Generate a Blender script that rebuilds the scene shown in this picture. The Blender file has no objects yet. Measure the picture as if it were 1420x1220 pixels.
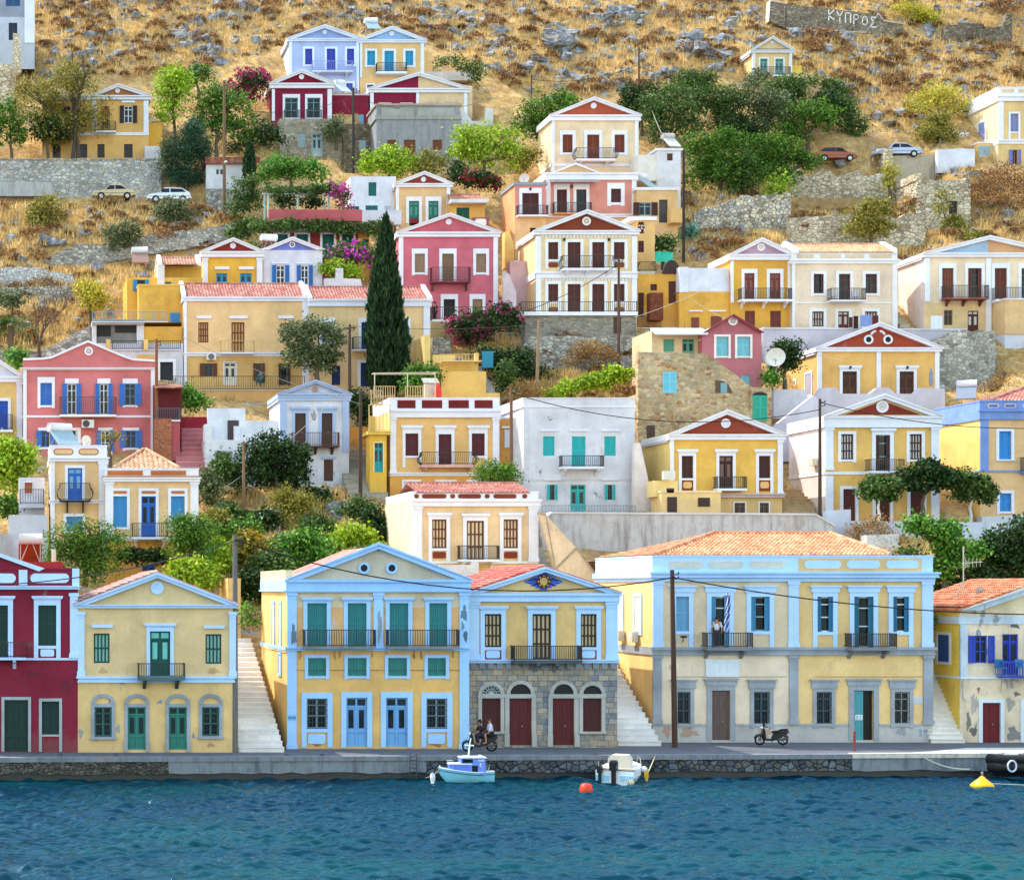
import bpy,math,random
import numpy as np
from mathutils import Vector,Matrix
random.seed(7)
rng = np.random.default_rng(7)
SC = bpy.context.scene
COL = SC.collection
F,XV,YV = 2750.0,15.0,815.0          # focal length and vanishing point of the photograph, in its pixels
def P(x,y,Y):
 return Vector(((x - XV) / F * Y,Y,(YV - y) / F * Y))
PROF = [(1200,60),(1052,104),(1036,110),(1010,112.5),(900,121),(850,126),(800,131),(780,133),(750,137),(700,144),(640,151),(550,161),(450,172),
  (350,183),(250,195),(150,208),(50,222),(0,230),(-60,241),(-150,260),(-260,290)]
PY = np.array([p[0] for p in PROF],float)
PD = np.array([p[1] for p in PROF],float)
PZ = (YV - PY) / F * PD
QZ = -8.8
WZ = -10.0
def Yp(y):
 return float(np.interp(-y,-PY,PD))
def Zt(Y):
 return np.interp(Y,PD,PZ)
CARVE = []
def carve(x0,x1,y,Y,front=12.0,back=.4):
 CARVE.append(((x0 - XV) / F,(x1 - XV) / F,(YV - y) / F,Y,front,back))
def lin(h):
 h = h.lstrip('#')
 c = [int(h[i:i + 2],16) / 255 for i in (0,2,4)]
 return tuple((v / 12.92 if v <= .04045 else ((v + .055) / 1.055) ** 2.4) for v in c) + (1,)
def tag(o,label=None,cat=None,group=None,kind=None):
 if label: o['label'] = label
 if cat: o['category'] = cat
 if group: o['group'] = group
 if kind: o['kind'] = kind
 return o
def empty(name,loc,label,cat,group=None,rz=0):
 o = bpy.data.objects.new(name,None)
 COL.objects.link(o)
 o.location = loc
 o.rotation_euler = (0,0,rz)
 o.empty_display_size = .3
 return tag(o,label,cat,group)
class MB:
 def __init__(s):
  s.v,s.f,s.m = [],[],[]
 def add(s,vs,fs,mi=0):
  n = len(s.v)
  s.v += [tuple(p) for p in vs]
  for f in fs:
   s.f.append(tuple(i + n for i in f))
   s.m.append(mi)
 def quad(s,a,b,c,d,mi=0):
  s.add((a,b,c,d),[(0,1,2,3)],mi)
 def box(s,x0,x1,y0,y1,z0,z1,mi=0):
  if x0 > x1: x0,x1 = x1,x0
  if z0 > z1: z0,z1 = z1,z0
  if y0 > y1: y0,y1 = y1,y0
  s.add([(x0,y0,z0),(x1,y0,z0),(x1,y1,z0),(x0,y1,z0),(x0,y0,z1),(x1,y0,z1),(x1,y1,z1),(x0,y1,z1)],
    [(0,1,5,4),(1,2,6,5),(2,3,7,6),(3,0,4,7),(4,5,6,7),(3,2,1,0)],mi)
 def prism(s,pts,y0,y1,mi=0):          # outline in x,z pushed along y
  n = len(pts)
  vs = [(p[0],y0,p[1]) for p in pts] + [(p[0],y1,p[1]) for p in pts]
  fs = [tuple(range(n)),tuple(range(2 * n - 1,n - 1,-1))] + [(i,(i + 1) % n,n + (i + 1) % n,n + i) for i in range(n)]
  s.add(vs,fs,mi)
 def prismx(s,pts,x0,x1,mi=0):         # outline in y,z pushed along x
  n = len(pts)
  vs = [(x0,p[0],p[1]) for p in pts] + [(x1,p[0],p[1]) for p in pts]
  fs = [tuple(range(n)),tuple(range(2 * n - 1,n - 1,-1))] + [(i,(i + 1) % n,n + (i + 1) % n,n + i) for i in range(n)]
  s.add(vs,fs,mi)
 def tube(s,pts,r,n=6,mi=0,cap=True):
  pts = [Vector(p) for p in pts]
  if not hasattr(r,'__len__'): r = [r] * len(pts)
  rings = []
  for i,p in enumerate(pts):
   t = (pts[min(i + 1,len(pts) - 1)] - pts[max(i - 1,0)])
   t = t.normalized() if t.length > 1e-9 else Vector((0,0,1))
   a = t.cross(Vector((0,0,1)) if abs(t.z) < .9 else Vector((1,0,0))).normalized()
   b = t.cross(a)
   rings.append([p + (a * math.cos(2 * math.pi * k / n) + b * math.sin(2 * math.pi * k / n)) * r[i] for k in range(n)])
  vs = [q for g in rings for q in g]
  fs = [(i * n + k,i * n + (k + 1) % n,(i + 1) * n + (k + 1) % n,(i + 1) * n + k) for i in range(len(pts) - 1) for k in range(n)]
  if cap: fs += [tuple(range(n)),tuple(range(len(vs) - 1,len(vs) - n - 1,-1))]
  s.add(vs,fs,mi)
 def ell(s,c,r,mi=0,nu=12,nv=8,jit=0):
  vs = []
  for j in range(nv + 1):
   ph = math.pi * j / nv
   for i in range(nu):
    th = 2 * math.pi * i / nu
    k = 1 + (random.uniform(-jit,jit) if jit else 0)
    vs.append((c[0] + r[0] * math.sin(ph) * math.cos(th) * k,c[1] + r[1] * math.sin(ph) * math.sin(th) * k,c[2] + r[2] * math.cos(ph) * k))
  fs = [(j * nu + i,j * nu + (i + 1) % nu,(j + 1) * nu + (i + 1) % nu,(j + 1) * nu + i) for j in range(nv) for i in range(nu)]
  s.add(vs,fs,mi)
 def disc(s,cx,cz,r0,r1,y0,y1,mi=0,n=20,a0=0,a1=2 * math.pi):   # ring (r0 inner) facing -y
  full = abs(a1 - a0 - 2 * math.pi) < 1e-6
  m = n if full else n + 1
  A = [a0 + (a1 - a0) * i / n for i in range(m)]
  vs = []
  for y in (y0,y1):
   for r in (r0,r1):
    vs += [(cx + r * math.cos(a),y,cz + r * math.sin(a)) for a in A]
  fs = []
  for i in range(n if full else n):
   j = (i + 1) % m
   fs += [(i,j,m + j,m + i),(m + i,m + j,3 * m + j,3 * m + i),(i,2 * m + i,2 * m + j,j),(2 * m + i,3 * m + i,3 * m + j,2 * m + j)]
  if not full:
   fs += [(0,m,3 * m,2 * m),(m - 1,2 * m - 1,4 * m - 1,3 * m - 1)]
  s.add(vs,fs,mi)
 def loft(s,rings,mi=0,closed=True,caps=True):
  n = len(rings[0])
  vs = [q for g in rings for q in g]
  fs = []
  for i in range(len(rings) - 1):
   for k in range(n if closed else n - 1):
    fs.append((i * n + k,i * n + (k + 1) % n,(i + 1) * n + (k + 1) % n,(i + 1) * n + k))
  if caps: fs += [tuple(range(n)),tuple(range(len(vs) - 1,len(vs) - n - 1,-1))]
  s.add(vs,fs,mi)
 def build(s,name,mats,parent=None,smooth=False,loc=None,rot=None):
  if not isinstance(mats,(list,tuple)): mats = [mats]
  me = bpy.data.meshes.new(name)
  me.from_pydata(s.v,[],s.f)
  for m in mats: me.materials.append(m)
  if len(mats) > 1: me.polygons.foreach_set('material_index',s.m)
  if smooth: me.polygons.foreach_set('use_smooth',[True] * len(s.f))
  o = bpy.data.objects.new(name,me)
  COL.objects.link(o)
  if parent: o.parent = parent
  if loc is not None: o.location = loc
  if rot is not None: o.rotation_euler = rot
  return o
def rawmesh(name,verts,mat,parent=None,per=4,loc=None,mats=None,mi=None):     # many loose polygons with `per` corners
 n = len(verts) // per
 me = bpy.data.meshes.new(name)
 me.vertices.add(n * per)
 me.vertices.foreach_set('co',np.asarray(verts,dtype=np.float32).ravel())
 me.loops.add(n * per)
 me.loops.foreach_set('vertex_index',np.arange(n * per,dtype=np.int32))
 me.polygons.add(n)
 me.polygons.foreach_set('loop_start',np.arange(0,n * per,per,dtype=np.int32))
 for m in (mats or [mat]): me.materials.append(m)
 if mi is not None: me.polygons.foreach_set('material_index',np.asarray(mi,np.int32))
 me.update(calc_edges=True)
 o = bpy.data.objects.new(name,me)
 COL.objects.link(o)
 if parent: o.parent = parent
 if loc is not None: o.location = loc
 return o
MATS = {}
class NT:
 def __init__(s,name):
  s.m = bpy.data.materials.new(name)
  s.m.use_nodes = True
  s.t = s.m.node_tree
  s.b = s.t.nodes['Principled BSDF']
 def n(s,kind,**kw):
  o = s.t.nodes.new(kind)
  for k,v in kw.items():
   if k.startswith('i_'): o.inputs[k[2:].replace('_',' ')].default_value = v
   else: setattr(o,k,v)
  return o
 def l(s,a,b): s.t.links.new(a,b)
 def pos(s,scale=(1,1,1),rot=(0,0,0)):
  g = s.n('ShaderNodeNewGeometry')
  mp = s.n('ShaderNodeMapping')
  mp.inputs['Scale'].default_value = scale
  mp.inputs['Rotation'].default_value = rot
  s.l(g.outputs['Position'],mp.inputs['Vector'])
  return mp.outputs['Vector']
 def noise(s,vec,scale,detail=5,rough=.6,dist=0):
  o = s.n('ShaderNodeTexNoise')
  o.inputs['Scale'].default_value = scale
  o.inputs['Detail'].default_value = detail
  o.inputs['Roughness'].default_value = rough
  o.inputs['Distortion'].default_value = dist
  s.l(vec,o.inputs['Vector'])
  return o.outputs['Fac']
 def ramp(s,fac,stops,interp='LINEAR'):
  o = s.n('ShaderNodeValToRGB')
  o.color_ramp.interpolation = interp
  e = o.color_ramp.elements
  while len(e) < len(stops): e.new(.5)
  for el,(p,c) in zip(e,stops):
   el.position = p
   el.color = c if len(c) == 4 else tuple(c) + (1,)
  s.l(fac,o.inputs['Fac'])
  return o.outputs['Color']
 def mix(s,fac,a,b,mode='MIX'):
  o = s.n('ShaderNodeMix',data_type='RGBA',blend_type=mode)
  for sock,val in ((0,fac),(6,a),(7,b)):
   if isinstance(val,(float,int)): o.inputs[sock].default_value = val
   elif isinstance(val,(tuple,list)): o.inputs[sock].default_value = val
   else: s.l(val,o.inputs[sock])
  return o.outputs[2]
 def bump(s,h,strength,dist=.02,normal=None):
  o = s.n('ShaderNodeBump')
  o.inputs['Strength'].default_value = strength
  o.inputs['Distance'].default_value = dist
  s.l(h,o.inputs['Height'])
  if normal is not None: s.l(normal,o.inputs['Normal'])
  s.l(o.outputs['Normal'],s.b.inputs['Normal'])
  return o.outputs['Normal']
 def col(s,c):
  if isinstance(c,(tuple,list)): s.b.inputs['Base Color'].default_value = c
  else: s.l(c,s.b.inputs['Base Color'])
def g3(v): return (v,v,v,1)
def plaster(hexc,stain=1.0,peel=0,peelcol='8F8F92'):
 key = ('pl',hexc,stain,peel)
 if key in MATS: return MATS[key]
 t = NT('plaster_' + hexc)
 k = lin(hexc)
 if k[0] > k[1] > k[2] and k[0] - k[2] > .15 and k[1] > .3: k = (min(.9,k[0] * 1.05),k[1] * .955,k[2] * 1.04,1)
 v = t.pos()
 a = t.ramp(t.noise(v,.55,8,.65),[(.3,g3(1 - .24 * stain)),(.7,g3(1.06))])
 st = t.ramp(t.noise(t.pos((1.1,1.1,.2)),1.2,6,.65),[(.34,g3(1 - .13 * stain)),(.6,g3(1.0))])
 st = t.mix(t.ramp(t.noise(v,.45,3),[(.4,g3(0)),(.6,g3(1))]),g3(1),st)
 fine = t.ramp(t.noise(v,7,4),[(.3,g3(.93)),(.7,g3(1.04))])
 c = t.mix(1.0,t.mix(1.0,t.mix(1.0,k,a,'MULTIPLY'),st,'MULTIPLY'),fine,'MULTIPLY')
 blot = t.ramp(t.noise(t.pos((1,1,.6)),.9,8,.68),[(.62,g3(0)),(.74,g3(1))])
 pf = t.mix(1.0,blot,g3(.42 * stain),'MULTIPLY')
 c = t.mix(pf,c,lin('9A938A'))
 if stain > .6:      # rising damp along the foot of the wall
  tc = t.n('ShaderNodeTexCoord')
  sp = t.n('ShaderNodeSeparateXYZ')
  t.l(tc.outputs['Object'],sp.inputs['Vector'])
  ma = t.n('ShaderNodeMath',operation='MULTIPLY_ADD')
  t.l(t.noise(t.pos((1,1,.5)),1.4,7,.65),ma.inputs[0])
  ma.inputs[1].default_value = -3.2
  t.l(sp.outputs['Z'],ma.inputs[2])
  mz = t.n('ShaderNodeMath',operation='ADD')
  t.l(ma.outputs['Value'],mz.inputs[0])
  mz.inputs[1].default_value = 1.0
  dm = t.ramp(mz.outputs['Value'],[(0,g3(.5)),(.5,g3(0))])
  c = t.mix(dm,c,t.mix(.6,lin('7E746A'),k))
 if peel:
  pm = t.ramp(t.noise(t.pos((1,1,.7)),.75,9,.62,.4),[(.5 + .16 * (1 - peel),g3(0)),(.53 + .16 * (1 - peel),g3(1))])
  c = t.mix(pm,c,lin(peelcol))
 t.col(c)
 t.b.inputs['Roughness'].default_value = .92
 t.b.inputs['Specular IOR Level'].default_value = .15
 t.bump(t.noise(v,18,4),.25,.012)
 MATS[key] = t.m
 return t.m
def paint(hexc,rough=.55,var=.12):
 key = ('pa',hexc,rough,var)
 if key in MATS: return MATS[key]
 t = NT('paint_' + hexc)
 a = t.ramp(t.noise(t.pos((3,3,.7)),2.2,5),[(.3,g3(1 - var)),(.7,g3(1 + var * .5))])
 t.col(t.mix(1.0,lin(hexc),a,'MULTIPLY'))
 t.b.inputs['Roughness'].default_value = rough
 t.b.inputs['Specular IOR Level'].default_value = .3
 MATS[key] = t.m
 return t.m
def wood(hexc):
 key = ('wo',hexc)
 if key in MATS: return MATS[key]
 t = NT('wood_' + hexc)
 a = t.ramp(t.noise(t.pos((14,14,.8)),1.6,6),[(.25,g3(.55)),(.7,g3(1.15))])
 t.col(t.mix(1.0,lin(hexc),a,'MULTIPLY'))
 t.b.inputs['Roughness'].default_value = .8
 MATS[key] = t.m
 return t.m
def metal(hexc,rough=.5,met=0.0):
 key = ('me',hexc,rough,met)
 if key in MATS: return MATS[key]
 t = NT('metal_' + hexc)
 t.col(t.mix(t.ramp(t.noise(t.pos(),5,5),[(.45,g3(0)),(.75,g3(.35))]),lin(hexc),lin('6B4A33')))
 t.b.inputs['Roughness'].default_value = rough
 t.b.inputs['Metallic'].default_value = met
 MATS[key] = t.m
 return t.m
def gloss(hexc,rough=.15,coat=.6):
 key = ('gl',hexc,rough)
 if key in MATS: return MATS[key]
 t = NT('lacquer_' + hexc)
 t.col(t.mix(t.ramp(t.noise(t.pos(),3,5),[(.4,g3(0)),(.8,g3(.25))]),lin(hexc),tuple(min(1,q * 1.3 + .012) for q in lin(hexc)[:3]) + (1,)))
 t.b.inputs['Roughness'].default_value = rough
 t.b.inputs['Coat Weight'].default_value = coat * .3
 t.b.inputs['Specular IOR Level'].default_value = .3
 MATS[key] = t.m
 return t.m
def glass(hexc='10161C'):
 key = ('glass',hexc)
 if key in MATS: return MATS[key]
 t = NT('window_glass_' + hexc)
 t.col(t.mix(t.ramp(t.noise(t.pos(),1.1,3),[(.35,g3(0)),(.65,g3(1))]),lin(hexc),lin('2A3138')))
 t.b.inputs['Roughness'].default_value = .07
 t.b.inputs['Specular IOR Level'].default_value = .22
 MATS[key] = t.m
 return t.m
def stone(cols,scale=2.2,mortar='8C8478',squash=1.6,key=None,edge=.06,wash=0.0):
 k = ('st',tuple(cols),scale,mortar,squash,wash)
 if k in MATS: return MATS[k]
 t = NT('rubble_stone')
 base = t.pos((1,1,squash))
 nz = t.n('ShaderNodeTexNoise')
 nz.inputs['Scale'].default_value = 1.5
 t.l(base,nz.inputs['Vector'])
 v = t.mix(.14,base,nz.outputs['Color'],'ADD')
 vo = t.n('ShaderNodeTexVoronoi',feature='F1')
 vo.inputs['Scale'].default_value = scale
 ve = t.n('ShaderNodeTexVoronoi',feature='DISTANCE_TO_EDGE')
 ve.inputs['Scale'].default_value = scale
 t.l(v,vo.inputs['Vector'])
 t.l(v,ve.inputs['Vector'])
 sep = t.n('ShaderNodeSeparateColor')
 t.l(vo.outputs['Color'],sep.inputs['Color'])
 n = len(cols)
 c = t.ramp(sep.outputs['Red'],[((i + .5) / n,lin(h)) for i,h in enumerate(cols)])
 c = t.mix(1.0,c,t.ramp(t.noise(t.pos(),6,6),[(.3,g3(.72)),(.7,g3(1.15))]),'MULTIPLY')
 e = t.ramp(ve.outputs['Distance'],[(edge * .4,g3(0)),(edge * 1.5,g3(1))])
 c = t.mix(e,lin(mortar),c)
 c = t.mix(1.0,c,t.ramp(t.noise(t.pos(),.35,5),[(.3,g3(.72)),(.65,g3(1.1))]),'MULTIPLY')
 if wash:
  c = t.mix(t.ramp(t.noise(t.pos(),.8,8,.65),[(.62 - .3 * wash,g3(0)),(.7 - .3 * wash,g3(.9))]),c,lin('D8D6D4'))
 t.col(c)
 t.b.inputs['Roughness'].default_value = .95
 t.b.inputs['Specular IOR Level'].default_value = .1
 h = t.mix(.35,t.ramp(ve.outputs['Distance'],[(0,g3(0)),(.16,g3(1))]),t.noise(t.pos(),9,5))
 t.bump(h,.8,.06)
 MATS[k] = t.m
 return t.m
def ashlar():
 if 'ash' in MATS: return MATS['ash']
 t = NT('dressed_stone_blocks')
 g = t.n('ShaderNodeNewGeometry')
 sp = t.n('ShaderNodeSeparateXYZ')
 cb = t.n('ShaderNodeCombineXYZ')
 t.l(g.outputs['Position'],sp.inputs['Vector'])
 t.l(sp.outputs['X'],cb.inputs['X'])
 t.l(sp.outputs['Z'],cb.inputs['Y'])
 nz = t.n('ShaderNodeTexNoise')
 nz.inputs['Scale'].default_value = 2.5
 t.l(cb.outputs['Vector'],nz.inputs['Vector'])
 v = t.mix(.05,cb.outputs['Vector'],nz.outputs['Color'],'ADD')
 b = t.n('ShaderNodeTexBrick')
 b.offset = .42
 b.squash = .7
 b.squash_frequency = 3
 for k,val in (('Scale',1.0),('Mortar Size',.02),('Mortar Smooth',.3),('Brick Width',.56),('Row Height',.3),('Bias',0.0)):
  b.inputs[k].default_value = val
 b.inputs['Color1'].default_value = lin('6F7884')
 b.inputs['Color2'].default_value = lin('AFA391')
 b.inputs['Mortar'].default_value = lin('565A60')
 t.l(v,b.inputs['Vector'])
 tan = t.ramp(t.noise(t.pos(),1.0,4),[(.45,g3(0)),(.7,g3(.5))])
 c = t.mix(tan,b.outputs['Color'],lin('B09468'))
 c = t.mix(1.0,c,t.ramp(t.noise(t.pos(),5,6),[(.3,g3(.7)),(.7,g3(1.15))]),'MULTIPLY')
 t.col(c)
 t.b.inputs['Roughness'].default_value = .9
 t.bump(t.mix(.3,b.outputs['Fac'],t.noise(t.pos(),8,5)),-.6,.04)
 MATS['ash'] = t.m
 return t.m
def tilemat(c1='B5583A',c2='D99A72',c3='8A3F2C'):
 k = ('tile',c1,c2)
 if k in MATS: return MATS[k]
 t = NT('clay_roof_tiles')
 vo = t.n('ShaderNodeTexVoronoi')
 vo.inputs['Scale'].default_value = 3.2
 t.l(t.pos((1.25,.8,.8)),vo.inputs['Vector'])
 sep = t.n('ShaderNodeSeparateColor')
 t.l(vo.outputs['Color'],sep.inputs['Color'])
 c = t.mix(.55,t.ramp(sep.outputs['Red'],[(.1,lin(c3)),(.45,lin(c1)),(.9,lin(c2))]),lin(c1))
 c = t.mix(t.ramp(t.noise(t.pos(),1.2,6),[(.5,g3(0)),(.75,g3(.6))]),c,lin('C9B59A'))
 t.col(c)
 t.b.inputs['Roughness'].default_value = .85
 t.bump(t.noise(t.pos(),14,4),.3,.01)
 MATS[k] = t.m
 return t.m
def weathered(hexc='C9C7C6',dark='77736F',amt=.5):
 k = ('wth',hexc,dark,amt)
 if k in MATS: return MATS[k]
 t = NT('weathered_render')
 s1 = t.noise(t.pos((2.2,2.2,.35)),1.1,8,.68)
 s2 = t.noise(t.pos(),1.7,8,.7)
 m1 = t.ramp(s1,[(.58 - .22 * amt,g3(0)),(.75,g3(1))])
 m2 = t.ramp(s2,[(.52,g3(0)),(.66,g3(.8))])
 c = t.mix(m1,lin(hexc),lin(dark))
 c = t.mix(m2,c,t.mix(.5,lin(dark),lin(hexc)))
 c = t.mix(t.ramp(t.noise(t.pos(),.5,6),[(.58,g3(0)),(.75,g3(.35))]),c,lin('A88A66'))
 t.col(c)
 t.b.inputs['Roughness'].default_value = .95
 t.b.inputs['Specular IOR Level'].default_value = .1
 t.bump(s2,.5,.05)
 MATS[k] = t.m
 return t.m
def leafmat(c1,c2,c3=None,trans=.24):
 k = ('leaf',c1,c2,c3)
 if k in MATS: return MATS[k]
 t = NT('leaves_' + c1)
 g = t.n('ShaderNodeNewGeometry')
 c = t.ramp(g.outputs['Random Per Island'],[(.0,lin(c1)),(.55,lin(c2)),(1,lin(c3 or c2))])
 c = t.mix(1.0,c,t.ramp(t.noise(t.pos(),.9,3),[(.3,g3(.72)),(.7,g3(1.25))]),'MULTIPLY')
 t.col(c)
 t.b.inputs['Roughness'].default_value = .6
 t.b.inputs['Specular IOR Level'].default_value = .25
 tr = t.n('ShaderNodeBsdfTranslucent')
 t.l(c,tr.inputs['Color'])
 mx = t.n('ShaderNodeMixShader')
 mx.inputs['Fac'].default_value = trans
 t.l(t.b.outputs['BSDF'],mx.inputs[1])
 t.l(tr.outputs['BSDF'],mx.inputs[2])
 t.l(mx.outputs['Shader'],t.t.nodes['Material Output'].inputs['Surface'])
 MATS[k] = t.m
 return t.m
def bark(hexc='6B5B4B'): return wood(hexc)
def tile_rows(mb,xl0,xr0,xl1,xr1,y0,z0,y1,z1,mi=0,per=.25,row=.4,amp=.045):
 L = math.hypot(y1 - y0,z1 - z0)
 n = max(2,int(round(L / row)))
 for r in range(n):
  a,b = r / n,(r + 1) / n
  va,vb = [],[]
  xl,xr = min(xl0 + (xl1 - xl0) * a,xl0 + (xl1 - xl0) * b),max(xr0 + (xr1 - xr0) * a,xr0 + (xr1 - xr0) * b)
  k0,k1 = int(math.floor(xl / per * 6)),int(math.ceil(xr / per * 6))
  jit = random.uniform(-.02,.02)
  vs,fs = [],[]
  for k in range(k0,k1 + 1):
   x = k * per / 6
   h = amp * (1 if k % 6 in (1,2) else .55 if k % 6 in (0,3) else -.5)
   pa = max(min(x,xr0 + (xr1 - xr0) * a),xl0 + (xl1 - xl0) * a)
   pb = max(min(x,xr0 + (xr1 - xr0) * b),xl0 + (xl1 - xl0) * b)
   hh = h + random.uniform(-.008,.008)
   vs += [(pa,y0 + (y1 - y0) * a,z0 + (z1 - z0) * a + hh + .06),(pb,y0 + (y1 - y0) * b,z0 + (z1 - z0) * b + hh + .012)]
  m = len(vs) // 2
  fs = [(2 * i,2 * i + 2,2 * i + 3,2 * i + 1) for i in range(m - 1)]
  mb.add(vs,fs,mi)
  vs2 = []
  for i in range(m):
   p = vs[2 * i]
   vs2 += [p,(p[0],p[1] + .01,z0 + (z1 - z0) * a - .03)]
  mb.add(vs2,[(2 * i,2 * i + 2,2 * i + 3,2 * i + 1) for i in range(m - 1)],mi)
TILE = lambda: tilemat()
TILE2 = lambda: tilemat('C98058','E6B78C','A85E3E')
TILE3 = lambda: tilemat('AA6458','C89484','8C4C42')
class House:
 def __init__(s,label,x0,x1,yb,Y=None,D=6,trim='E4E4EA',wall='E3C27C',name='house',cat='house',group=None,deep=2.5):
  s.Y = Y or Yp(yb)
  s.k = F / s.Y
  s.x0,s.x1,s.yb,s.D = x0,x1,yb,D
  s.xc = (x0 + x1) / 2
  s.o = P(s.xc,yb,s.Y)
  s.root = empty(name,s.o,label,cat,group)
  carve(x0,x1,yb,s.Y)
  s.trim = plaster(trim,.35)
  s.trimhex = trim
  s.wallhex = wall
  s.open,s.segs,s.deep = [],[],deep
  s.side = None
  s.faces = []
 def X(s,x): return (x - s.xc) / s.k
 def Z(s,y): return (s.yb - y) / s.k
 def part(s,name,mb,mats,parent=None,smooth=False,label=None):
  o = mb.build(name,mats,parent or s.root,smooth)
  if label: o['label'] = label
  return o
 def pbox(s,name,x0,y0,x1,y1,d0,d1,mat,parent=None):
  mb = MB()
  mb.box(s.X(x0),s.X(x1),-d0,-d1,s.Z(y1),s.Z(y0))
  return s.part(name,mb,mat,parent)
 def body(s,ytop,mat=None,segs=(),side=None,zfar=None,x0=None,x1=None,ybot=None,yoff=0,D=None,name='wall',back=True):
  s.faces.append(dict(ytop=ytop,mat=mat or plaster(s.wallhex),segs=list(segs),side=side,x0=s.x0 if x0 is None else x0,x1=s.x1 if x1 is None else x1,
       ybot=ybot,yoff=yoff,D=s.D if D is None else D,name=name,back=back))
  s.ytop = ytop
  return s
 def finish(s):
  for f in s.faces:
   X0,X1 = s.X(f['x0']),s.X(f['x1'])
   zt = s.Z(f['ytop'])
   zb = -s.deep if f['ybot'] is None else s.Z(f['ybot'])
   ops = [o for o in s.open if o[0] >= X0 - .01 and o[2] <= X1 + .01 and o[1] >= zb - .5 and o[3] <= zt + .01]
   segs = [(s.X(a),s.Z(d),s.X(c),s.Z(b),m) for a,b,c,d,m in f['segs']]
   xs = sorted({X0,X1} | {v for o in ops for v in (o[0],o[2])} | {min(max(v,X0),X1) for g in segs for v in (g[0],g[2])})
   zs = sorted({zb,zt} | {max(v,zb) for o in ops for v in (o[1],o[3])} | {min(max(v,zb),zt) for g in segs for v in (g[1],g[3])})
   mats = [f['mat']] + [g[4] for g in segs]
   sidem = f['side']
   if sidem: mats.append(sidem)
   si = len(mats) - 1 if sidem else 0
   mb = MB()
   y0 = f['yoff']
   for i in range(len(xs) - 1):
    for j in range(len(zs) - 1):
     cx,cz = (xs[i] + xs[i + 1]) / 2,(zs[j] + zs[j + 1]) / 2
     if any(o[0] < cx < o[2] and o[1] < cz < o[3] for o in ops): continue
     mi = 0
     for k,g in enumerate(segs):
      if g[0] < cx < g[2] and g[1] < cz < g[3]: mi = k + 1
     mb.quad((xs[i],y0,zs[j]),(xs[i + 1],y0,zs[j]),(xs[i + 1],y0,zs[j + 1]),(xs[i],y0,zs[j + 1]),mi)
   for a,b,c,d,*r in ops:
    R = y0 + .24
    b = max(b,zb)
    mb.quad((a,y0,b),(a,R,b),(a,R,d),(a,y0,d),0)
    mb.quad((c,y0,b),(c,R,b),(c,R,d),(c,y0,d),0)
    mb.quad((a,y0,d),(c,y0,d),(c,R,d),(a,R,d),0)
    mb.quad((a,y0,b),(c,y0,b),(c,R,b),(a,R,b),0)
   Dd = y0 + f['D']
   mb.quad((X0,y0,zb),(X0,Dd,zb),(X0,Dd,zt),(X0,y0,zt),si)
   mb.quad((X1,y0,zb),(X1,Dd,zb),(X1,Dd,zt),(X1,y0,zt),si)
   mb.quad((X0,Dd,zb),(X1,Dd,zb),(X1,Dd,zt),(X0,Dd,zt),si)
   mb.quad((X0,y0,zt - .02),(X1,y0,zt - .02),(X1,Dd,zt - .02),(X0,Dd,zt - .02),0)
   s.part(f['name'],mb,mats)
  return s.root
 def block(s,x0,y0,x1,y1,dy,D,mat,name='annex',cap=None,deep=0):
  mb = MB()
  mb.box(s.X(x0),s.X(x1),dy,dy + D,s.Z(y1) - deep,s.Z(y0))
  if cap:
   mb.box(s.X(x0) - .06,s.X(x1) + .06,dy - .06,dy + D,s.Z(y0),s.Z(y0) + .14,1)
  return s.part(name,mb,[mat,cap or mat])
 def gable(s,xa,ya,ye,band,tymp,t=6,x0=None,x1=None,ov=3,roof=None,split=None,med=None,rake=None,D=None,medc=None,tiles=False,yoff=0,drop=None):
  if drop is None: drop = 0 if tiles else .5
  x0 = s.x0 if x0 is None else x0
  x1 = s.x1 if x1 is None else x1
  D = s.D if D is None else D
  rk = rake or s.trim
  A,B,C = (s.X(x0 - ov),s.Z(ye)),(s.X(xa),s.Z(ya)),(s.X(x1 + ov),s.Z(ye))
  tz = t / s.k
  mb = MB()
  if split:
   mb.prism([(s.X(x0),s.Z(ye)),(B[0],s.Z(ye)),(B[0],B[1] - .02)],yoff,yoff + .2,0)
   mb.prism([(B[0],s.Z(ye)),(s.X(x1),s.Z(ye)),(B[0],B[1] - .02)],yoff,yoff + .2,1)
   s.part('tympanum',mb,[tymp,split])
  else:
   mb.prism([(s.X(x0),s.Z(ye)),(s.X(x1),s.Z(ye)),(B[0],B[1] - .02)],yoff,yoff + .2)
   s.part('tympanum',mb,tymp)
  mb = MB()
  f0,f1 = yoff - .32,yoff + .02
  for E in (A,C):
   ex = tz * (B[0] - E[0]) / max(.01,B[1] - E[1])
   mb.prism([E,B,(B[0],B[1] - tz),(E[0] + ex,E[1])],f0,f1)
   mb.prism([(E[0],E[1] + .03),(B[0],B[1] + .05),(B[0],B[1] - tz * .35),(E[0],E[1] - .02)],f0 - .1,f0 - .003)
  s.part('pediment_trim',mb,rk)
  if band: s.cornice(ye,ye + band,x0 - ov,x1 + ov,yoff=yoff)
  mb = MB()
  rm = roof or plaster('DDD6D2')
  for E in (A,C):
   d = -1 if E is A else 1
   e0 = (E[0] + d * (.12 if tiles else -.02),E[1] - .05 - drop)
   mb.prism([e0,(B[0],B[1] + .02 - drop),(B[0],B[1] + .13 - drop),(e0[0],e0[1] + .12)],f0 + .12 if tiles else yoff + .22,yoff + D + .2)
  s.part('roof',mb,rm)
  if tiles:
   for E in (A,):
    s.slope_tiles(E,B,f0 + .1,yoff + D + .2,rm)
  if med: s.medal(*med,medc,yoff=yoff)
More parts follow.
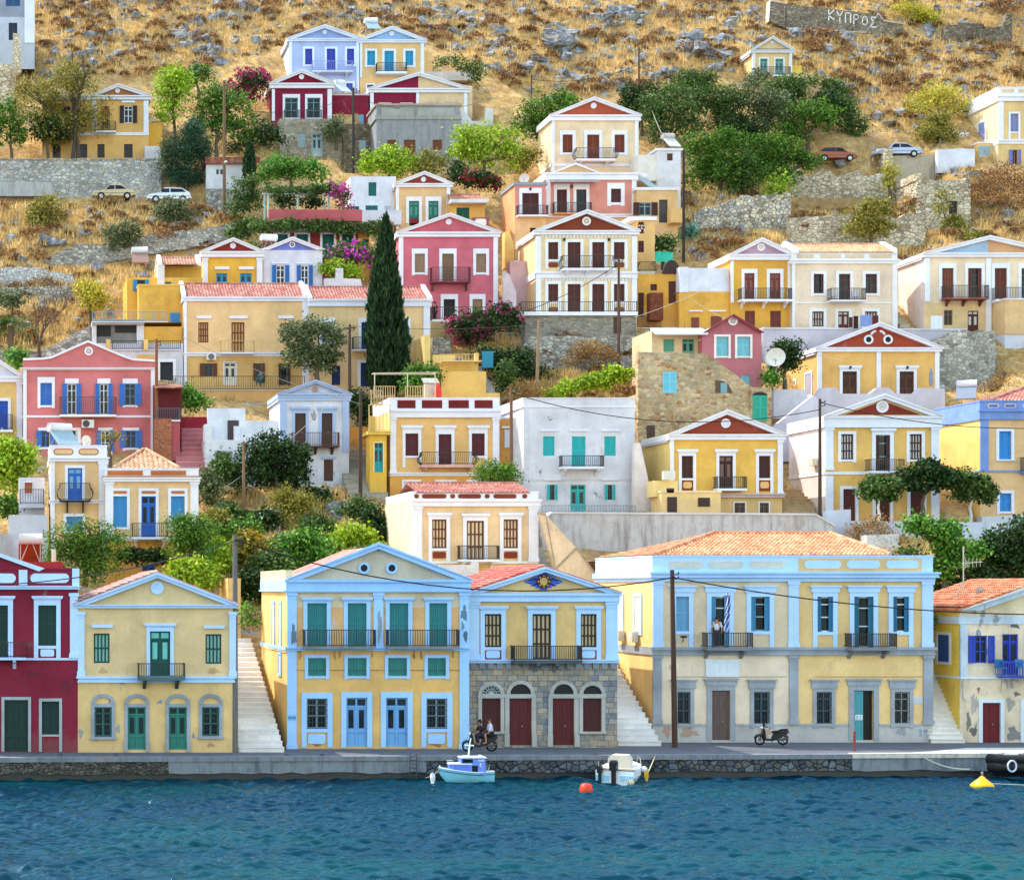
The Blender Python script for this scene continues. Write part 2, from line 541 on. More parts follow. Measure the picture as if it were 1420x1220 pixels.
 def slope_tiles(s,E,B,y0,y1,rm):
  mb = MB()
  sgn = 1 if E[0] < B[0] else -1
  L = math.hypot(B[0] - E[0],B[1] - E[1])
  n = max(3,int(L / .4))
  m = int((y1 - y0) / .125)
  for r in range(n):
   vs = []
   for i in range(m + 1):
    y = y0 + (y1 - y0) * i / m
    h = (.05 if i % 2 else -.02) + random.uniform(-.01,.01)
    for q,lift in ((r / n,.06),((r + 1) / n,.01)):
     vs.append((E[0] + (B[0] - E[0]) * q,y,E[1] + (B[1] - E[1]) * q + .14 + h + lift))
   mb.add(vs,[(2 * i,2 * i + 2,2 * i + 3,2 * i + 1) for i in range(m)])
  s.part('roof_tiles',mb,rm)
 def medal(s,x,y,r,c=None,yoff=0,kind='disc'):
  mb = MB()
  R = r / s.k
  cx,cz = s.X(x),s.Z(y)
  mb.disc(cx,cz,R * .62,R,yoff - .1,yoff + .02,0)
  if c is None:
   mb.disc(cx,cz,.0,R * .62,yoff - .05,yoff + .02,0)
  else:
   mb.disc(cx,cz,.0,R * .62,yoff - .04,yoff + .02,1)
  for a in range(4 if kind == 'wheel' else 0):
   q = a * math.pi / 4
   dx,dz = math.cos(q) * R * .62,math.sin(q) * R * .62
   nx,nz = -math.sin(q) * R * .06,math.cos(q) * R * .06
   mb.prism([(cx - dx - nx,cz - dz - nz),(cx + dx - nx,cz + dz - nz),(cx + dx + nx,cz + dz + nz),(cx - dx + nx,cz - dz + nz)],yoff - .08,yoff)
  if kind == 'disc': mb.disc(cx,cz,0,R * .2,yoff - .08,yoff,0)
  s.part('medallion',mb,[s.trim,c or s.trim])
 def cornice(s,y0,y1,x0=None,x1=None,mat=None,d=.16,side=True,lip=True,name='cornice',yoff=0):
  x0 = s.x0 - 2 if x0 is None else x0
  x1 = s.x1 + 2 if x1 is None else x1
  mb = MB()
  Xa,Xb,za,zb = s.X(x0),s.X(x1),s.Z(y1),s.Z(y0)
  h = zb - za
  back = yoff + (s.D if side else .03)
  mb.box(Xa,Xb,yoff - d,yoff + .03,za,zb)
  if side:
   e = d * .7 if abs(x0 - s.x0) < .5 else 0
   mb.box(Xa - e,s.X(s.x0) + .03 if abs(x0 - s.x0) < 12 else Xa + .1,yoff + .03,back,za,zb)
   e = d * .7 if abs(x1 - s.x1) < .5 else 0
   mb.box(s.X(s.x1) - .03 if abs(x1 - s.x1) < 12 else Xb - .1,Xb + e,yoff + .03,back,za,zb)
  if lip:
   mb.box(Xa - .09,Xb + .09,yoff - d - .12,yoff - d + .02,zb - min(.16,h * .35),zb - .003)
   mb.box(Xa - .03,Xb + .03,yoff - d - .04,yoff - d + .02,za + .003,za + min(.1,h * .25))
  return s.part(name,mb,mat or s.trim)
 def band(s,y0,y1,x0=None,x1=None,mat=None,d=.07,name='string_course'):
  x0 = s.x0 if x0 is None else x0
  x1 = s.x1 if x1 is None else x1
  return s.cornice(y0,y1,x0,x1,mat,d,side=True,lip=(y1 - y0) > 4,name=name)
 def pil(s,*spec,mat=None,d=.1,cap=True):
  for x0,x1,y0,y1 in spec:
   mb = MB()
   a,b,za,zb = s.X(x0),s.X(x1),s.Z(y1),s.Z(y0)
   mb.box(a,b,-d,.03,za,zb)
   if cap and (x1 - x0) > 6:
    mb.box(a - .06,b + .06,-d - .06,-d + .02,zb - .18,zb - .004)
    mb.box(a - .05,b + .05,-d - .05,-d + .02,za + .004,za + .25)
    mb.box(a + .06 * (b - a),b - .06 * (b - a),-d - .03,-d + .01,zb - .34,zb - .26)
   s.part('pilaster',mb,mat or s.trim)
 def parapet(s,y0,y1,panels=(),pc=None,x0=None,x1=None,D=None,mat=None,rounded=False):
  x0 = s.x0 if x0 is None else x0
  x1 = s.x1 if x1 is None else x1
  mb = MB()
  a,b,za,zb = s.X(x0),s.X(x1),s.Z(y1),s.Z(y0)
  D = s.D if D is None else D
  mb.box(a - .02,b + .02,-.02,.25,za,zb)
  mb.box(a - .02,a + .25,.25,D,za,zb)
  mb.box(b - .25,b + .02,.25,D,za,zb)
  mb.box(a - .05,b + .05,-.06,.28,zb,zb + .09)
  mb.box(a - .05,a + .28,.28,D,zb,zb + .09)
  mb.box(b - .28,b + .05,.28,D,zb,zb + .09)
  s.part('parapet',mb,mat or s.trim)
  for p in panels: s.panel(*p,pc,rounded)
 def panel(s,x0,y0,x1,y1,mat,rounded=False,d=.05,name='panel'):
  mb = MB()
  a,b,za,zb = s.X(x0),s.X(x1),s.Z(y1),s.Z(y0)
  if rounded:
   r = min((zb - za) * .5,(b - a) * .5) * (1 if rounded is True else rounded)
   pts = []
   for cx,cz,q in ((b - r,zb - r,0),(a + r,zb - r,1),(a + r,za + r,2),(b - r,za + r,3)):
    pts += [(cx + r * math.cos((q + k / 4) * math.pi / 2),cz + r * math.sin((q + k / 4) * math.pi / 2)) for k in range(5)]
   mb.prism(pts,-d,.02)
  else:
   mb.box(a,b,-d,.02,za,zb)
  return s.part(name,mb,mat)
 def ridge(s,ye,yr,depth,x0=None,x1=None,mat=None,ends=True,back=None):
  x0 = s.x0 if x0 is None else x0
  x1 = s.x1 if x1 is None else x1
  z0 = s.Z(ye)
  z1 = ((YV - yr) / F * (s.Y + depth)) - s.o.z
  mb = MB()
  a,b = s.X(x0),s.X(x1)
  tile_rows(mb,a,b,a,b,-.15,z0,depth,z1)
  mb.quad((a,depth,z1),(b,depth,z1),(b,depth * 2.2,z0),(a,depth * 2.2,z0))
  mb.tube([(a,depth,z1 + .05),(b,depth,z1 + .05)],.12)
  s.part('roof',mb,mat or TILE())
  if ends:
   for e in (a,b):
    mb = MB()
    mb.prismx([(-.25,z0 - .1),(depth,z1 - .1),(depth * 2.2,z0 - .1),(depth * 2.2,z0 + .2),(depth,z1 + .28),(-.25,z0 + .25)],e - .16,e + .16)
    s.part('gable_coping',mb,s.trim)
 def hip(s,ye,yr,xa,xb,depth,x0=None,x1=None,mat=None,per=.25):
  x0 = s.x0 if x0 is None else x0
  x1 = s.x1 if x1 is None else x1
  z0 = s.Z(ye) + .02
  Yr = s.Y + depth
  z1 = ((YV - yr) / F * Yr) - s.o.z
  ra,rb = (xa - XV) / F * Yr - s.o.x,(xb - XV) / F * Yr - s.o.x
  a,b = s.X(x0),s.X(x1)
  mb = MB()
  tile_rows(mb,a,b,ra,rb,.1,z0,depth,z1,per=per)
  for e,r in ((a,ra),(b,rb)):
   n = max(3,int(abs(r - e) / .42))
   for k in range(n):
    q0,q1 = k / n,(k + 1) / n
    ys0,ys1 = .1 + (depth - .1) * q0,2 * depth - .1 - (depth - .1) * q0
    m = max(2,int((ys1 - ys0) / .13))
    vs = []
    for i in range(m + 1):
     y = ys0 + (ys1 - ys0) * i / m
     h = .05 if i % 2 else -.02
     f1 = (depth - .1) * (q1 - q0)
     yy = min(max(y,ys0 + f1),ys1 - f1)
     vs += [(e + (r - e) * q0,y,z0 + (z1 - z0) * q0 + h + .06),(e + (r - e) * q1,yy,z0 + (z1 - z0) * q1 + h + .01)]
    mb.add(vs,[(2 * i,2 * i + 2,2 * i + 3,2 * i + 1) for i in range(m)])
  mb.quad((ra,depth,z1),(rb,depth,z1),(b,2 * depth,z0),(a,2 * depth,z0))
  mb.tube([(ra - .1,depth,z1 + .06),(rb + .1,depth,z1 + .06)],.13)
  mb.tube([(a,.1,z0 + .07),(ra,depth,z1 + .07)],.12)
  mb.tube([(b,.1,z0 + .07),(rb,depth,z1 + .07)],.12)
  s.part('roof',mb,mat or TILE2())
 def leaf(s,mb,a,b,za,zb,y,mi=0,slats=True,bi=None):
  w,h = b - a,zb - za
  st = min(.09,w * .18)
  mb.box(a,a + st,y,y + .05,za,zb,mi)
  mb.box(b - st,b,y,y + .05,za,zb,mi)
  ls = [za,zb - st * 1.3] + ([za + h * .5] if h > 1.2 else [])
  for q in ls: mb.box(a + st,b - st,y + .002,y + .05,q,q + st * 1.3,mi)
  if slats:
   n = max(4,int(h / .11))
   for k in range(n):
    q = za + h * (k + .15) / n
    mb.add([(a + st,y + .012,q),(b - st,y + .012,q),(b - st,y + .045,q + h / n * .8),(a + st,y + .045,q + h / n * .8)],[(0,1,2,3)],mi)
  mb.quad((a + st,y + .048,za),(b - st,y + .048,za),(b - st,y + .048,zb),(a + st,y + .048,zb),mi if bi is None else bi)
 def op(s,x0,y0,x1,y1,st='S',c='2F6FC0',m=4,hood=None,c2=None,door=None,sur=None,sill=False,arch=False,mt=None,bars=False,cap=None,foot=None,yoff=0,d=.07):
  """one opening: surround + what fills it. st: S shutters, L lattice, G glazed, D panelled door, O open with leaves inside,
  X glazed with shutters folded on the wall, K plain dark, B barred glass"""
  if door is None: door = st in 'D'
  a,b,za,zb = s.X(x0),s.X(x1),s.Z(y1),s.Z(y0)
  if yoff == 0: s.open.append((a,za,b,zb))
  nm = 'door' if door else 'window'
  mm = m / s.k
  mtp = (m if mt is None else mt) / s.k
  sm = sur or s.trim
  mb = MB()
  w,h = b - a,zb - za
  if m:
   bot = za if door else za - (mm * .6 if sill else mm)
   foot_z = s.Z(foot) if foot else bot
   mb.box(a - mm,a,-d,.03,foot_z,zb + mtp)
   mb.box(b,b + mm,-d,.03,foot_z,zb + mtp)
   mb.box(a,b,-d + .003,.03,zb,zb + mtp)
   if not door: mb.box(a,b,-d + .003,.03,za - mm * .7,za)
   if sill: mb.box(a - mm - .05,b + mm + .05,-d - .08,-d + .02,za - .1,za)
  else:
   mb.box(a,b,.2,.23,za,zb)
  if hood:
   hz = s.Z(hood)
   hh = max(.09,3.2 / s.k)
   mb.box(a - mm - .12,b + mm + .12,-d - .12,.02,hz - hh,hz)
   mb.box(a - mm - .06,b + mm + .06,-d - .06,.02,hz - hh * 1.5,hz - hh - .003)
  if cap:
   cz = s.Z(cap)
   mb.box(a - mm - .1,b + mm + .1,-d - .05,.02,zb + mtp,cz)
   mb.box(a - mm - .18,b + mm + .18,-d - .13,.02,cz,cz + .1)
  root = s.part(nm,mb,sm)
  Y = .08 + yoff
  if st == 'S':
   n = 2 if w > .45 else 1
   for k in range(n):
    q = MB()
    s.leaf(q,a + w * k / n + .01,a + w * (k + 1) / n - .01,za,zb,Y)
    s.part('shutter',q,paint(c),root)
  elif st == 'L':
   q = MB()
   q.box(a,b,Y + .05,Y + .08,za,zb,1)
   nv,nh = (4 if w > .7 else 3),(3 if h > 1.6 else 2)
   t = min(.1,w * .1)
   for k in range(nv + 1):
    x = a + (w - t) * k / nv
    q.box(x,x + t,Y,Y + .06,za,zb,0)
   for k in range(nh + 1):
    z = za + (h - t) * k / nh
    q.box(a,b,Y + .003,Y + .055,z,z + t,0)
   s.part('shutter',q,[paint(c),paint(c2 or 'D9C79A')],root)
  elif st in 'GXBO':
   q = MB()
   q.box(a,b,Y + .07,Y + .09,za,zb)
   s.part('glass',q,glass(),root)
   q = MB()
   t = min(.08,w * .12)
   fc = c2 or c
   for x in (a,b - t): q.box(x,x + t,Y,Y + .06,za,zb)
   for z in (za,zb - t): q.box(a + t,b - t,Y + .002,Y + .06,z,z + t)
   if st != 'O':
    q.box((a + b) / 2 - t * .5,(a + b) / 2 + t * .5,Y + .004,Y + .06,za,zb)
   for fz in ((.68,) if h < 1.4 else (.4,.76)):
    q.box(a + t,b - t,Y + .006,Y + .06,za + h * fz,za + h * fz + t * .8)
   s.part('sash',q,paint(fc),root)
   if st == 'B':
    q = MB()
    for k in range(1,7): q.box(a + w * k / 7 - .016,a + w * k / 7 + .016,-.03,.0,za,zb)
    for k in range(0,6): q.box(a,b,-.028,-.004,za + h * k / 5.05,za + h * k / 5.05 + .03)
    s.part('bars',q,metal(bars or '1C2226'),root)
   if st == 'X':
    for sg in (-1,1):
     e = a if sg < 0 else b
     q = MB()
     ww = w * .5
     s.leaf(q,e - ww if sg < 0 else e,e if sg < 0 else e + ww,za,zb,-d - .07)
     s.part('shutter',q,paint(c),root)
   if st == 'O':
    for sg in (-1,1):
     q = MB()
     e = a if sg < 0 else b
     ww = w * .26
     s.leaf(q,e if sg < 0 else e - ww,e + ww if sg < 0 else e,za,zb,.0)
     s.part('shutter',q,paint(c),root)
  elif st == 'D':
   tr = zb - h * .2
   q = MB()
   t = min(.08,w * .09)
   q.box(a,b,Y + .05,Y + .08,za,zb,0)
   for x in (a,(a + b) / 2 - t * .6,b - t): q.box(x,x + t * (1.2 if a < x < b - t else 1),Y - .01,Y + .052,za,zb,0)
   for z in (za,za + (tr - za) * .36,tr,zb - t): q.box(a,b,Y - .007,Y + .052,z,z + t * 1.2,0)
   o = s.part('door_leaf',q,paint(c),root)
   q = MB()
   for k in range(2):
    xa,xb = a + w * (.5 * k + .13),a + w * (.5 * k + .37)
    q.box(xa,xb,Y + .03,Y + .049,za + (tr - za) * .47,tr - h * .05)
   q.box(a + t,b - t,Y + .03,Y + .049,tr + t * 1.3,zb - t)
   s.part('glass',q,paint(c2) if c2 else glass(),root)
  elif st == 'P':                              # plain boarded door
   q = MB()
   for k in range(6):
    q.box(a + w * k / 6 + .004,a + w * (k + 1) / 6 - .004,Y + random.uniform(0,.012),Y + .06,za,zb)
   q.box(a,b,Y + .05,Y + .09,za,zb)
   q.box((a + b) / 2 - .04,(a + b) / 2 + .04,Y - .02,Y + .02,za,zb)
   s.part('door_leaf' if door else 'shutter',q,wood(c),root)
   q = MB()
   q.ell(((a + b) / 2 + .1,Y - .04,za + min(1.05,h * .45)),(.04,.04,.05),0,8,6)
   if door: s.part('handle',q,metal('B8A26A',.35,.8),root)
  elif st == 'K':
   q = MB()
   q.box(a,b,Y + .1,Y + .14,za,zb)
   s.part('door_leaf' if door else 'pane',q,paint(c),root)
  return root
 def arch(s,x0,x1,yspring,ytop,m,mat,fan=None,parent=None,glassy=True,voussoir=True):
  mb = MB()
  cx,cz = s.X((x0 + x1) / 2),s.Z(yspring)
  rx,rz = (x1 - x0) / 2 / s.k,(yspring - ytop) / s.k
  mm = m / s.k
  n = 14
  def pt(k,g):
   a = math.pi * k / n
   return (cx + (rx + g) * math.cos(a),cz + (rz + g) * math.sin(a))
  for k in range(n):
   dd = .1 + (.02 if voussoir and k % 2 else 0)
   mb.prism([pt(k,0),pt(k,mm),pt(k + 1,mm),pt(k + 1,0)],-dd,.03)
  o = s.part('arch',mb,mat)
  if fan is not None:
   q = MB()
   q.prism([pt(k,-.002) for k in range(n + 1)],-.02,.02)
   s.part('fanlight',q,fan,o)
  return o
 def balcony(s,x0,x1,yr,yf,c='1E1A1A',slab=3,slabc=None,dep=.85,brackets=(),step=.13,bulge=False,bc=None,yoff=0,r=.014,side=True,base=True):
  a,b,zr,zf = s.X(x0),s.X(x1),s.Z(yr),s.Z(yf)
  y0 = -dep + yoff
  mb = MB()
  if base: mb.box(a - .03,b + .03,y0 - .04,yoff - .01,zf - slab / s.k,zf)
  else: mb.box(a,b,y0 - .02,y0 + .02,zf,zf + .03)
  root = s.part('balcony',mb,slabc or s.trim)
  q = MB()
  bg = .22 if bulge else 0
  def prof(t):      # outward bulge of a bellied railing
   return bg * math.sin(math.pi * min(1,t * 1.25)) if bulge else 0
  h = zr - zf
  def bal(x,y,dx,dy):
   if bulge:
    pts = [(x + dx * prof(t),y + dy * prof(t),zf + h * t) for t in (0,.25,.5,.75,1)]
    q.tube(pts,r,4,cap=False)
   else:
    q.box(x - r,x + r,y - r,y + r,zf + .05,zr)
  n = max(2,int((b - a) / step))
  for k in range(n + 1): bal(a + (b - a) * k / n,y0,0,-1)
  if side:
   ns = max(2,int(dep / step))
   for k in range(1,ns):
    for x,dx in ((a,-1),(b,1)): bal(x,y0 + dep * k / ns,dx,0)
  t = .025
  for z in (zr,zf + .08):
   q.box(a - t,b + t,y0 - t,y0 + t,z - t * .8,z + t)
   if side:
    q.box(a - t,a + t,y0 + t,yoff,z - t * .8,z + t)
    q.box(b - t,b + t,y0 + t,yoff,z - t * .8,z + t)
  for x in (a,b):
   dx = -1 if x == a else 1
   q.tube([(x + dx * prof(u),y0 - prof(u),zf + h * u) for u in (0,.2,.4,.6,.8,1)],.03,5)
  s.part('railing',q,metal(c),root)
  for bx in brackets:
   q = MB()
   x = s.X(bx)
   zb = zf - slab / s.k
   q.prismx([(yoff + .02,zb),(y0 + .12,zb),(y0 + .15,zb - .12),(yoff - dep * .35,zb - .22),(yoff - .02,zb - .5),(yoff + .02,zb - .5)],x - .09,x + .09)
   s.part('bracket',q,bc or slabc or s.trim,root)
  return root
 def sidewin(s,specs,xs=None):
  x = s.X(s.x0 if xs is None else xs)
  for t0,t1,ya,yb,c in specs:
   mb = MB()
   za,zb = s.Z(yb),s.Z(ya)
   g = .16
   for q in ((t0 - g,t0,za - g,zb + g),(t1,t1 + g,za - g,zb + g)): mb.box(x - .07,x + .02,*q)
   mb.box(x - .068,x + .02,t0,t1,zb,zb + g)
   mb.box(x - .068,x + .02,t0,t1,za - g,za)
   o = s.part('window',mb,s.trim)
   mb = MB()
   mb.box(x - .03,x + .02,t0,t1,za,zb)
   for k in range(8):
    z = za + (zb - za) * (k + .2) / 8
    mb.box(x - .04,x - .028,t0 + .05,t1 - .05,z,z + (zb - za) / 14)
   s.part('shutter',mb,paint(c),o)
 def blotch(s,x,y,rx,ry,c,d=.006,name='plaster_patch'):
  mb = MB()
  n = 22
  ph = random.uniform(0,6)
  pts = []
  for i in range(n):
   a = 2 * math.pi * i / n
   k = 1 + .22 * math.sin(3 * a + ph) + .15 * math.sin(7 * a + 2 * ph) + random.uniform(-.16,.16)
   pts.append((s.X(x) + rx / s.k * k * math.cos(a),-d,s.Z(y) + ry / s.k * k * math.sin(a)))
  mb.add(pts,[tuple(range(n))])
  return s.part(name,mb,plaster(c,1.6))
 def lamp(s,x,y):
  q = MB()
  cx,cz = s.X(x),s.Z(y)
  q.box(cx - .04,cx + .04,-.12,.02,cz + .1,cz + .16)
  q.loft([[(cx - w,-.14 - w,cz + z),(cx + w,-.14 - w,cz + z),(cx + w,-.14 + w,cz + z),(cx - w,-.14 + w,cz + z)] for w,z in ((.05,-.12),(.1,.08),(.02,.16))])
  s.part('wall_lamp',q,metal('1A1614'))
# ================================================================== FRONT ROW ON THE QUAY
def Yq(yb): return QZ * F / (YV - yb)
PB,WH,GREY = 'C3DAF0','E8E6EA','B4B9C2'
BROWN,TEAL,BLUE = '5B2A26','2F8E90','2C6FBE'
def front_maroon():
 h = House('maroon house with white parapet panels and dark green shutters, cut by the left edge',-70,108,1043,Yq(1043),9,trim='C4DCF8',wall='8A2B3E',deep=.4)
 h.body(812)
 h.parapet(790,812,D=9,mat=plaster('8A2B3E'))
 for a,b in ((-42,22),(42,96)):
  h.panel(a,795,b,808,h.trim,True,d=.07)
 h.pil((26,38,790,811),(100,110,788,812),cap=False)
 h.cornice(812,817,d=.2)
 mb = MB()
 mb.prism([(h.X(-70),h.Z(790)),(h.X(52),h.Z(790)),(h.X(-12),h.Z(764)),(h.X(-40),h.Z(772))],.03,.5)
 h.part('pediment',mb,plaster('8A2B3E'))
 mb = MB()
 mb.prism([(h.X(-12),h.Z(763)),(h.X(62),h.Z(788)),(h.X(54),h.Z(792)),(h.X(-12),h.Z(768))],-.2,.5)
 h.part('pediment_trim',mb,h.trim)
 h.pil((97,108,822,912))
 h.band(912,915,d=.06)
 h.op(53,839,78,895,'S','173B33',m=6,mt=13,foot=912,hood=826)
 h.op(-12,839,11,912,'D','173B33',m=7,mt=13,hood=826,c2='10302A')
 h.panel(56,900,75,910,h.trim,.5)
 h.balcony(-34,36,890,911,dep=.9,slab=3,brackets=(-25,20),bulge=True)
 h.op(6,970,39,1042,'D','14332F',m=4,sur=plaster('A9B0B4'),c2='12302C')
 h.op(58,972,82,1018,'S','14332F',m=4,sur=plaster('A9B0B4'),foot=1042)
 h.finish()
 for x,y,rx,ry in ((45,935,10,4),(90,950,6,9),(70,1035,12,4)): h.blotch(x,y,rx,ry,'7E3444')
 mb = MB()
 mb.box(h.X(38),h.X(88),2.0,5,h.Z(793),h.Z(778))
 h.part('roof_block',mb,plaster('B23A3A'))
 mb = MB()
 mb.tube([(h.X(76),2.4,h.Z(780)),(h.X(76),2.4,h.Z(760))],.12,8)
 h.part('flue_pipe',mb,paint('D9C4B4'))
def front_yellow():
 h = House('pale yellow gabled house with green shutters and four arched ground floor openings',108,325,1043,Yq(1043),10,trim='C0DAFA',wall='E0C88E',deep=.4)
 lo = plaster('E8CB86',1.2,.25)
 h.body(838,segs=[(108,941,325,1100,lo)])
 h.gable(218,795,838,5,plaster('DDC990'),t=6,roof=tilemat('B58A80','C9A79C','94655A'),tiles=True,med=(218,815,9),D=10)
 h.pil((108,117,848,937),(318,327,848,937))
 h.band(937,946,d=.1)
 for a,b,c,d in ((130,878,152,919),(285,879,307,920)):
  h.op(a,b,c,d,'L','15433C',m=0,c2='8FC4B6')
  h.panel(a - 3,b - 12,c + 4,b - 8,h.trim,d=.14,name='window_hood')
 h.op(208,875,236,937,'D','155048',m=5,mt=9,c2='6FC2B4',hood=864)
 h.balcony(191,254,919,938,dep=.9,slab=4,slabc=plaster('4F6E66'),brackets=(200,245),bc=metal('2E3B38'))
 gs = plaster('A3ABB5',1.5)
 for a,b,c,d,st in ((131,980,155,1021,'B'),(177,980,202,1039,'D'),(234,980,259,1039,'D'),(280,980,304,1020,'B')):
  h.op(a,b,c,d,st,'2E7C70' if st == 'D' else '2A6A66',m=4.5,sur=gs,c2='14282A' if st == 'D' else '3D8C86',bars='123230')
  h.arch(a,c,b - 5,b - 14,4.5,gs)
  if st == 'B': h.panel(a - 6,d + 1,c + 6,d + 4,gs,d=.16,name='sill')
  else:
   for x in (a - 5,c): h.panel(x,1028,x + 5,1042,gs,d=.14,name='jamb_base')
 for x,y,rx,ry,c in ((112,1016,3,6,'A9A79C'),(164,1010,3,6,'A8ADB4'),(292,1033,5,3,'BFA070'),(268,1020,2,4,'9A9890'),(143,930,6,4,'D0B07A'),(296,930,8,4,'CDAE78')): h.blotch(x,y,rx,ry,c)
 h.finish()
def front_blue():
 h = House('wide yellow house with pale blue pilasters, twin round gable vents and two long balconies',398,650,1038,Yq(1038),11,trim='A6CFFA',wall='E6BE70',deep=.4)
 up = plaster('D9CDA6',.9)
 mid = plaster('E3B878',1.2)
 h.body(803,segs=[(398,803,650,842,up),(398,842,650,897,mid)],side=plaster('F0CF7E'))
 h.gable(524,753,803,0,plaster('CDC9AC'),t=8,ov=2,roof=TILE3(),drop=.3,D=11)
 h.cornice(803,821,d=.18,mat=plaster('A2CCFA',.4))
 h.band(848 - 30,820,d=.24)
 dk = paint('151515')
 for x in (504.5,543): h.medal(x,787.5,8,dk,kind='ring')
 h.pil((398,411,821,1038),(518,531,821,900),(637,650,821,1038))
 for a,b in ((426,453),(482,508),(540,566),(595,620)):
  h.op(a,836,b,896,'S','2C7C80',m=5.5,mt=6,door=True,hood=828)
 for a,b in ((427,452),(482,508),(538,564),(593,618)):
  h.op(a,912,b,937,'S','2F7F7A',m=4.5)
 h.band(897,902,d=.12)
 for a,b in ((420,517),(535,632)):
  h.balcony(a,b,873,896,c='1B2226',dep=.8,slab=3,slabc=plaster('8D8A86',1.6),bulge=False)
 for a,b,st in ((424,454,'B'),(480,509,'D'),(535,565,'D'),(590,620,'B')):
  if st == 'D':
   h.op(a,967,b,1035,'D','6FA6DA',m=7,mt=8,c2=None,hood=None,foot=1036)
  else:
   h.op(a + 1,968,b,1010,'B','2A3A44',c2='8DA8B8',m=7,mt=8,foot=1036,bars='20303A')
   h.panel(a + 3,1017,b - 3,1031,h.trim,.5)
 q = MB()
 q.box(h.X(399),h.X(410),-.13,-.1,h.Z(998),h.Z(991))
 sg = h.part('street_sign',q,paint('7FB2E0'))
 q = MB()
 for k in range(5): q.box(h.X(400.3 + 2 * k),h.X(401.4 + 2 * k),-.137,-.13,h.Z(996),h.Z(993))
 h.part('lettering',q,paint('2A5E9A'),sg)
 q = MB()
 q.tube([(h.X(411),-.05,h.Z(929)),(h.X(637),-.05,h.Z(929))],.012,4)
 h.part('facade_cable',q,paint('6A5A40'))
 h.sidewin([(2.2,3.2,838,900,'E8D9A8'),(5,6,838,900,'E8D9A8'),(2.2,3.2,910,936,'C9D6DE')])
 q = MB()
 q.box(h.X(398) - .05,h.X(398) + .02,0.02,11,h.Z(905),h.Z(897))
 q.box(h.X(398) - .06,h.X(398) + .3,.2,11,h.Z(812),h.Z(790))
 h.part('side_parapet',q,plaster('EBD9A4'))
 for x,y,rx,ry,c,d in ((407,880,3.5,14,'7C92A4',.106),(526,868,3,20,'93A4B0',.106),(643,850,4,10,'6E8AA4',.106),(645,882,3,8,'5F7C94',.106),(641,868,2,6,'8398AA',.106),(463,866,5,8,'D9C9A8',.006),(440,1030,9,4,'B0713C',.006),(605,1031,8,4,'B87840',.006)):
  h.blotch(x,y,rx,ry,c,d)
 for x in (416,464,471,516,535,574,584,628):
  h.blotch(x,906 + random.uniform(-1,2),random.uniform(.8,2),random.uniform(5,9),random.choice(['B58A5C','A88058','C29A66']),.008,'rust_streak')
 h.block(352,800,372,1000,13,5,plaster('E9C979'),name='rear_wing',deep=0)
 h.finish()
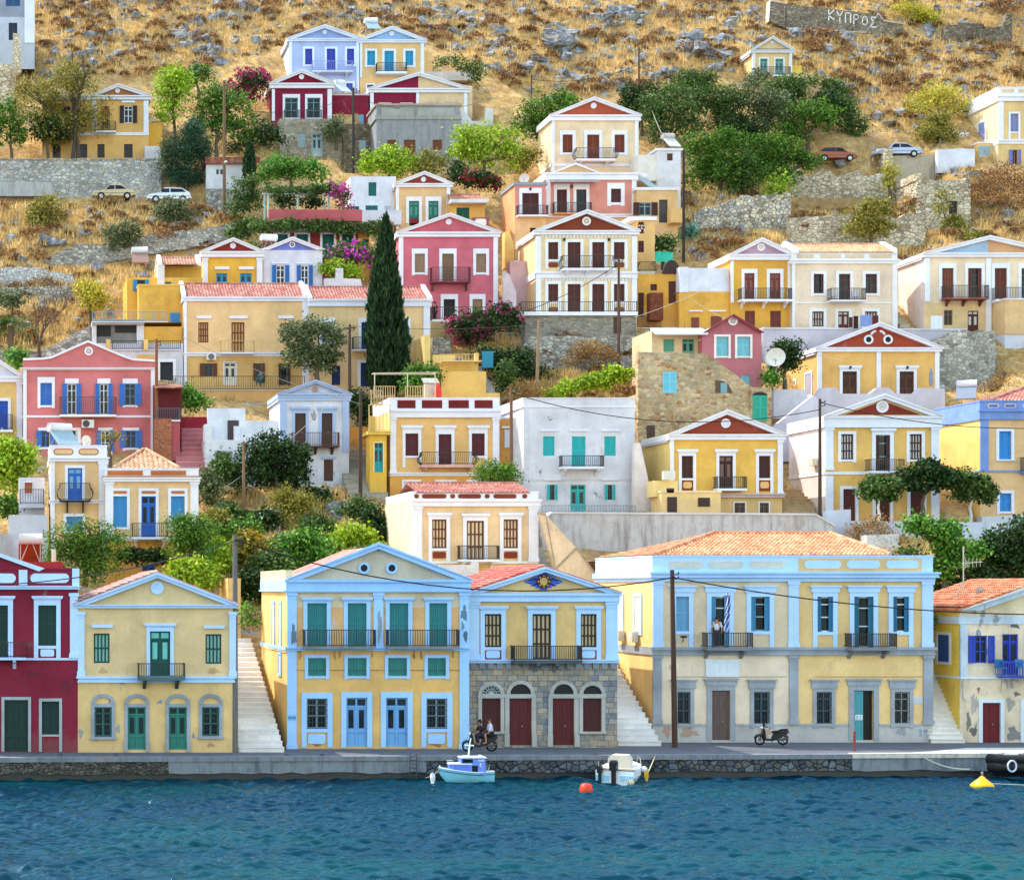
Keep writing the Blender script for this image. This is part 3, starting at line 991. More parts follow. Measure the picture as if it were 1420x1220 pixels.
def front_stone():
 h = House('house with blue painted gable ornament over a grey stone ground floor with four arches',650,856,1036,Yq(1036),10,trim='B4D6FA',wall='DDBF7C',deep=.4)
 h.body(822,segs=[(640,918,870,1100,ashlar())])
 h.gable(754,787,822,0,plaster('D9C083'),t=6,roof=tilemat('C0564A','D6816C','A0443A'),tiles=True,ov=2)
 h.cornice(822,834,d=.18)
 h.band(914,919,d=.14)
 h.pil((650,664,834,914),(840,856,834,914))
 for a,b in ((672,695),(805,827)):
  h.op(a,851,b,897,'L','3B2620',m=6,mt=9,c2='CDB98C',foot=914,hood=840)
  h.panel(a,900,b,914,plaster('8E3A3A'),d=.03)
  h.panel(a + 2,902,b - 2,912,h.trim,.4,d=.05)
 h.op(738,851,764,914,'L','3B2620',m=6,mt=9,c2='CDB98C',door=True,hood=840)
 h.balcony(708,800,895,915,c='14110F',dep=.9,slab=4,slabc=plaster('5D5F62',1.5),step=.1,brackets=(742,768),bc=plaster('7C7F84',1.4))
 q = MB()
 cx,cz = h.X(753.5),h.Z(806)
 out = [(-27,0),(-22,3),(-20,1),(-17,6),(-14,3),(-12,9),(-8,8),(-7,14),(-3,12),(0,17),(3,12),(7,14),(8,8),(12,9),(14,3),(17,6),(20,1),(22,3),(27,0),
   (22,-3),(20,-2),(16,-7),(14,-4),(10,-10),(7,-8),(3,-14),(0,-12),(-3,-14),(-7,-8),(-10,-10),(-14,-4),(-16,-7),(-20,-2),(-22,-3)]
 n = len(out)
 q.add([(cx,-.05,cz)] + [(cx + x / h.k,-.05,cz + z / h.k) for x,z in out],[(0,i + 1,(i + 1) % n + 1) for i in range(n)])
 o = h.part('gable_ornament',q,paint('4463C8'))
 q = MB()
 q.disc(cx,cz,.22,.4,-.1,-.04,0)
 q.disc(cx,cz,0,.22,-.08,-.04,1)
 for a in range(8):
  q.disc(cx + .3 * math.cos(a * math.pi / 4),cz + .3 * math.sin(a * math.pi / 4),0,.045,-.12,-.09,1,n=6)
 h.part('roundel',q,[paint('4A1E22'),paint('C9A35E')],o)
 gs = plaster('B7B6B2',1.3)
 fan = paint('171A20')
 for a,b,st in ((668,694,'w'),(706,737,'d'),(766,796,'d'),(808,834,'w')):
  if st == 'w':
   h.op(a,968,b,1014,'P','4A1C1E',m=5,sur=gs,sill=True)
   h.arch(a,b,962,950,5,gs,fan)
  else:
   h.op(a,968,b,1033,'P','5A1A1E',m=6,sur=gs,door=True)
   h.arch(a + 1,b - 1,962,948,5,gs,fan)
   for x in (a - 7,b): h.panel(x,1018,x + 7,1035,gs,d=.13,name='jamb_base')
  h.panel(a - 6,962,b + 6,967,gs,d=.1,name='lintel')
 q = MB()
 cx,cz = h.X(681),h.Z(962)
 for k in range(9):
  a = math.pi * k / 8
  q.tube([(cx,-.05,cz),(cx + .5 * math.cos(a),-.05,cz + .48 * math.sin(a))],.012,4)
 for r in (.15,.3,.44):
  q.tube([(cx + r * math.cos(math.pi * k / 10),-.05,cz + r * math.sin(math.pi * k / 10)) for k in range(11)],.012,4)
 h.part('fanlight_grille',q,paint('C9D2D8'))
 q = MB()
 for k in range(17):
  x = h.X(650) + (h.X(856) - h.X(650)) * (k + .5) / 17
  q.box(x - .16,x + .16,-.1,.0,h.Z(927),h.Z(919) - .01)
 h.part('corbel_stones',q,plaster('8D939B',1.5))
 h.finish()
def front_big():
 h = House('large yellow and cream building with hipped tile roof, grey stone corners and a hanging flag',905,1293,1029,Yq(1029),11,trim='BAD8FA',wall='E3C583',deep=.4)
 cream = plaster('E3D5B4',.8)
 h.body(800,segs=[(905,790,1100,897,plaster('DFCFA6',.8)),(905,897,1100,1004,plaster('E9DDBC',.8)),(1100,897,1293,1004,plaster('EFD28E',.8)),(905,1004,1293,1100,plaster('CFCDCB',1.6))],
   side=plaster('F1D489'))
 h.parapet(772,794,D=11)
 for a,b in ((926,975),(983,1030),(1039,1090)): h.panel(a,778,b,788,plaster('D5D2C2'),True)
 h.panel(1107,774,1278,792,plaster('E3C583'),d=.03)
 for a,b in ((1115,1166),(1174,1220),(1228,1274)): h.panel(a,777,b,788,h.trim,True,d=.07)
 h.cornice(793,801,900,1298,d=.35,mat=plaster('B0D2FA',.5))
 h.cornice(801,806,903,1295,d=.18,lip=False)
 h.hip(770,740,990,1150,5.5,910,1236)
 gs = plaster('A7AEB8',1.6)
 h.pil((905,919,806,897),(1093,1107,806,897),(1278,1293,806,897))
 h.pil((905,917,908,1004),(1094,1106,908,1004),(1280,1293,908,1004),mat=gs)
 h.band(897,908,903,1295,mat=gs,d=.16)
 for a,b in ((905,979),(1020,1176),(1219,1293)): h.panel(a,1003,b,1006,plaster('BDBEC0',1.5),name='plinth_course')
 BL = '3E7FA8'
 h.op(937,827,955,875,'S','6FA9CC',m=6,foot=897,cap=814)
 h.op(986,827,1011,897,'O','4C8FB4',m=6,door=True,cap=814,c2='D5D8DA')
 h.op(1041,827,1067,875,'O','3F86AC',m=6,foot=897,cap=814,c2='8FA9B8')
 h.op(1133,827,1155,876,'O','2E6F94',m=6,foot=897,cap=814,c2='DADDDF')
 h.op(1184,827,1211,897,'O','2A6A80',m=6,door=True,cap=814,c2='C9D2D6')
 h.op(1238,827,1260,876,'O','2E6F94',m=6,foot=897,cap=814,c2='DADDDF')
 h.balcony(973,1035,877,897,c='2C2622',dep=.95,slab=4,slabc=plaster('8A8C90',1.6),brackets=(978,1027))
 h.balcony(1171,1233,878,897,c='1A1A1C',dep=.95,slab=4,slabc=plaster('8A8C90',1.6),brackets=(1177,1224),step=.1)
 gw = plaster('A9AFB8',1.4)
 for a,b in ((939,957),(1045,1067),(1132,1153),(1240,1261)):
  h.op(a,959,b,1004,'B','23343E',m=5,sur=gw,c2='5E8298' if a != 1240 else 'D5DADC',cap=944,bars='172830')
 h.op(987,957,1012,1026,'P','6A5550',m=7,sur=gw,door=True,cap=943)
 h.op(1184,957,1211,1026,'K','101418',m=7,sur=gw,door=True,cap=943)  # open doorway: near-black panel paints the shade inside, the real leaf follows
 q = MB()
 h.leaf(q,h.X(1184.5),h.X(1197),h.Z(1026),h.Z(958),.02)
 lf = h.part('door_leaf',q,paint('4E9AA4'),label='teal door leaf with a small white notice')
 q = MB()
 q.box(h.X(1186),h.X(1196),.0,.015,h.Z(998),h.Z(991))
 nt = h.part('notice',q,paint('E4EAF0'),lf)
 q = MB()
 for u in (1187.4,1191.8):
  for z0,z1 in ((992.2,993.2),(994.2,995.2),(996,997)): q.box(h.X(u),h.X(u + 2.6),-.004,.0,h.Z(z1),h.Z(z0))
 h.part('lettering',q,paint('3A5A90'),nt)
 q = MB()
 q.box(h.X(978),h.X(1024),-.14,.0,h.Z(938),h.Z(914))
 for z in (917,926,935): q.box(h.X(977),h.X(1025),-.155,-.13,h.Z(z + .8),h.Z(z))
 h.part('sign_board',q,paint('DDE6F0'))
 h.panel(1262,966,1279,976,plaster('CFD3D6'),d=.02,name='wall_patch')
 for x,y,rx,ry,c in ((925,1014,5,8,'C9A88A'),(955,1016,12,6,'BFA890'),(1060,1016,9,8,'C4AE94'),(1121,1012,4,9,'D2D4D6'),(1250,1014,7,6,'A9ADB2'),(930,925,2,4,'C2B28E')): h.blotch(x,y,rx,ry,c)
 q = MB()
 def stroke(pts,w=.035):
  for (ax,ay),(bx,by) in zip(pts,pts[1:]):
   p0,p1 = Vector((h.X(ax),-.012,h.Z(ay))),Vector((h.X(bx),-.012,h.Z(by)))
   d = (p1 - p0).normalized()
   nn = Vector((-d.z,0,d.x)) * w
   q.add([p0 - nn,p1 - nn,p1 + nn,p0 + nn],[(0,1,2,3)])
 stroke([(1273,1012),(1277,1011),(1278,1013),(1275,1015),(1278,1017),(1277,1020),(1273,1019)])
 stroke([(1285,1014),(1281,1015),(1281,1012),(1285,1011),(1285,1015),(1282,1020)])
 h.part('painted_number',q,paint('8FA3B5'))
 h.sidewin([(2.0,3.2,827,878,'DAD5C8'),(5.4,6.6,827,878,'DAD5C8')])
 q = MB()
 q.box(h.X(905) - .06,h.X(905) + .02,.02,11,h.Z(903),h.Z(898))
 h.part('side_course',q,plaster('E6DDC6'))
 for t in (2.4,5.0):
  q = MB()
  q.box(h.X(905) - .42,h.X(905) - .05,t,t + .8,h.Z(892),h.Z(877))
  q.tube([(h.X(905) - .43,t + .4,h.Z(884.5)),(h.X(905) - .41,t + .4,h.Z(884.5))],.24,12)
  h.part('air_conditioner',q,paint('D8D2C4'))
 q = MB()
 for t in (0,1): q.tube([(h.X(930 + 200 * t),-.06,h.Z(938)),(h.X(1090 + 190 * t),-.06,h.Z(938))],.012,4)
 h.part('facade_cable',q,paint('6A5A40'))
 h.finish()
 q = MB()
 q.tube([(h.X(946),-.1,h.Z(890)),(h.X(943),-.6,h.Z(882)),(h.X(940),-.9,h.Z(881))],.03,5)
 q.ell((h.X(940),-1.0,h.Z(882)),(.22,.14,.08))
 h.part('lamp_arm',q,metal('2A2A2A'))
def front_right():
 h = House('low weathered cream house with cobalt blue shutters, peeling plaster and tile gable roof',1331,1560,1030,Yq(1029),8,trim='D2DCE6',wall='E6D9B4',deep=.4)
 pl = plaster('E6DAB6',1.4,.45)
 h.body(846,mat=pl,side=plaster('F2D25C',1.2))
 h.gable(1446,806,846,0,plaster('E2D6A8',1.2),t=9,roof=tilemat('BE6A42','D9A077','9A4C30'),tiles=True,ov=1,rake=plaster('C4D0DA',1.4,.3))
 h.cornice(855,865,d=.06,lip=False,mat=plaster('C9D6E2',1.4,.3))
 h.pil((1331,1341,866,938),mat=plaster('C9D6E2',1.4,.3),cap=False)
 h.band(938,941,d=.1)
 h.op(1351,881,1369,919,'X','2C45B0',m=0,c2='2C45B0')
 h.op(1390,879,1412,936,'D','2438A8',m=0)
 h.op(1432,881,1450,919,'X','2C45B0',m=0,c2='2C45B0')
 h.balcony(1382,1440,917,937,c='2C49A8',dep=.8,slab=2,slabc=paint('2C49A8'),brackets=())
 for a in (1362,1420):
  h.op(a,974,a + 25,1029,'P','6A1620',m=5,door=True)
 h.sidewin([(1.2,2.6,881,919,'24509A'),(5.4,6.8,881,919,'24509A')])
 q = MB()
 q.tube([(h.X(1390),-.02,h.Z(941)),(h.X(1386),-.1,h.Z(960))],.02,4)
 q.tube([(h.X(1333),-.1,h.Z(941)),(h.X(1334),-.12,h.Z(968)),(h.X(1338),-.12,h.Z(972))],.03,5)
 h.part('drain_pipe',q,paint('9AA0A4'))
 for x,y,rx,ry,c in ((1351,975,5,13,'B9B2A8'),(1405,1018,9,10,'8E8E92'),(1401,976,6,9,'B4ACA4'),(1343,1000,3,12,'8A8680'),(1350,1014,5,6,'77746F'),(1408,867,6,4,'6E6E72'),(1410,962,4,3,'7E7C7C'),(1357,956,2,4,'A87A60')):
  h.blotch(x,y,rx,ry,c)
 h.finish()
 a = h.o
 r = empty('tv_antenna',P(1336,838,h.Y + 3),'tall thin television antenna on the right tile roof beside a satellite dish','antenna')
 q = MB()
 q.tube([(0,0,-.6),(0,0,3.4)],.035,6)
 q.build('mast',metal('B9B4A6'),r)
 q = MB()
 q.tube([(-.1,0,2.4),(1.1,0,2.5)],.025,5)
 for k in range(5): q.tube([(.1 + .22 * k,0,2.15 + .02 * k),(.1 + .22 * k,0,2.75 - .02 * k)],.015,4)
 q.tube([(0,0,2.9),(.25,0,2.3),(0,0,2.0)],.02,4)
 q.build('aerial',metal('B9B4A6'),r)
 q = MB()
 q.tube([(0,0,1.4),(-.9,0,-.4)],.02,4)
 q.tube([(0,0,1.4),(-.3,.6,-.2)],.02,4)
 q.build('stay',metal('B9B4A6'),r)
 dish(1358,824,h.Y + 2.5,'small pale satellite dish on the tile roof of the low right house',.42)
def dish(x,y,Y,label,r=.5,turn=.5):
 e = empty('satellite_dish',P(x,y,Y),label,'satellite dish',rz=turn)
 q = MB()
 rings = []
 for j in range(5):
  a = j / 4
  rings.append([(r * a * math.cos(t) + .0,-.18 * r + .35 * r * a * a - .0,r * a * math.sin(t) + r * .2) for t in [2 * math.pi * k / 18 for k in range(18)]])
 q.loft([[(p[0],-p[1],p[2]) for p in g] for g in rings[::-1]],caps=False)
 q.build('reflector',paint('D6D2CA',.4),e,True)
 q = MB()
 q.tube([(0,.1,.0),(0,.1,-r * 1.5)],.035,6)
 q.tube([(0,-.05,-r * .6),(0,-.55 * r - .3,0.05)],.02,4)
 q.build('mount',metal('8C8880'),e)
 return e
front_maroon(); front_yellow(); front_blue(); front_stone(); front_big(); front_right()
# ================================================================== MIDDLE TERRACES
RB = lambda: plaster('9E4A34')
LW = 'E6E5EC'
def m_blue_pair():
 h = House('yellow corner house with bright blue door and bellied black balcony, tank on roof',70,148,772,131,7,trim=LW,wall='E6C58A')
 h.body(632,side=plaster('EBD096'))
 h.parapet(619,634,D=7)
 for a,b in ((74,102),(109,137)):
  h.panel(a,622,b,631,plaster('B86A3C'),True,d=.03)
  h.panel(a + 1.5,623.5,b - 1.5,629.5,plaster('E6C58A'),True,d=.06)
 h.cornice(634,640,d=.16)
 h.pil((70,76,640,772),(137,149,640,772))
 h.op(94,649,114,694,'D','2A6CC4',m=4,door=True,c2='7FA9C8')
 h.balcony(83,124,671,694,c='120F10',dep=.8,slab=2,slabc=paint('1A1616'),bulge=True)
 for x in (93,115): h.panel(x - 1,696,x + 1,711,paint('151212'),d=.4,name='bracket')
 h.band(693,698)
 h.op(92,716,114,736,'S','3E86CC',m=4)
 h.sidewin([(2.0,3.4,653,684,'2A5FA8')])
 h.finish()
 h = House('small yellow house with pyramid tile roof, orange window insets and blue shutters',146,275,800,130,7,trim=LW,wall='E6C88E')
 h.body(664,segs=[(140,750,290,840,plaster('D9A850'))])
 h.parapet(651,664,D=7)
 for a,b in ((149,198),(209,258)): h.panel(a,652.5,b,659,plaster('C07040'),d=.04)
 h.cornice(662,668,d=.2)
 h.band(660,662,mat=plaster('B5754A'),d=.25)
 h.hip(650,624,199,202,3.4,158,248,mat=tilemat('C08A66','DDB892','9A664A'),per=.32)
 h.pil((146,157,668,745),(264,275,668,745))
 for a,b,d in ((157,176,'S'),(196,216,'D'),(237,256,'S')):
  h.op(a,688,b,731 if d == 'S' else 746,d,'3F8FCB' if d == 'S' else '2A6CC4',m=4,mt=11,c2='16222C' if d == 'D' else None)
  h.panel(a,680.5,b,684.5,plaster('C0784A'),True,d=.1)
 h.balcony(183,231,726,745,dep=.8,slab=3,c='2A2420',brackets=(188,226))
 h.band(745,750)
 h.op(197,782,215,800,'D','2E5FAE',m=0)
 h.finish()
def m_cream():
 h = House('cream house with oval brown parapet insets and brown lattice shutters, above the blue gabled house',572,746,800,128.5,9.5,trim='ECEAEE',wall='E8CE96')
 h.body(692,side=plaster('EBDDB2'),segs=[(560,778,760,900,plaster('E6C98A'))])
 h.parapet(683,693,D=9)
 br = plaster('8E3F2C')
 for a,b in ((574,581),(585,619),(624,631),(635,667),(672,679),(684,716),(724,731)): h.panel(a,685,b,691,br,True)
 h.ridge(683,671,3.2,577,734,mat=TILE3(),ends=False)
 h.cornice(692,702,d=.18,lip=True,side=False)
 h.pil((572,585,702,779),(733,746,702,779))
 for a,b in ((599,619),(698,718)):
  h.op(a,720,b,760,'L','6A3320',m=5,mt=7,c2='E6D3A6',foot=778,hood=711)
  h.panel(a + 1,765,b - 1,774,br,.5)
 h.op(647,722,671,777,'L','6A3320',m=5,mt=7,c2='E6D3A6',door=True,hood=712)
 h.balcony(634,688,757,776,dep=.8,slab=3,c='3A2C22',brackets=(641,681))
 h.band(778,781)
 h.finish()
def m_brown():
 h = House('yellow house with four dark red parapet panels, maroon shutters and bellied balcony',541,692,700,146,7,trim=LW,wall='E6BE74')
 dk = plaster('7A2A28')
 h.body(570,segs=[(530,656,700,800,plaster('E3AE55'))],side=plaster('EBCB7E'))
 h.parapet(553,570,D=7)
 for a,b in ((551,576),(585,613),(622,650),(658,683)): h.panel(a,555,b,566,dk)
 h.cornice(568,579,d=.16,side=False)
 h.pil((541,549,579,656),(683,692,579,656))
 for a,b in ((562,580),(654,672)):
  h.op(a,601,b,632,'S','5A2226',m=4,mt=9,foot=648,hood=590)
 h.op(608,602,626,646,'S','5A2226',m=4,mt=9,door=True,hood=590)
 h.balcony(582,655,628,645,dep=.85,slab=4,c='2A1F1C',bulge=True,brackets=(588,650),slabc=plaster('D9B3A0'))
 h.band(655,660)
 for a,b in ((560,581),(606,630),(650,672)): h.op(a,668,b,700,'S','D9D4DC',m=3)
 h.block(692,580,731,700,.6,6,plaster('DDA958'),name='side_wing',cap=h.trim)
 mb = MB()
 mb.box(h.X(702),h.X(718),.48,.62,h.Z(620),h.Z(595))
 h.part('window',mb,paint('D5DAE6'))
 mb = MB()
 mb.box(h.X(698),h.X(722),.44,.6,h.Z(593),h.Z(590))
 h.part('window_hood',mb,h.trim)
 h.finish()
 t = House('narrow yellow stair porch with turquoise door and railed roof terrace',511,541,680,145.5,1.6,trim='EBD9A0',wall='E8C04A')
 t.body(602,x0=513,x1=536)
 t.op(519,614,531,655,'D','27A0A6',m=1.5,door=True)
 t.block(509,598,541,603,-.3,4,plaster('E8C860'),name='terrace_slab')
 t.block(511,577,520,600,-.2,.2,plaster('E8C860'),name='terrace_wall')
 t.balcony(511,540,562,598,c='C9B27A',dep=.3,slab=1,slabc=plaster('E8C860'),step=.22,r=.02)
 t.balcony(514,530,542,560,c='B8A27E',dep=.3,slab=1,slabc=plaster('E8C860'),step=.2,r=.02)
 t.finish()
def m_white():
 h = House('plain white two storey house with turquoise shutters and doors above the grey wall',726,880,714,143,8,trim='DFDFE6',wall='DAD9DE')
 h.body(556,mat=plaster('DCDBE0',1.1,.12))
 h.parapet(553,564,D=8,mat=plaster('DCDBE0',.9))
 h.cornice(562,565,d=.06,lip=False)
 h.band(664,666,d=.05,mat=plaster('CFCFD4'))
 T = '2BAFB0'
 for a,b in ((753,769),(838,854)):
  h.op(a,605,b,632,'S',T,m=0)
  h.panel(a - 5,595,b + 5,598,h.trim,d=.12,name='window_hood')
 h.op(793,605,812,648,'S',T,m=0,door=True)
 h.panel(789,595,816,598,h.trim,d=.12,name='window_hood')
 h.balcony(775,832,633,648,dep=.9,slab=3,c='231F24',brackets=(781,826))
 for a,b in ((762,769),(842,849)):
  h.op(a,672,b,693,'X',T,m=0,c2='4E5A60')
  h.panel(a - 8,664,b + 8,666,h.trim,d=.14,name='window_hood')
 h.op(791,672,812,713,'D',T,m=0,door=True)
 h.pil((726,733,565,714),mat=plaster('D2D1D8'),d=.04,cap=False)
 h.finish()
 r = House('low white terrace kerb with grey blue railing before the plain white house',750,882,716,141.2,.3,name='terrace_railing',cat='railing')
 r.block(752,711,884,722,-.1,.5,plaster('DAD9DE'),name='kerb')
 r.balcony(752,880,701,711,c='7A8C9E',dep=.1,slab=.5,step=.2,side=False,base=False)
def m_pediment():
 h = House('yellow house with red brown pediment and white disc standing behind the grey retaining wall',929,1085,716,141,6,trim=LW,wall='E8BE58')
 h.body(601,side=plaster('F0D57E'),segs=[(915,690,1100,780,plaster('E3C480'))])
 h.gable(1007,569,602,8,plaster('9C4A36'),t=6,med=(1006,587,6.5),medc=None,D=6)
 h.pil((929,934,610,686),(1078,1085,610,686))
 br = plaster('8E4530')
 for a,b in ((945,961),(1052,1068)):
  h.op(a,632,b,663,'S','4A2620',m=4,mt=7,foot=684,hood=623)
  h.panel(a,664,b,681,br,d=.03)
  h.panel(a + 2,668,b - 2,677,plaster('E3C070'),.6,d=.05)
 h.op(997,632,1016,678,'D','3C211E',m=4,mt=7,c2='7A5A52',hood=623)
 h.balcony(989,1029,662,678,dep=.85,slab=3,c='3A2A28')
 h.band(684,690,d=.25,mat=plaster('CDBFB2'))
 for a,b,st in ((986,997,'G'),(1018,1033,'G'),(1053,1066,'G')): h.op(a,697,b,714,st,'5A4038',m=1.5,c2='6A5048',door=False)
 yl = plaster('EBCF88')
 h.block(903,685,984,715,-2.2,2.2,yl,name='lower_annex',cap=plaster('F0DCA4'))
 h.block(897,668,930,690,-1.5,1.6,plaster('F2DA8E'),name='lower_annex')
 mb = MB()
 for a,b,c,d in ((911,691,924,715),(953,692,969,704),(910,679,920,685)): mb.box(h.X(a),h.X(c),-2.26,-2.19,h.Z(d),h.Z(b))
 h.part('openings',mb,paint('3A2622'))
 mb = MB()
 mb.box(h.X(908),h.X(924),-1.9,-1.55,h.Z(667),h.Z(655))
 mb.tube([(h.X(917),-1.93,h.Z(661)),(h.X(917),-1.89,h.Z(661))],.2,12)
 h.part('air_conditioner',mb,paint('DAD4C8'))
 h.finish()
def m_trees_house():
 h = House('yellow house with dark red gable, flower disc and open door, behind the citrus trees',1144,1302,724,141,6.5,trim='E4E6F0',wall='E6C06A')
 h.body(577,side=plaster('EBE3D6'))
 h.gable(1224,547,577,16,plaster('E6C88A'),t=6,med=None,D=6.5)
 mb = MB()
 mb.prism([(h.X(1172),h.Z(575)),(h.X(1276),h.Z(575)),(h.X(1224),h.Z(556))],-.03,.05)
 h.part('tympanum_panel',mb,plaster('8A3A30'))
 h.medal(1223,564,8.5,plaster('E8D2A6'),kind='wheel')
 h.pil((1144,1155,593,652),(1291,1302,593,652))
 for a,b in ((1166,1183),(1261,1278)):
  h.op(a,602,b,637,'L','3C1E1E',m=4,c2='DFD6D0')
 h.op(1214,603,1234,654,'O','4A2A26',m=5,door=True,c2='7FA0B8',hood=594)
 h.balcony(1199,1246,638,654,dep=.9,slab=3,c='4A3F36',brackets=(1205,1240))
 h.band(654,658,d=.08)
 h.pil((1144,1155,660,724),(1291,1302,660,724),cap=False)
 for a,b in ((1169,1186),(1214,1234),(1262,1280)):
  h.op(a,678,b,724,'P','5A2A22',m=4,door=True)
 mb = MB()
 mb.box(h.X(1144) - .4,h.X(1144) - .03,1.2,1.9,h.Z(644),h.Z(634))
 h.part('meter_box',mb,paint('CFC6B4'))
 h.finish()
def m_right_edge():
 h = House('ochre house with blue cornice and corner strip, cut by the right picture edge',1359,1500,736,141,7,trim='E2E3EE',wall='E6C58A')
 bl = plaster('7F9BD8')
 h.body(560,side=plaster('F0D078'))
 h.parapet(557,568,D=7,mat=bl)
 for a,b in ((1369,1385),(1392,1409),(1418,1440)):
  h.panel(a,559.5,b,566,plaster('E8CFA0'),True)
  h.panel(a + 2,561,b - 2,564.5,plaster('5E7AC8'),True,d=.08)
 h.cornice(568,582,d=.16,mat=bl)
 h.pil((1359,1370,582,652),mat=bl,cap=False)
 h.hip(556,538,1422,1460,4,1374,1500,mat=TILE3())
 h.op(1385,598,1402,637,'S','3A8FD8',m=4,sill=True)
 h.op(1440,598,1455,650,'S','3A8FD8',m=4)
 h.band(652,655,mat=bl)
 h.balcony(1414,1470,635,654,c='2A2A30',dep=.8,slab=3,slabc=plaster('5F86C8'))
 h.op(1386,684,1402,709,'S','3A8FD8',m=4)
 h.finish()
def m_eyes():
 h = House('yellow house with a red gable bearing two round eye shaped vents and brow ornaments',1133,1302,555,158,7,trim='E8E7F0',wall='E6BC6A')
 h.body(482,side=plaster('E6C274'))
 h.gable(1218,448,482,6,plaster('A64A34'),t=5,D=7,roof=plaster('E2E0E6'))
 dk = paint('16181C')
 for x in (1204,1231): h.medal(x,471,6.5,dk,kind='ring')
 mb = MB()
 for sg,x in ((-1,1213),(1,1221)):
  for k in range(5):
   mb.ell((h.X(x + sg * k * 1.2),-.05,h.Z(459.5 + k * k * .22)),(.11,.06,.09),0,8,6)
 h.part('brow_ornament',mb,h.trim)
 h.pil((1133,1139,488,550),(1215,1221,488,550),(1296,1302,488,550),cap=False)
 for a,b in ((1168,1188),(1247,1267)):
  h.op(a,515,b,550,'D','5A3222',m=4,mt=7,c2='3A2018',hood=507)
  h.lamp((a + b) / 2,510)
 h.sidewin([(1.0,2.2,515,545,'B9B4C4'),(4.2,5.2,520,545,'B9B4C4')])
 h.finish()
def m_pink_small():
 h = House('small dusty rose gabled house with pale blue shutters and a wheel shaped medallion',974,1056,545,156,6,trim='EBE3DC',wall='A8606A')
 h.body(462,mat=plaster('BE757C'))
 h.gable(1015,437,462,0,plaster('B86C74'),t=2.5,rake=plaster('9A5058'),med=None,D=6,ov=1)
 h.medal(1016,445,6.5,plaster('B86C74'),kind='wheel')
 for a,b in ((993,1010),(1022,1040)):
  h.op(a,467,b,494,'S','7CC0CC',m=3)
 h.op(1028,520,1040,540,'S','7CC0CC',m=0)
 h.finish()
 h = House('low cream lodge with white awning and green shutters beside the dusty rose house',904,973,500,157,5,trim='EAE6E8',wall='E0C99A')
 h.body(458)
 mb = MB()
 mb.prismx([(-1.3,h.Z(467)),(.05,h.Z(457)),(.05,h.Z(455)),(-1.3,h.Z(464))],h.X(902),h.X(974))
 h.part('awning',mb,paint('E4E2E6'))
 h.op(920,470,935,488,'S','5FA08C',m=0)
 h.op(946,470,963,496,'D','5FA08C',m=0,c2='20302C')
 h.finish()
def m_stone_house():
 cols = ['B39A72','C9B48C','A58A62','BFA985','9A8A74','D2C2A0','A87850']
 st = stone(cols,2.6,'B7A484',1.5,edge=.05)
 h = House('unplastered tan stone house front with sloping top, pale blue shutters and green arched door',885,1068,612,150.5,5,trim='BFAE8E',wall='BBA57E',name='stone_house')
 h.open = []
 h.body(546,mat=st,x0=885,x1=1056,D=4)
 mb = MB()
 mb.prism([(h.X(885),h.Z(546)),(h.X(1052),h.Z(546)),(h.X(1042),h.Z(536)),(h.X(980),h.Z(490)),(h.X(885),h.Z(488))],0,.6)
 h.part('gable_wall',mb,st)
 mb = MB()
 mb.prism([(h.X(1040),h.Z(620)),(h.X(1068),h.Z(620)),(h.X(1068),h.Z(538)),(h.X(1040),h.Z(537))],-.25,.5)
 h.part('porch_wall',mb,st)
 def extra(x0,y0,x1,y1,c,y=-.05,nm='window'):
  q = MB()
  h.leaf(q,h.X(x0),h.X((x0 + x1) / 2),h.Z(y1),h.Z(y0),y)
  h.leaf(q,h.X((x0 + x1) / 2),h.X(x1),h.Z(y1),h.Z(y0),y)
  return h.part(nm,q,paint(c))
 extra(919,516,938,545,'74BFD2')
 extra(1042,549,1062,584,'2F9E86',-.32,'door')
 q = MB()
 cx,cz = h.X(1052),h.Z(549)
 q.prism([(cx + .56 * math.cos(math.pi * k / 10),cz + .28 * math.sin(math.pi * k / 10)) for k in range(11)],-.3,-.2)
 h.part('door_arch',q,paint('2A2420'))
 q = MB()
 q.prism([(h.X(992),h.Z(545)),(h.X(1016),h.Z(545)),(h.X(1010),h.Z(533)),(h.X(1002),h.Z(528)),(h.X(992),h.Z(527))],-.03,.02)
 o = h.part('window',q,paint('5A4238'))
 q = MB()
 q.box(h.X(999),h.X(1008),-.06,-.02,h.Z(545),h.Z(531))
 h.part('shutter',q,paint('6F9AA0'),o)
 q = MB()
 q.box(h.X(897),h.X(908),-.04,.02,h.Z(612),h.Z(590))
 h.part('cellar_door',q,wood('4A3A30'))
 h.finish()
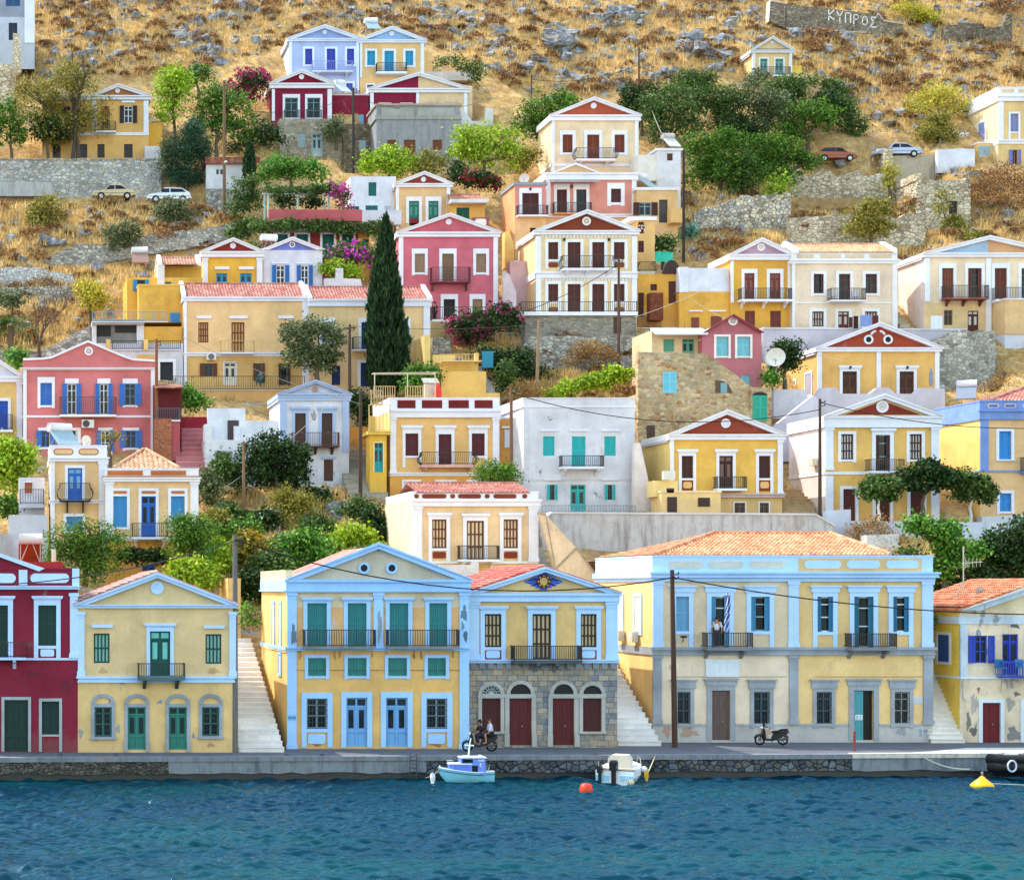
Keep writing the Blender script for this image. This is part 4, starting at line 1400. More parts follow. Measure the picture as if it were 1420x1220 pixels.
def m_pink_left():
 h = House('large pink house with curved white edged gable, cross medallion and blue open shutters',32,216,628,152,6,trim='ECE6EC',wall='D97C7C')
 h.body(513)
 top = [(32,500),(60,499),(72,497),(122,475),(172,496),(184,500),(216,502)]
 mb = MB()
 mb.prism([(h.X(32),h.Z(512)),(h.X(216),h.Z(512))] + [(h.X(a),h.Z(b)) for a,b in top[::-1]],0,.3)
 h.part('gable',mb,plaster('D67A78'))
 mb = MB()
 for (a,b),(c,d) in zip(top,top[1:]):
  mb.prism([(h.X(a),h.Z(b)),(h.X(c),h.Z(d)),(h.X(c),h.Z(d - 3)),(h.X(a),h.Z(b - 3))],-.15,.35)
 h.part('gable_coping',mb,h.trim)
 h.medal(123,487,6,plaster('CE7070'),kind='wheel')
 h.cornice(510,513,d=.14)
 h.pil((32,37,513,628),(209,216,513,628),cap=False)
 B = '3F74C4'
 h.op(56,531,72,562,'S',B,m=4,mt=8)
 for a,b in ((93,106),(138,150)): h.op(a,532,b,575,'X',B,m=3,mt=7,door=True,c2='D6D8DC')
 h.op(173,532,188,562,'X',B,m=3,mt=7,c2='5A7A9A')
 h.band(576,579,d=.08)
 h.balcony(83,160,552,576,dep=.85,slab=3,c='3A3236',step=.16)
 h.op(57,597,70,620,'X',B,m=4)
 h.op(96,597,108,622,'O','D9D4DA',m=4,c2='6A5A58')
 h.op(140,597,152,626,'X',B,m=4,c2='DFDCE0')
 h.op(174,597,189,621,'X',B,m=4)
 mb = MB()
 mb.box(h.X(113),h.X(130),-.7,-.2,h.Z(594),h.Z(583))
 mb.tube([(h.X(119),-.73,h.Z(588.5)),(h.X(119),-.69,h.Z(588.5))],.27,12,1)
 h.part('air_conditioner',mb,[paint('DDD8D2'),paint('4A4644')])
 h.finish()
 t = House('red plastered lean-to with brick pier and washing line right of the pink house',214,252,640,150.5,4,trim='E4DCE0',wall='9A3A40',name='lean_to',cat='outbuilding')
 t.body(535,mat=plaster('6A2C30'))
 t.block(213,582,236,640,-1.2,1.1,stone(['B5653E','A65434','C4784E','99492E'],4.5,'9A8474',2.2),name='brick_pier')
 t.block(236,585,248,640,-1,1,plaster('B85A60'),name='plinth')
 mb = MB()
 mb.prismx([(-1.3,t.Z(541)),(2.5,t.Z(530)),(2.5,t.Z(528)),(-1.35,t.Z(539))],t.X(214),t.X(253))
 t.part('roof',mb,tilemat('8A4A3A','A86A54','6A3A30'))
 t.balcony(216,248,568,584,c='4A5A66',dep=1.1,slab=2)
 t.finish()
def m_far_left():
 h = House('yellow house with white gable and cobalt door, cut by the left picture edge',-60,31,610,153,6,trim='E6E6EE',wall='E3C378')
 h.body(528)
 h.gable(-13,492,522,8,plaster('E2DCE4'),t=5,D=6)
 h.pil((23,31,530,610))
 h.op(-8,556,11,597,'D','2450B0',m=4,c2='2450B0')
 h.balcony(-14,17,576,597,dep=.8,slab=3,c='1C1C22')
 h.op(-30,560,-18,590,'S','2450B0',m=4)
 h.finish()
def m_white_ruin():
 h = House('faded white house with powder blue trim, brown doors and a rusty balcony',388,484,674,148,6,trim='A9BADB',wall='DEDDE4')
 w = plaster('DFDEE5',1.2,.15)
 h.body(548,mat=w)
 h.gable(437,528,546,6,plaster('C9CEDF',1.3,.2),t=4,D=6)
 mb = MB()
 mb.disc(h.X(437),h.Z(540),0,.22,-.06,.02)
 h.part('medallion',mb,plaster('B88A84'))
 h.pil((388,397,552,627),(475,484,552,627),cap=False)
 h.cornice(551,556,d=.14,lip=False)
 for a,b in ((409,424),(446,461)):
  h.op(a,573,b,619,'P','4E372C',m=4,mt=7,door=True,hood=564)
 h.balcony(404,468,601,619,dep=.8,slab=2,c='5A3028',slabc=wood('5A3028'),brackets=(412,437,460),bc=wood('4A2820'))
 h.op(449,637,462,667,'P','5A3A2E',m=0)
 h.panel(445,633,466,636,h.trim,d=.12,name='window_hood')
 h.op(418,640,426,667,'P','4A3A38',m=0)
 h.finish()
 t = House('roofless white annex with empty doorways left of the faded white house',285,388,672,148.2,4,trim='D8D8DE',wall='E4E3E8')
 w = plaster('E4E3E8',1.1,.15)
 t.body(610,mat=w)
 t.op(301,628,318,668,'P','4A3434',m=3,sur=plaster('A4A3AA',1.5),door=True)
 t.op(341,649,354,660,'G','4E7FA8',m=0,c2='5E88A8')
 t.block(290,564,343,612,1.2,.4,w,name='upper_wall')
 t.block(334,582,388,612,.8,.4,w,name='upper_wall')
 t.block(284,588,294,612,.05,1.5,w,name='pier')
 t.block(326,590,334,612,.5,.6,w,name='pier')
 mb = MB()
 mb.box(t.X(318),t.X(333),1.12,1.22,t.Z(611),t.Z(581))
 t.part('doorway',mb,paint('4A3A36'))
 t.finish()
m_blue_pair(); m_cream(); m_brown(); m_white(); m_pediment(); m_trees_house(); m_right_edge(); m_eyes(); m_pink_small(); m_stone_house(); m_pink_left(); m_far_left(); m_white_ruin()
# ================================================================== UPPER TERRACES
def u_long():
 h = House('long low yellow house with tiled roof, brown lattice shutters and vine hung lower terrace',255,424,548,163,6,trim='E6E4EC',wall='ECC98A')
 h.body(414,segs=[(250,494,430,600,plaster('E0BC72',1.2))])
 h.ridge(413,394.5,2.8,mat=TILE3())
 h.cornice(412,418,d=.12)
 h.pil((255,259,418,548),(419,430,410,548),cap=False)
 for a,b,c,d,dr in ((275,447,289,475,0),(321,447,339,489,1),(389,448,403,470,0)):
  h.op(a,b,c,d,'L','6A2E1E',m=0,c2='C99A5A',door=bool(dr))
  h.panel(a - 3,438,c + 4,442,h.trim,d=.15,name='window_hood')
 h.balcony(305,351,474,490,dep=.8,slab=2,c='C9A25E',step=.3,r=.012)
 h.band(489,494)
 h.op(283,504,295,522,'X','6A3626',m=0,c2='3A4656')
 h.op(311,503,327,534,'D','D9D2C4',m=1.5,sur=plaster('E6E4EC'))
 h.op(355,504,363,528,'X','6A3A2C',m=0,c2='5A4A44')
 h.op(390,504,398,534,'X','4A3024',m=0,c2='2E3A4A')
 mb = MB()
 mb.box(h.X(286),h.X(299),-.5,-.05,h.Z(500),h.Z(491))
 mb.tube([(h.X(292),-.53,h.Z(495.5)),(h.X(292),-.49,h.Z(495.5))],.25,12,1)
 h.part('air_conditioner',mb,[paint('DDD8D2'),paint('6A6460')])
 h.finish()
 r = House('black iron terrace railing on an ochre wall before the long yellow house',232,420,548,160.5,.4,name='terrace_wall',cat='terrace wall')
 r.block(250,540,425,556,0,2.2,plaster('D2A860',1.3),name='wall',deep=.5)
 r.balcony(234,422,522,541,c='1E1C1C',dep=.1,slab=.5,step=.18,side=False,base=False)
 h = House('yellow tiled wing with navy blue shutters half hidden by the tall cypress',430,596,550,162.5,6,trim='E4E4EE',wall='E9CC92')
 h.body(418)
 h.ridge(417,399,2.8,mat=TILE3())
 h.cornice(415,425,d=.12)
 h.pil((587,596,425,550),cap=False)
 N = '1C3464'
 for a,b,c,d in ((447,447,461,474),(553,447,565,473)):
  h.op(a,b,c,d,'S',N,m=4,mt=6)
 h.op(501,447,516,485,'S',N,m=4,mt=6,door=True)
 h.balcony(488,530,469,486,dep=.8,slab=2,c='2A3038')
 h.op(500,503,516,536,'D',N,m=4,c2='20345A')
 h.op(460,507,472,534,'S',N,m=0)
 h.finish()
def u_pair():
 h = House('narrow yellow house with dark red gable and turquoise windows beside the periwinkle gable',281,363,425,173,5,trim='E8E7EC',wall='E6B848')
 h.body(349)
 h.gable(323,331,349,8,plaster('9A3C34'),t=4,med=(323,341,4),D=5)
 h.pil((281,288,358,425),(356,364,358,425))
 for a,b in ((300,315),(333,349)):
  h.op(a,379,b,397,'D','2C8FB8',m=0)
  h.panel(a - 2,370,b + 3,374,h.trim,d=.14,name='window_hood')
 h.finish()
 h = House('white house with periwinkle gable, black round vent and open blue shutters',365,447,425,173.5,5,trim='EDECF2',wall='E6E5EE')
 h.body(347)
 h.gable(405,330,347,0,plaster('7C8CD6'),t=4,med=(405,339.5,4),medc=paint('101014'),D=5)
 for a,b in ((383,395),(417,428)):
  h.op(a,368,b,397,'X','2F6FB4',m=0,c2='E8E6EA')
  h.panel(a - 6,364,b + 5,366,h.trim,d=.1,name='window_hood')
 h.finish()
def u_left_complex():
 y = plaster('E3B650',1.2)
 h = House('stepped ochre house with blue shutters, chimney pier and railed terraces, left of the long house',190,281,450,167,6,trim='E6E2E4',wall='E3B650')
 h.body(385,x0=176,x1=281)
 h.ridge(367,358,2,222,276,mat=tilemat('B88468','CFA68C','96654E'),ends=True)
 h.block(220,366,281,400,1.2,4,y,name='upper_wall')
 h.block(218,366,228,402,-.1,1.4,plaster('DDDADC'),name='chimney_pier')
 h.op(190,388,201,404,'X','3A86B8',m=0,c2='202830')
 h.block(190,402,253,452,-2.2,2.2,y,name='lower_wing',cap=plaster('E8C468'))
 mb = MB()
 mb.box(h.X(229),h.X(237),-.06,.0,h.Z(401),h.Z(391))
 h.part('window',mb,glass('3A4A54'))
 mb = MB()
 mb.box(h.X(233),h.X(246),-2.26,-2.19,h.Z(452),h.Z(439))
 h.part('door',mb,paint('3A86C0'))
 h.finish()
 t = House('white and yellow terrace block with turquoise railing under the ochre house',100,254,508,163,5,trim='E6E4EA',wall='DFB450')
 t.body(476,mat=plaster('DDDCE2'),x0=125,x1=254)
 t.block(131,448,192,478,.6,4,plaster('8C8880',1.5),name='store_front')
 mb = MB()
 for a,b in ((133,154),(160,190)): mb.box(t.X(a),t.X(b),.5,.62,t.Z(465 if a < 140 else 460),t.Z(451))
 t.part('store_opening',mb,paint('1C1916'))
 t.block(128,448,134,478,.3,.5,plaster('DDDADC'),name='pier')
 t.block(190,448,200,478,.3,.5,plaster('DDDADC'),name='pier')
 t.block(200,452,254,480,.4,4,plaster('DDAE4A',1.2),name='upper_wall')
 t.block(128,443,200,450,.0,4.5,plaster('B9B2A8',1.3),name='terrace_slab')
 t.balcony(128,232,433,446,c='4A9AB0',dep=.1,slab=1,step=.2,side=False)
 t.balcony(156,198,473,485,c='1A1816',dep=.2,slab=1,step=.16,side=False)
 t.balcony(204,250,473,485,c='1A1816',dep=.2,slab=1,step=.16,side=False)
 for x in (147,199): t.block(x,471,x + 6,486,-.3,.4,plaster('E6C878'),name='pier')
 t.op(222,502,240,528,'K','20242A',m=4,door=True)
 t.block(190,492,216,500,-.1,.1,plaster('E0B868'),name='panel')
 t.finish()
def u_pink():
 h = House('tall raspberry pink house with white edged pediment and wooden shutters',553,690,448,172,5,trim='EBE6EA',wall='D8707E')
 h.body(322)
 h.gable(623,297,322,7,plaster('D46A76'),t=4,med=(622,308,4),D=5)
 h.pil((553,559,329,448),(684,690,329,448),cap=False)
 for a,b in ((575,589),(660,674)):
  h.op(a,352,b,378,'P','9A7A5E',m=4,mt=7)
 h.op(613,352,629,391,'P','8A664A',m=4,mt=7,door=True)
 h.balcony(596,649,373,392,dep=.9,slab=2,c='4A2428',slabc=plaster('8A4A50'))
 for x in (599,646): h.panel(x - .8,395,x + .8,404,metal('5A2A2A'),d=.5,name='bracket')
 h.op(615,415,631,446,'K','1A1414',m=4,mt=7,door=True)
 h.op(655,415,669,438,'P','9A7A54',m=4,mt=7)
 h.balcony(596,690,429,446,c='2A2224',dep=1.4,slab=3,step=.2)
 h.finish()
def u_wide():
 h = House('four bay cream house with scalloped white friezes, brown shutters and two railed storeys',743,883,437,171,6,trim='EEEAEC',wall='F0D89C')
 h.body(321)
 h.gable(813,292,320,6,plaster('8A432E'),t=5,med=(813,307,6),medc=plaster('D9C28E'),D=6)
 h.pil((743,750,328,433),(876,883,328,433),cap=False)
 def frieze(y,yoff=-.05):
  mb = MB()
  n = 26
  for k in range(n):
   a,b = 750 + 126 * k / n,750 + 126 * (k + 1) / n
   mb.prism([(h.X(a),h.Z(y)),(h.X(b),h.Z(y)),(h.X((a + b) / 2),h.Z(y + 4))],yoff,.0)
  h.part('scalloped_frieze',mb,h.trim)
 frieze(326.5)
 frieze(386.5)
 br = plaster('8E4A30')
 for y0,yw,yd,yo in ((336,360,373,367),(394,418,433,429)):
  for a,b in ((760,774),(851,866)):
   h.op(a,y0,b,yw,'S','5C2E22',m=4,foot=yd)
   h.panel(a + .5,yo - 3,b - .5,yo + 4,br,.7)
  for a,b in ((787,805),(821,838)): h.op(a,y0,b,yd,'S','5C2E22',m=4,door=True)
 h.band(377,386,d=.12)
 h.balcony(777,849,357,374,dep=.9,slab=3,c='1E1A1A',bulge=True,brackets=(784,812,842))
 for x in (782,844): h.lamp(x,333)
 h.finish()
 r = House('rounded stone terrace base with black railing under the four bay cream house',722,883,470,168.5,2.5,name='terrace_wall',cat='terrace wall',trim='EEEAEC')
 r.block(728,437,882,472,0,2.6,stone(['A99E92','99907F','BDB2A2','8A8378'],3.2,'8F877B',2.0),name='wall',deep=1.5)
 r.block(721,433,883,438,-.3,2.9,r.trim,name='coping')
 r.balcony(722,882,419,433,c='1C1A1C',dep=.2,slab=1,step=.17,side=True)
 mb = MB()
 mb.box(r.X(851),r.X(861),-.06,.0,r.Z(462),r.Z(440))
 r.part('door',mb,paint('4A2E26'))
def u_salmon():
 h = House('salmon pink house with small ochre pediment, awning and cream lower storey',757,882,330,184,4,trim='ECE8EC',wall='E09484')
 h.body(250,segs=[(740,303,890,400,plaster('E0BE88'))])
 h.cornice(240,250,d=.15)
 h.band(297,302)
 mb = MB()
 mb.prism([(h.X(768),h.Z(240)),(h.X(828),h.Z(240)),(h.X(798),h.Z(229))],-.05,.4)
 h.part('pediment',mb,plaster('E0BC82'))
 mb = MB()
 for a in (765,831):
  mb.prism([(h.X(a),h.Z(240)),(h.X(798),h.Z(226)),(h.X(798),h.Z(229)),(h.X(a + (4 if a < 798 else -4)),h.Z(240))],-.2,.42)
 h.part('pediment_trim',mb,h.trim)
 h.pil((757,763,250,302),(876,882,250,302),cap=False)
 h.op(772,263,786,296,'S','5A2A24',m=4,mt=8,door=True)
 h.op(799,263,813,296,'G','4A4648',m=4,mt=8,door=True,c2='4A3636')
 h.op(847,262,861,281,'S','54302A',m=5,mt=8)
 h.lamp(792,260)
 mb = MB()
 mb.prismx([(-1.2,h.Z(256)),(.02,h.Z(252)),(.02,h.Z(250.5)),(-1.2,h.Z(254.5))],h.X(762),h.X(826))
 h.part('awning',mb,paint('B9A8A4'))
 h.balcony(766,817,283,297,dep=.7,slab=2,c='2E2224',slabc=plaster('D99A62'))
 h.finish()
 t = House('salmon wing with broad brown doors above a cream wall, left of the salmon house',714,757,370,182.5,5,trim='ECE8EC',wall='DE928A')
 t.body(256,segs=[(700,301,770,420,plaster('E3C08A'))],side=plaster('E8B07A'))
 t.cornice(253,257,d=.1,mat=plaster('9CA0AE'),lip=False)
 t.op(724,268,747,300,'S','532823',m=4,mt=7,door=True)
 t.lamp(735,263)
 t.balcony(716,757,287,300,dep=.7,slab=2,c='2E2428')
 t.op(735,316,743,336,'S','4E2A24',m=0)
 t.balcony(700,745,348,362,dep=.3,slab=1,c='2A2220',step=.2,side=False)
 t.finish()
 dish(727,249,184,'small dish on the salmon wing roof in front of red flowers',.45,-.4)
 mb = MB()
def u_top_yellow():
 h = House('tall pale yellow house with orange red pediment standing over the salmon house',765,885,262,192,5,trim='EBE9EE',wall='F4DEAE')
 h.body(160)
 h.gable(823,136,160,8,plaster('B85C40'),t=4,med=(823,147,4),D=5)
 h.pil((765,769,168,240),(880,885,168,240),cap=False)
 for a,b in ((780,794),(852,866)): h.op(a,187,b,212,'S','7A3A22',m=4,mt=6)
 h.op(814,187,831,223,'S','7A3A22',m=4,mt=6,door=True)
 h.balcony(796,850,208,223,dep=.9,slab=3,c='5A3A30',bulge=True,brackets=(803,840))
 h.band(227,231)
 h.finish()
def u_alley():
 yl = plaster('E6C07A')
 h = House('cream annex with flat roof, brown windows and outside stair, right of the salmon house',880,943,330,183,5,trim='E8E4E2',wall='E0BE80')
 h.body(262,x0=883,x1=940)
 h.cornice(260,264,882,942,d=.1,lip=False)
 h.op(886,281,903,299,'X','4A2A22',m=0,c2='8FA4AE')
 h.op(914,277,926,309,'K','4A4444',m=0,door=True)
 h.block(925,293,941,312,-1.2,1.2,plaster('E8C47C'),name='stair_parapet')
 h.finish()
 t = House('ochre lower annex with white windows and iron balcony beside the four bay house',883,908,400,174,5,trim='E8E4E2',wall='E6C078')
 t.body(304)
 t.cornice(301,306,872,910,d=.2,lip=False)
 for y in (308,334): t.op(885,y,893,y + 16,'S','5A2A22',m=0)
 t.op(884,312,896,318,'G','E4E0E0',m=0)
 t.block(880,379,902,386,-1.2,1.2,plaster('E4DED6'),name='balcony_slab')
 t.balcony(882,903,366,379,c='2A2222',dep=1.1,slab=1,bulge=True)
 t.finish()
 t = House('ochre gate house with dark arched top, brown door and steps right of the pole',884,941,446,171.5,4,trim='E8E4E2',wall='DDAA48')
 t.body(380)
 t.op(902,394,911,403,'S','5A2A20',m=0)
 t.op(927,390,940,421,'P','5E2C22',m=0,door=True)
 t.op(885,406,893,440,'P','4A2822',m=0,door=True)
 mb = MB()
 cx,cz = t.X(931),t.Z(380)
 mb.prism([(cx + .72 * math.cos(math.pi * k / 12),cz + 1.2 * math.sin(math.pi * k / 12)) for k in range(13)],-.1,.3)
 t.part('arched_gate',mb,paint('3A2220'))
 t.block(897,408,915,446,-.9,.9,stone(['8A4A34','7A3E2C','9A5A40'],5,'6A4A3A',2),name='brick_wall')
 t.balcony(882,915,440,455,c='6A3A2A',dep=.3,slab=1,step=.12,side=False)
 t.finish()
 w = House('white tower shed with chimney like water tank, behind the tall wooden pole',886,946,262,189,4,trim='E6E4E6',wall='E0DEE0')
 w.body(207,x0=912,x1=944,side=plaster('ECE9E4'),D=2.5)
 w.cornice(206,209,909,947,d=.1,lip=False)
 w.op(925,213,933,223,'P','5A3A2C',m=0)
 w.block(886,214,914,250,.3,3,plaster('EBE6DC'),name='side_wall')
 w.finish()
def u_cream_small():
 h = House('cream gabled house with red tympanum and green doors between white house and pink roof',549,624,322,186,5,trim='ECEAEE',wall='E3C388')
 h.body(255)
 h.gable(588,239,255,5,plaster('9C4638'),t=4,med=(587,249,3.5),D=5)
 h.pil((549,553,260,318),(619,624,260,318),cap=False)
 gd = plaster('8E3434')
 for a,b in ((567,581),(594,608)):
  h.op(a,279,b,310,'D','2E7464',m=4,mt=6,c2='4A9484')
  h.panel(a + 1,303,b - 1,313,gd,d=.0)
 h.finish()
 t = House('little yellow lodge with tile strip, white awning and green shutter right of the cream gable',624,672,320,184.5,4,trim='E8E2DC',wall='E6BC60')
 t.body(280)
 t.ridge(279,271,1.5,624,671,mat=tilemat('B0705A','C99884','8E5242'),ends=False)
 t.block(622,279,674,284,-1.0,1.1,plaster('E4E0DC'),name='awning')
 t.op(633,288,651,305,'S','1E5A4C',m=0)
 t.block(652,305,674,321,-1.2,1.2,plaster('A8525E'),name='parapet_wall')
 t.panel(655,307,670,316,t.trim,.6,d=1.26)
 t.finish()
 w = House('plain white cube house with three green shutters and a white terrace wall',486,549,322,187,5,trim='EBEAEE',wall='E4E4EA')
 w.body(245)
 w.op(511,253,522,272,'S','1E6A64',m=0)
 w.op(486,286,498,295,'S','1E6A64',m=0)
 w.op(507,285,524,296,'S','1E6A64',m=0)
 w.op(533,286,543,296,'S','DADAE0',m=0)
 w.block(497,296,552,316,-1.6,1.5,plaster('E2E2EA'),name='terrace_wall')
 w.finish()
def u_pergola():
 h = House('dark red house with green doors hidden under a vine hung terrace edge',376,512,392,179.5,5,trim='E4DCDE',wall='8C3430')
 h.body(322,segs=[(497,300,520,420,plaster('C9A04A'))])
 for a in (383,411,447,474): h.op(a,325,a + 16,348 if a < 430 else 358,'S','1E5E50',m=3,door=a > 430)
 h.op(502,332,511,344,'S','1E5E50',m=0)
 h.block(371,293,500,309,-.8,.3,plaster('BC5E60'),name='parapet_wall')
 h.block(370,309,545,323,-.5,1.2,plaster('9A7A60'),name='terrace_slab')
 h.finish()
 p = House('white posted pergola carrying green creeper above the pink terrace wall',372,458,296,180.5,3,name='pergola',cat='pergola',trim='C6DAD2')
 for x in (372,413,456):
  for yy in (0,2.6):
   mb = MB()
   mb.box(p.X(x) - .07,p.X(x) + .07,yy,yy + .14,-.4,p.Z(262))
   p.part('post',mb,paint('BCD2C6'))
 for y in (262,258):
  mb = MB()
  mb.box(p.X(369),p.X(460),-.1 if y == 262 else 2.5,.06 if y == 262 else 2.7,p.Z(262),p.Z(262) + .12)
  p.part('beam',mb,paint('C6D2C6'))
 mb = MB()
 for k in range(12):
  x = 371 + 87 * k / 11
  mb.box(p.X(x) - .04,p.X(x) + .04,-.3,2.9,p.Z(262) + .125,p.Z(262) + .2)
 p.part('rafter',mb,wood('8A7A62'))
def u_top():
 h = House('pale lilac blue house with blue violet shutters, one of twin gabled houses below the rocks',401,498,128,212,5,trim='DCE4F4',wall='B4C2E8')
 h.body(54,side=plaster('C6D2EE'))
 h.gable(450,36,54,4,plaster('9FB2E0'),t=4,med=(450,45,3),D=5)
 h.pil((401,405,58,126),(494,498,58,126),cap=False)
 V = '3E4CB4'
 for a,b in ((423,433),(481,491)): h.op(a,68,b,90,'S',V,m=3)
 h.op(453,68,465,101,'S',V,m=3,door=True)
 h.balcony(432,487,88,101,dep=.9,slab=2,c='8F9AC8',step=.2,brackets=(440,480),slabc=plaster('D6DCF0'))
 h.op(480,116,489,128,'S','4A62C0',m=3)
 h.finish()
 h = House('yellow twin house with sky blue gable and turquoise shutters below the rocks',499,588,134,212,5,trim='E2E8F2',wall='E8C684')
 h.body(56)
 h.gable(543,38,56,4,plaster('9CC0E4'),t=4,med=(543,47,3.5),D=5)
 h.pil((499,502,60,108),(583,588,60,108),cap=False)
 for a,b in ((509,520),(562,573)): h.op(a,71,b,91,'S','2C9AC4',m=3)
 h.op(533,71,546,101,'S','2C9AC4',m=3,door=True)
 h.balcony(521,562,90,102,dep=.8,slab=3,c='1E2026')
 h.op(509,118,518,126,'K','4A5A6A',m=2)
 h.block(588,67,605,106,2,3,plaster('EBCB86'),name='rear_wing')
 h.block(588,103,655,115,-1,3,plaster('E6DCC8'),name='terrace_wall')
 h.finish()
 h = House('crimson house with white edged gable and two green glazed doors on a stone basement',377,460,178,206,5,trim='E8E4EA',wall='8A2440')
 h.body(118)
 h.gable(418,98,116,7,plaster('862238'),t=4,med=(418,107,3.5),D=5)
 h.pil((377,381,124,168),(454,460,124,168),cap=False)
 for a,b in ((395,413),(426,444)):
  h.op(a,136,b,165,'G','4F8C92',m=3,mt=5,door=True,c2='5E9AA0')
  h.balcony(a - 1,b + 1,154,165,dep=.4,slab=1,c='22262A')
 h.block(460,130,513,178,.8,4,plaster('86243A'),name='side_wing',cap=plaster('D9C4D4'))
 mb = MB()
 mb.box(h.X(496),h.X(506),.7,.82,h.Z(172),h.Z(157))
 h.part('window',mb,paint('5F9AB4'))
 h.finish()
 st = stone(['B2A996','9F9684','C4BAA6','8A8272','A9977A'],2.4,'958B7A',1.6)
 b = House('old stone house front with grey blue door below the crimson house',388,478,222,203.5,3,wall='A9A090',name='stone_house',trim='A3A6A6')
 b.body(165,mat=st,x0=388,x1=476)
 b.op(433,186,446,217,'D','A9C0C6',m=1.5,c2='3A4A50')
 b.op(413,184,424,204,'S','9FAEB4',m=0)
 b.finish()
 b = House('rough brown stone wall with blocked window between crimson house and grey house',476,522,240,203,2,wall='A09080',name='stone_wall',cat='wall')
 b.body(172,mat=stone(['8E7F66','7A6C56','A8977A','6E6456'],2.6,'5F5546',1.4))
 b.panel(498,195,507,210,paint('8FA6AC'),name='window')
 b.finish()
 h = House('gabled house with half crimson and half cream front behind the grey concrete house',513,648,190,207,5,trim='E8E4E8',wall='8A2440')
 h.body(122,segs=[(581,100,660,260,plaster('E3CC9A'))])
 h.gable(580,102,123,6,plaster('8A2440'),t=4,split=plaster('E0C894'),D=5)
 h.pil((513,518,129,185),(577,581,129,160),(643,648,129,185),cap=False)
 for a in (525,555,590,617): h.op(a,142,a + 18,165,'S','E0DCE0',m=0)
 h.finish()
 g = House('grey raw concrete house with brown shutters and carved frieze panels',522,638,228,200,5,trim='B4B0A8',wall='8A8B8C')
 cc = weathered('96979A','6E6F72',.5)
 g.body(146,mat=cc)
 g.cornice(144,147,d=.12,mat=plaster('B8A890',1.3),lip=False)
 for a,b in ((529,574),(579,630)): g.panel(a,150,b,160,plaster('B2ADA4',1.3),d=.05)
 g.cornice(160,166,d=.1,mat=weathered('A09C96','7A7672',.4),lip=False)
 for a,b,c,d in ((537,194,549,208),(560,194,576,217),(600,194,613,208)):
  g.op(a,b,c,d,'P','7A4226',m=0,door=d > 210)
 g.finish()
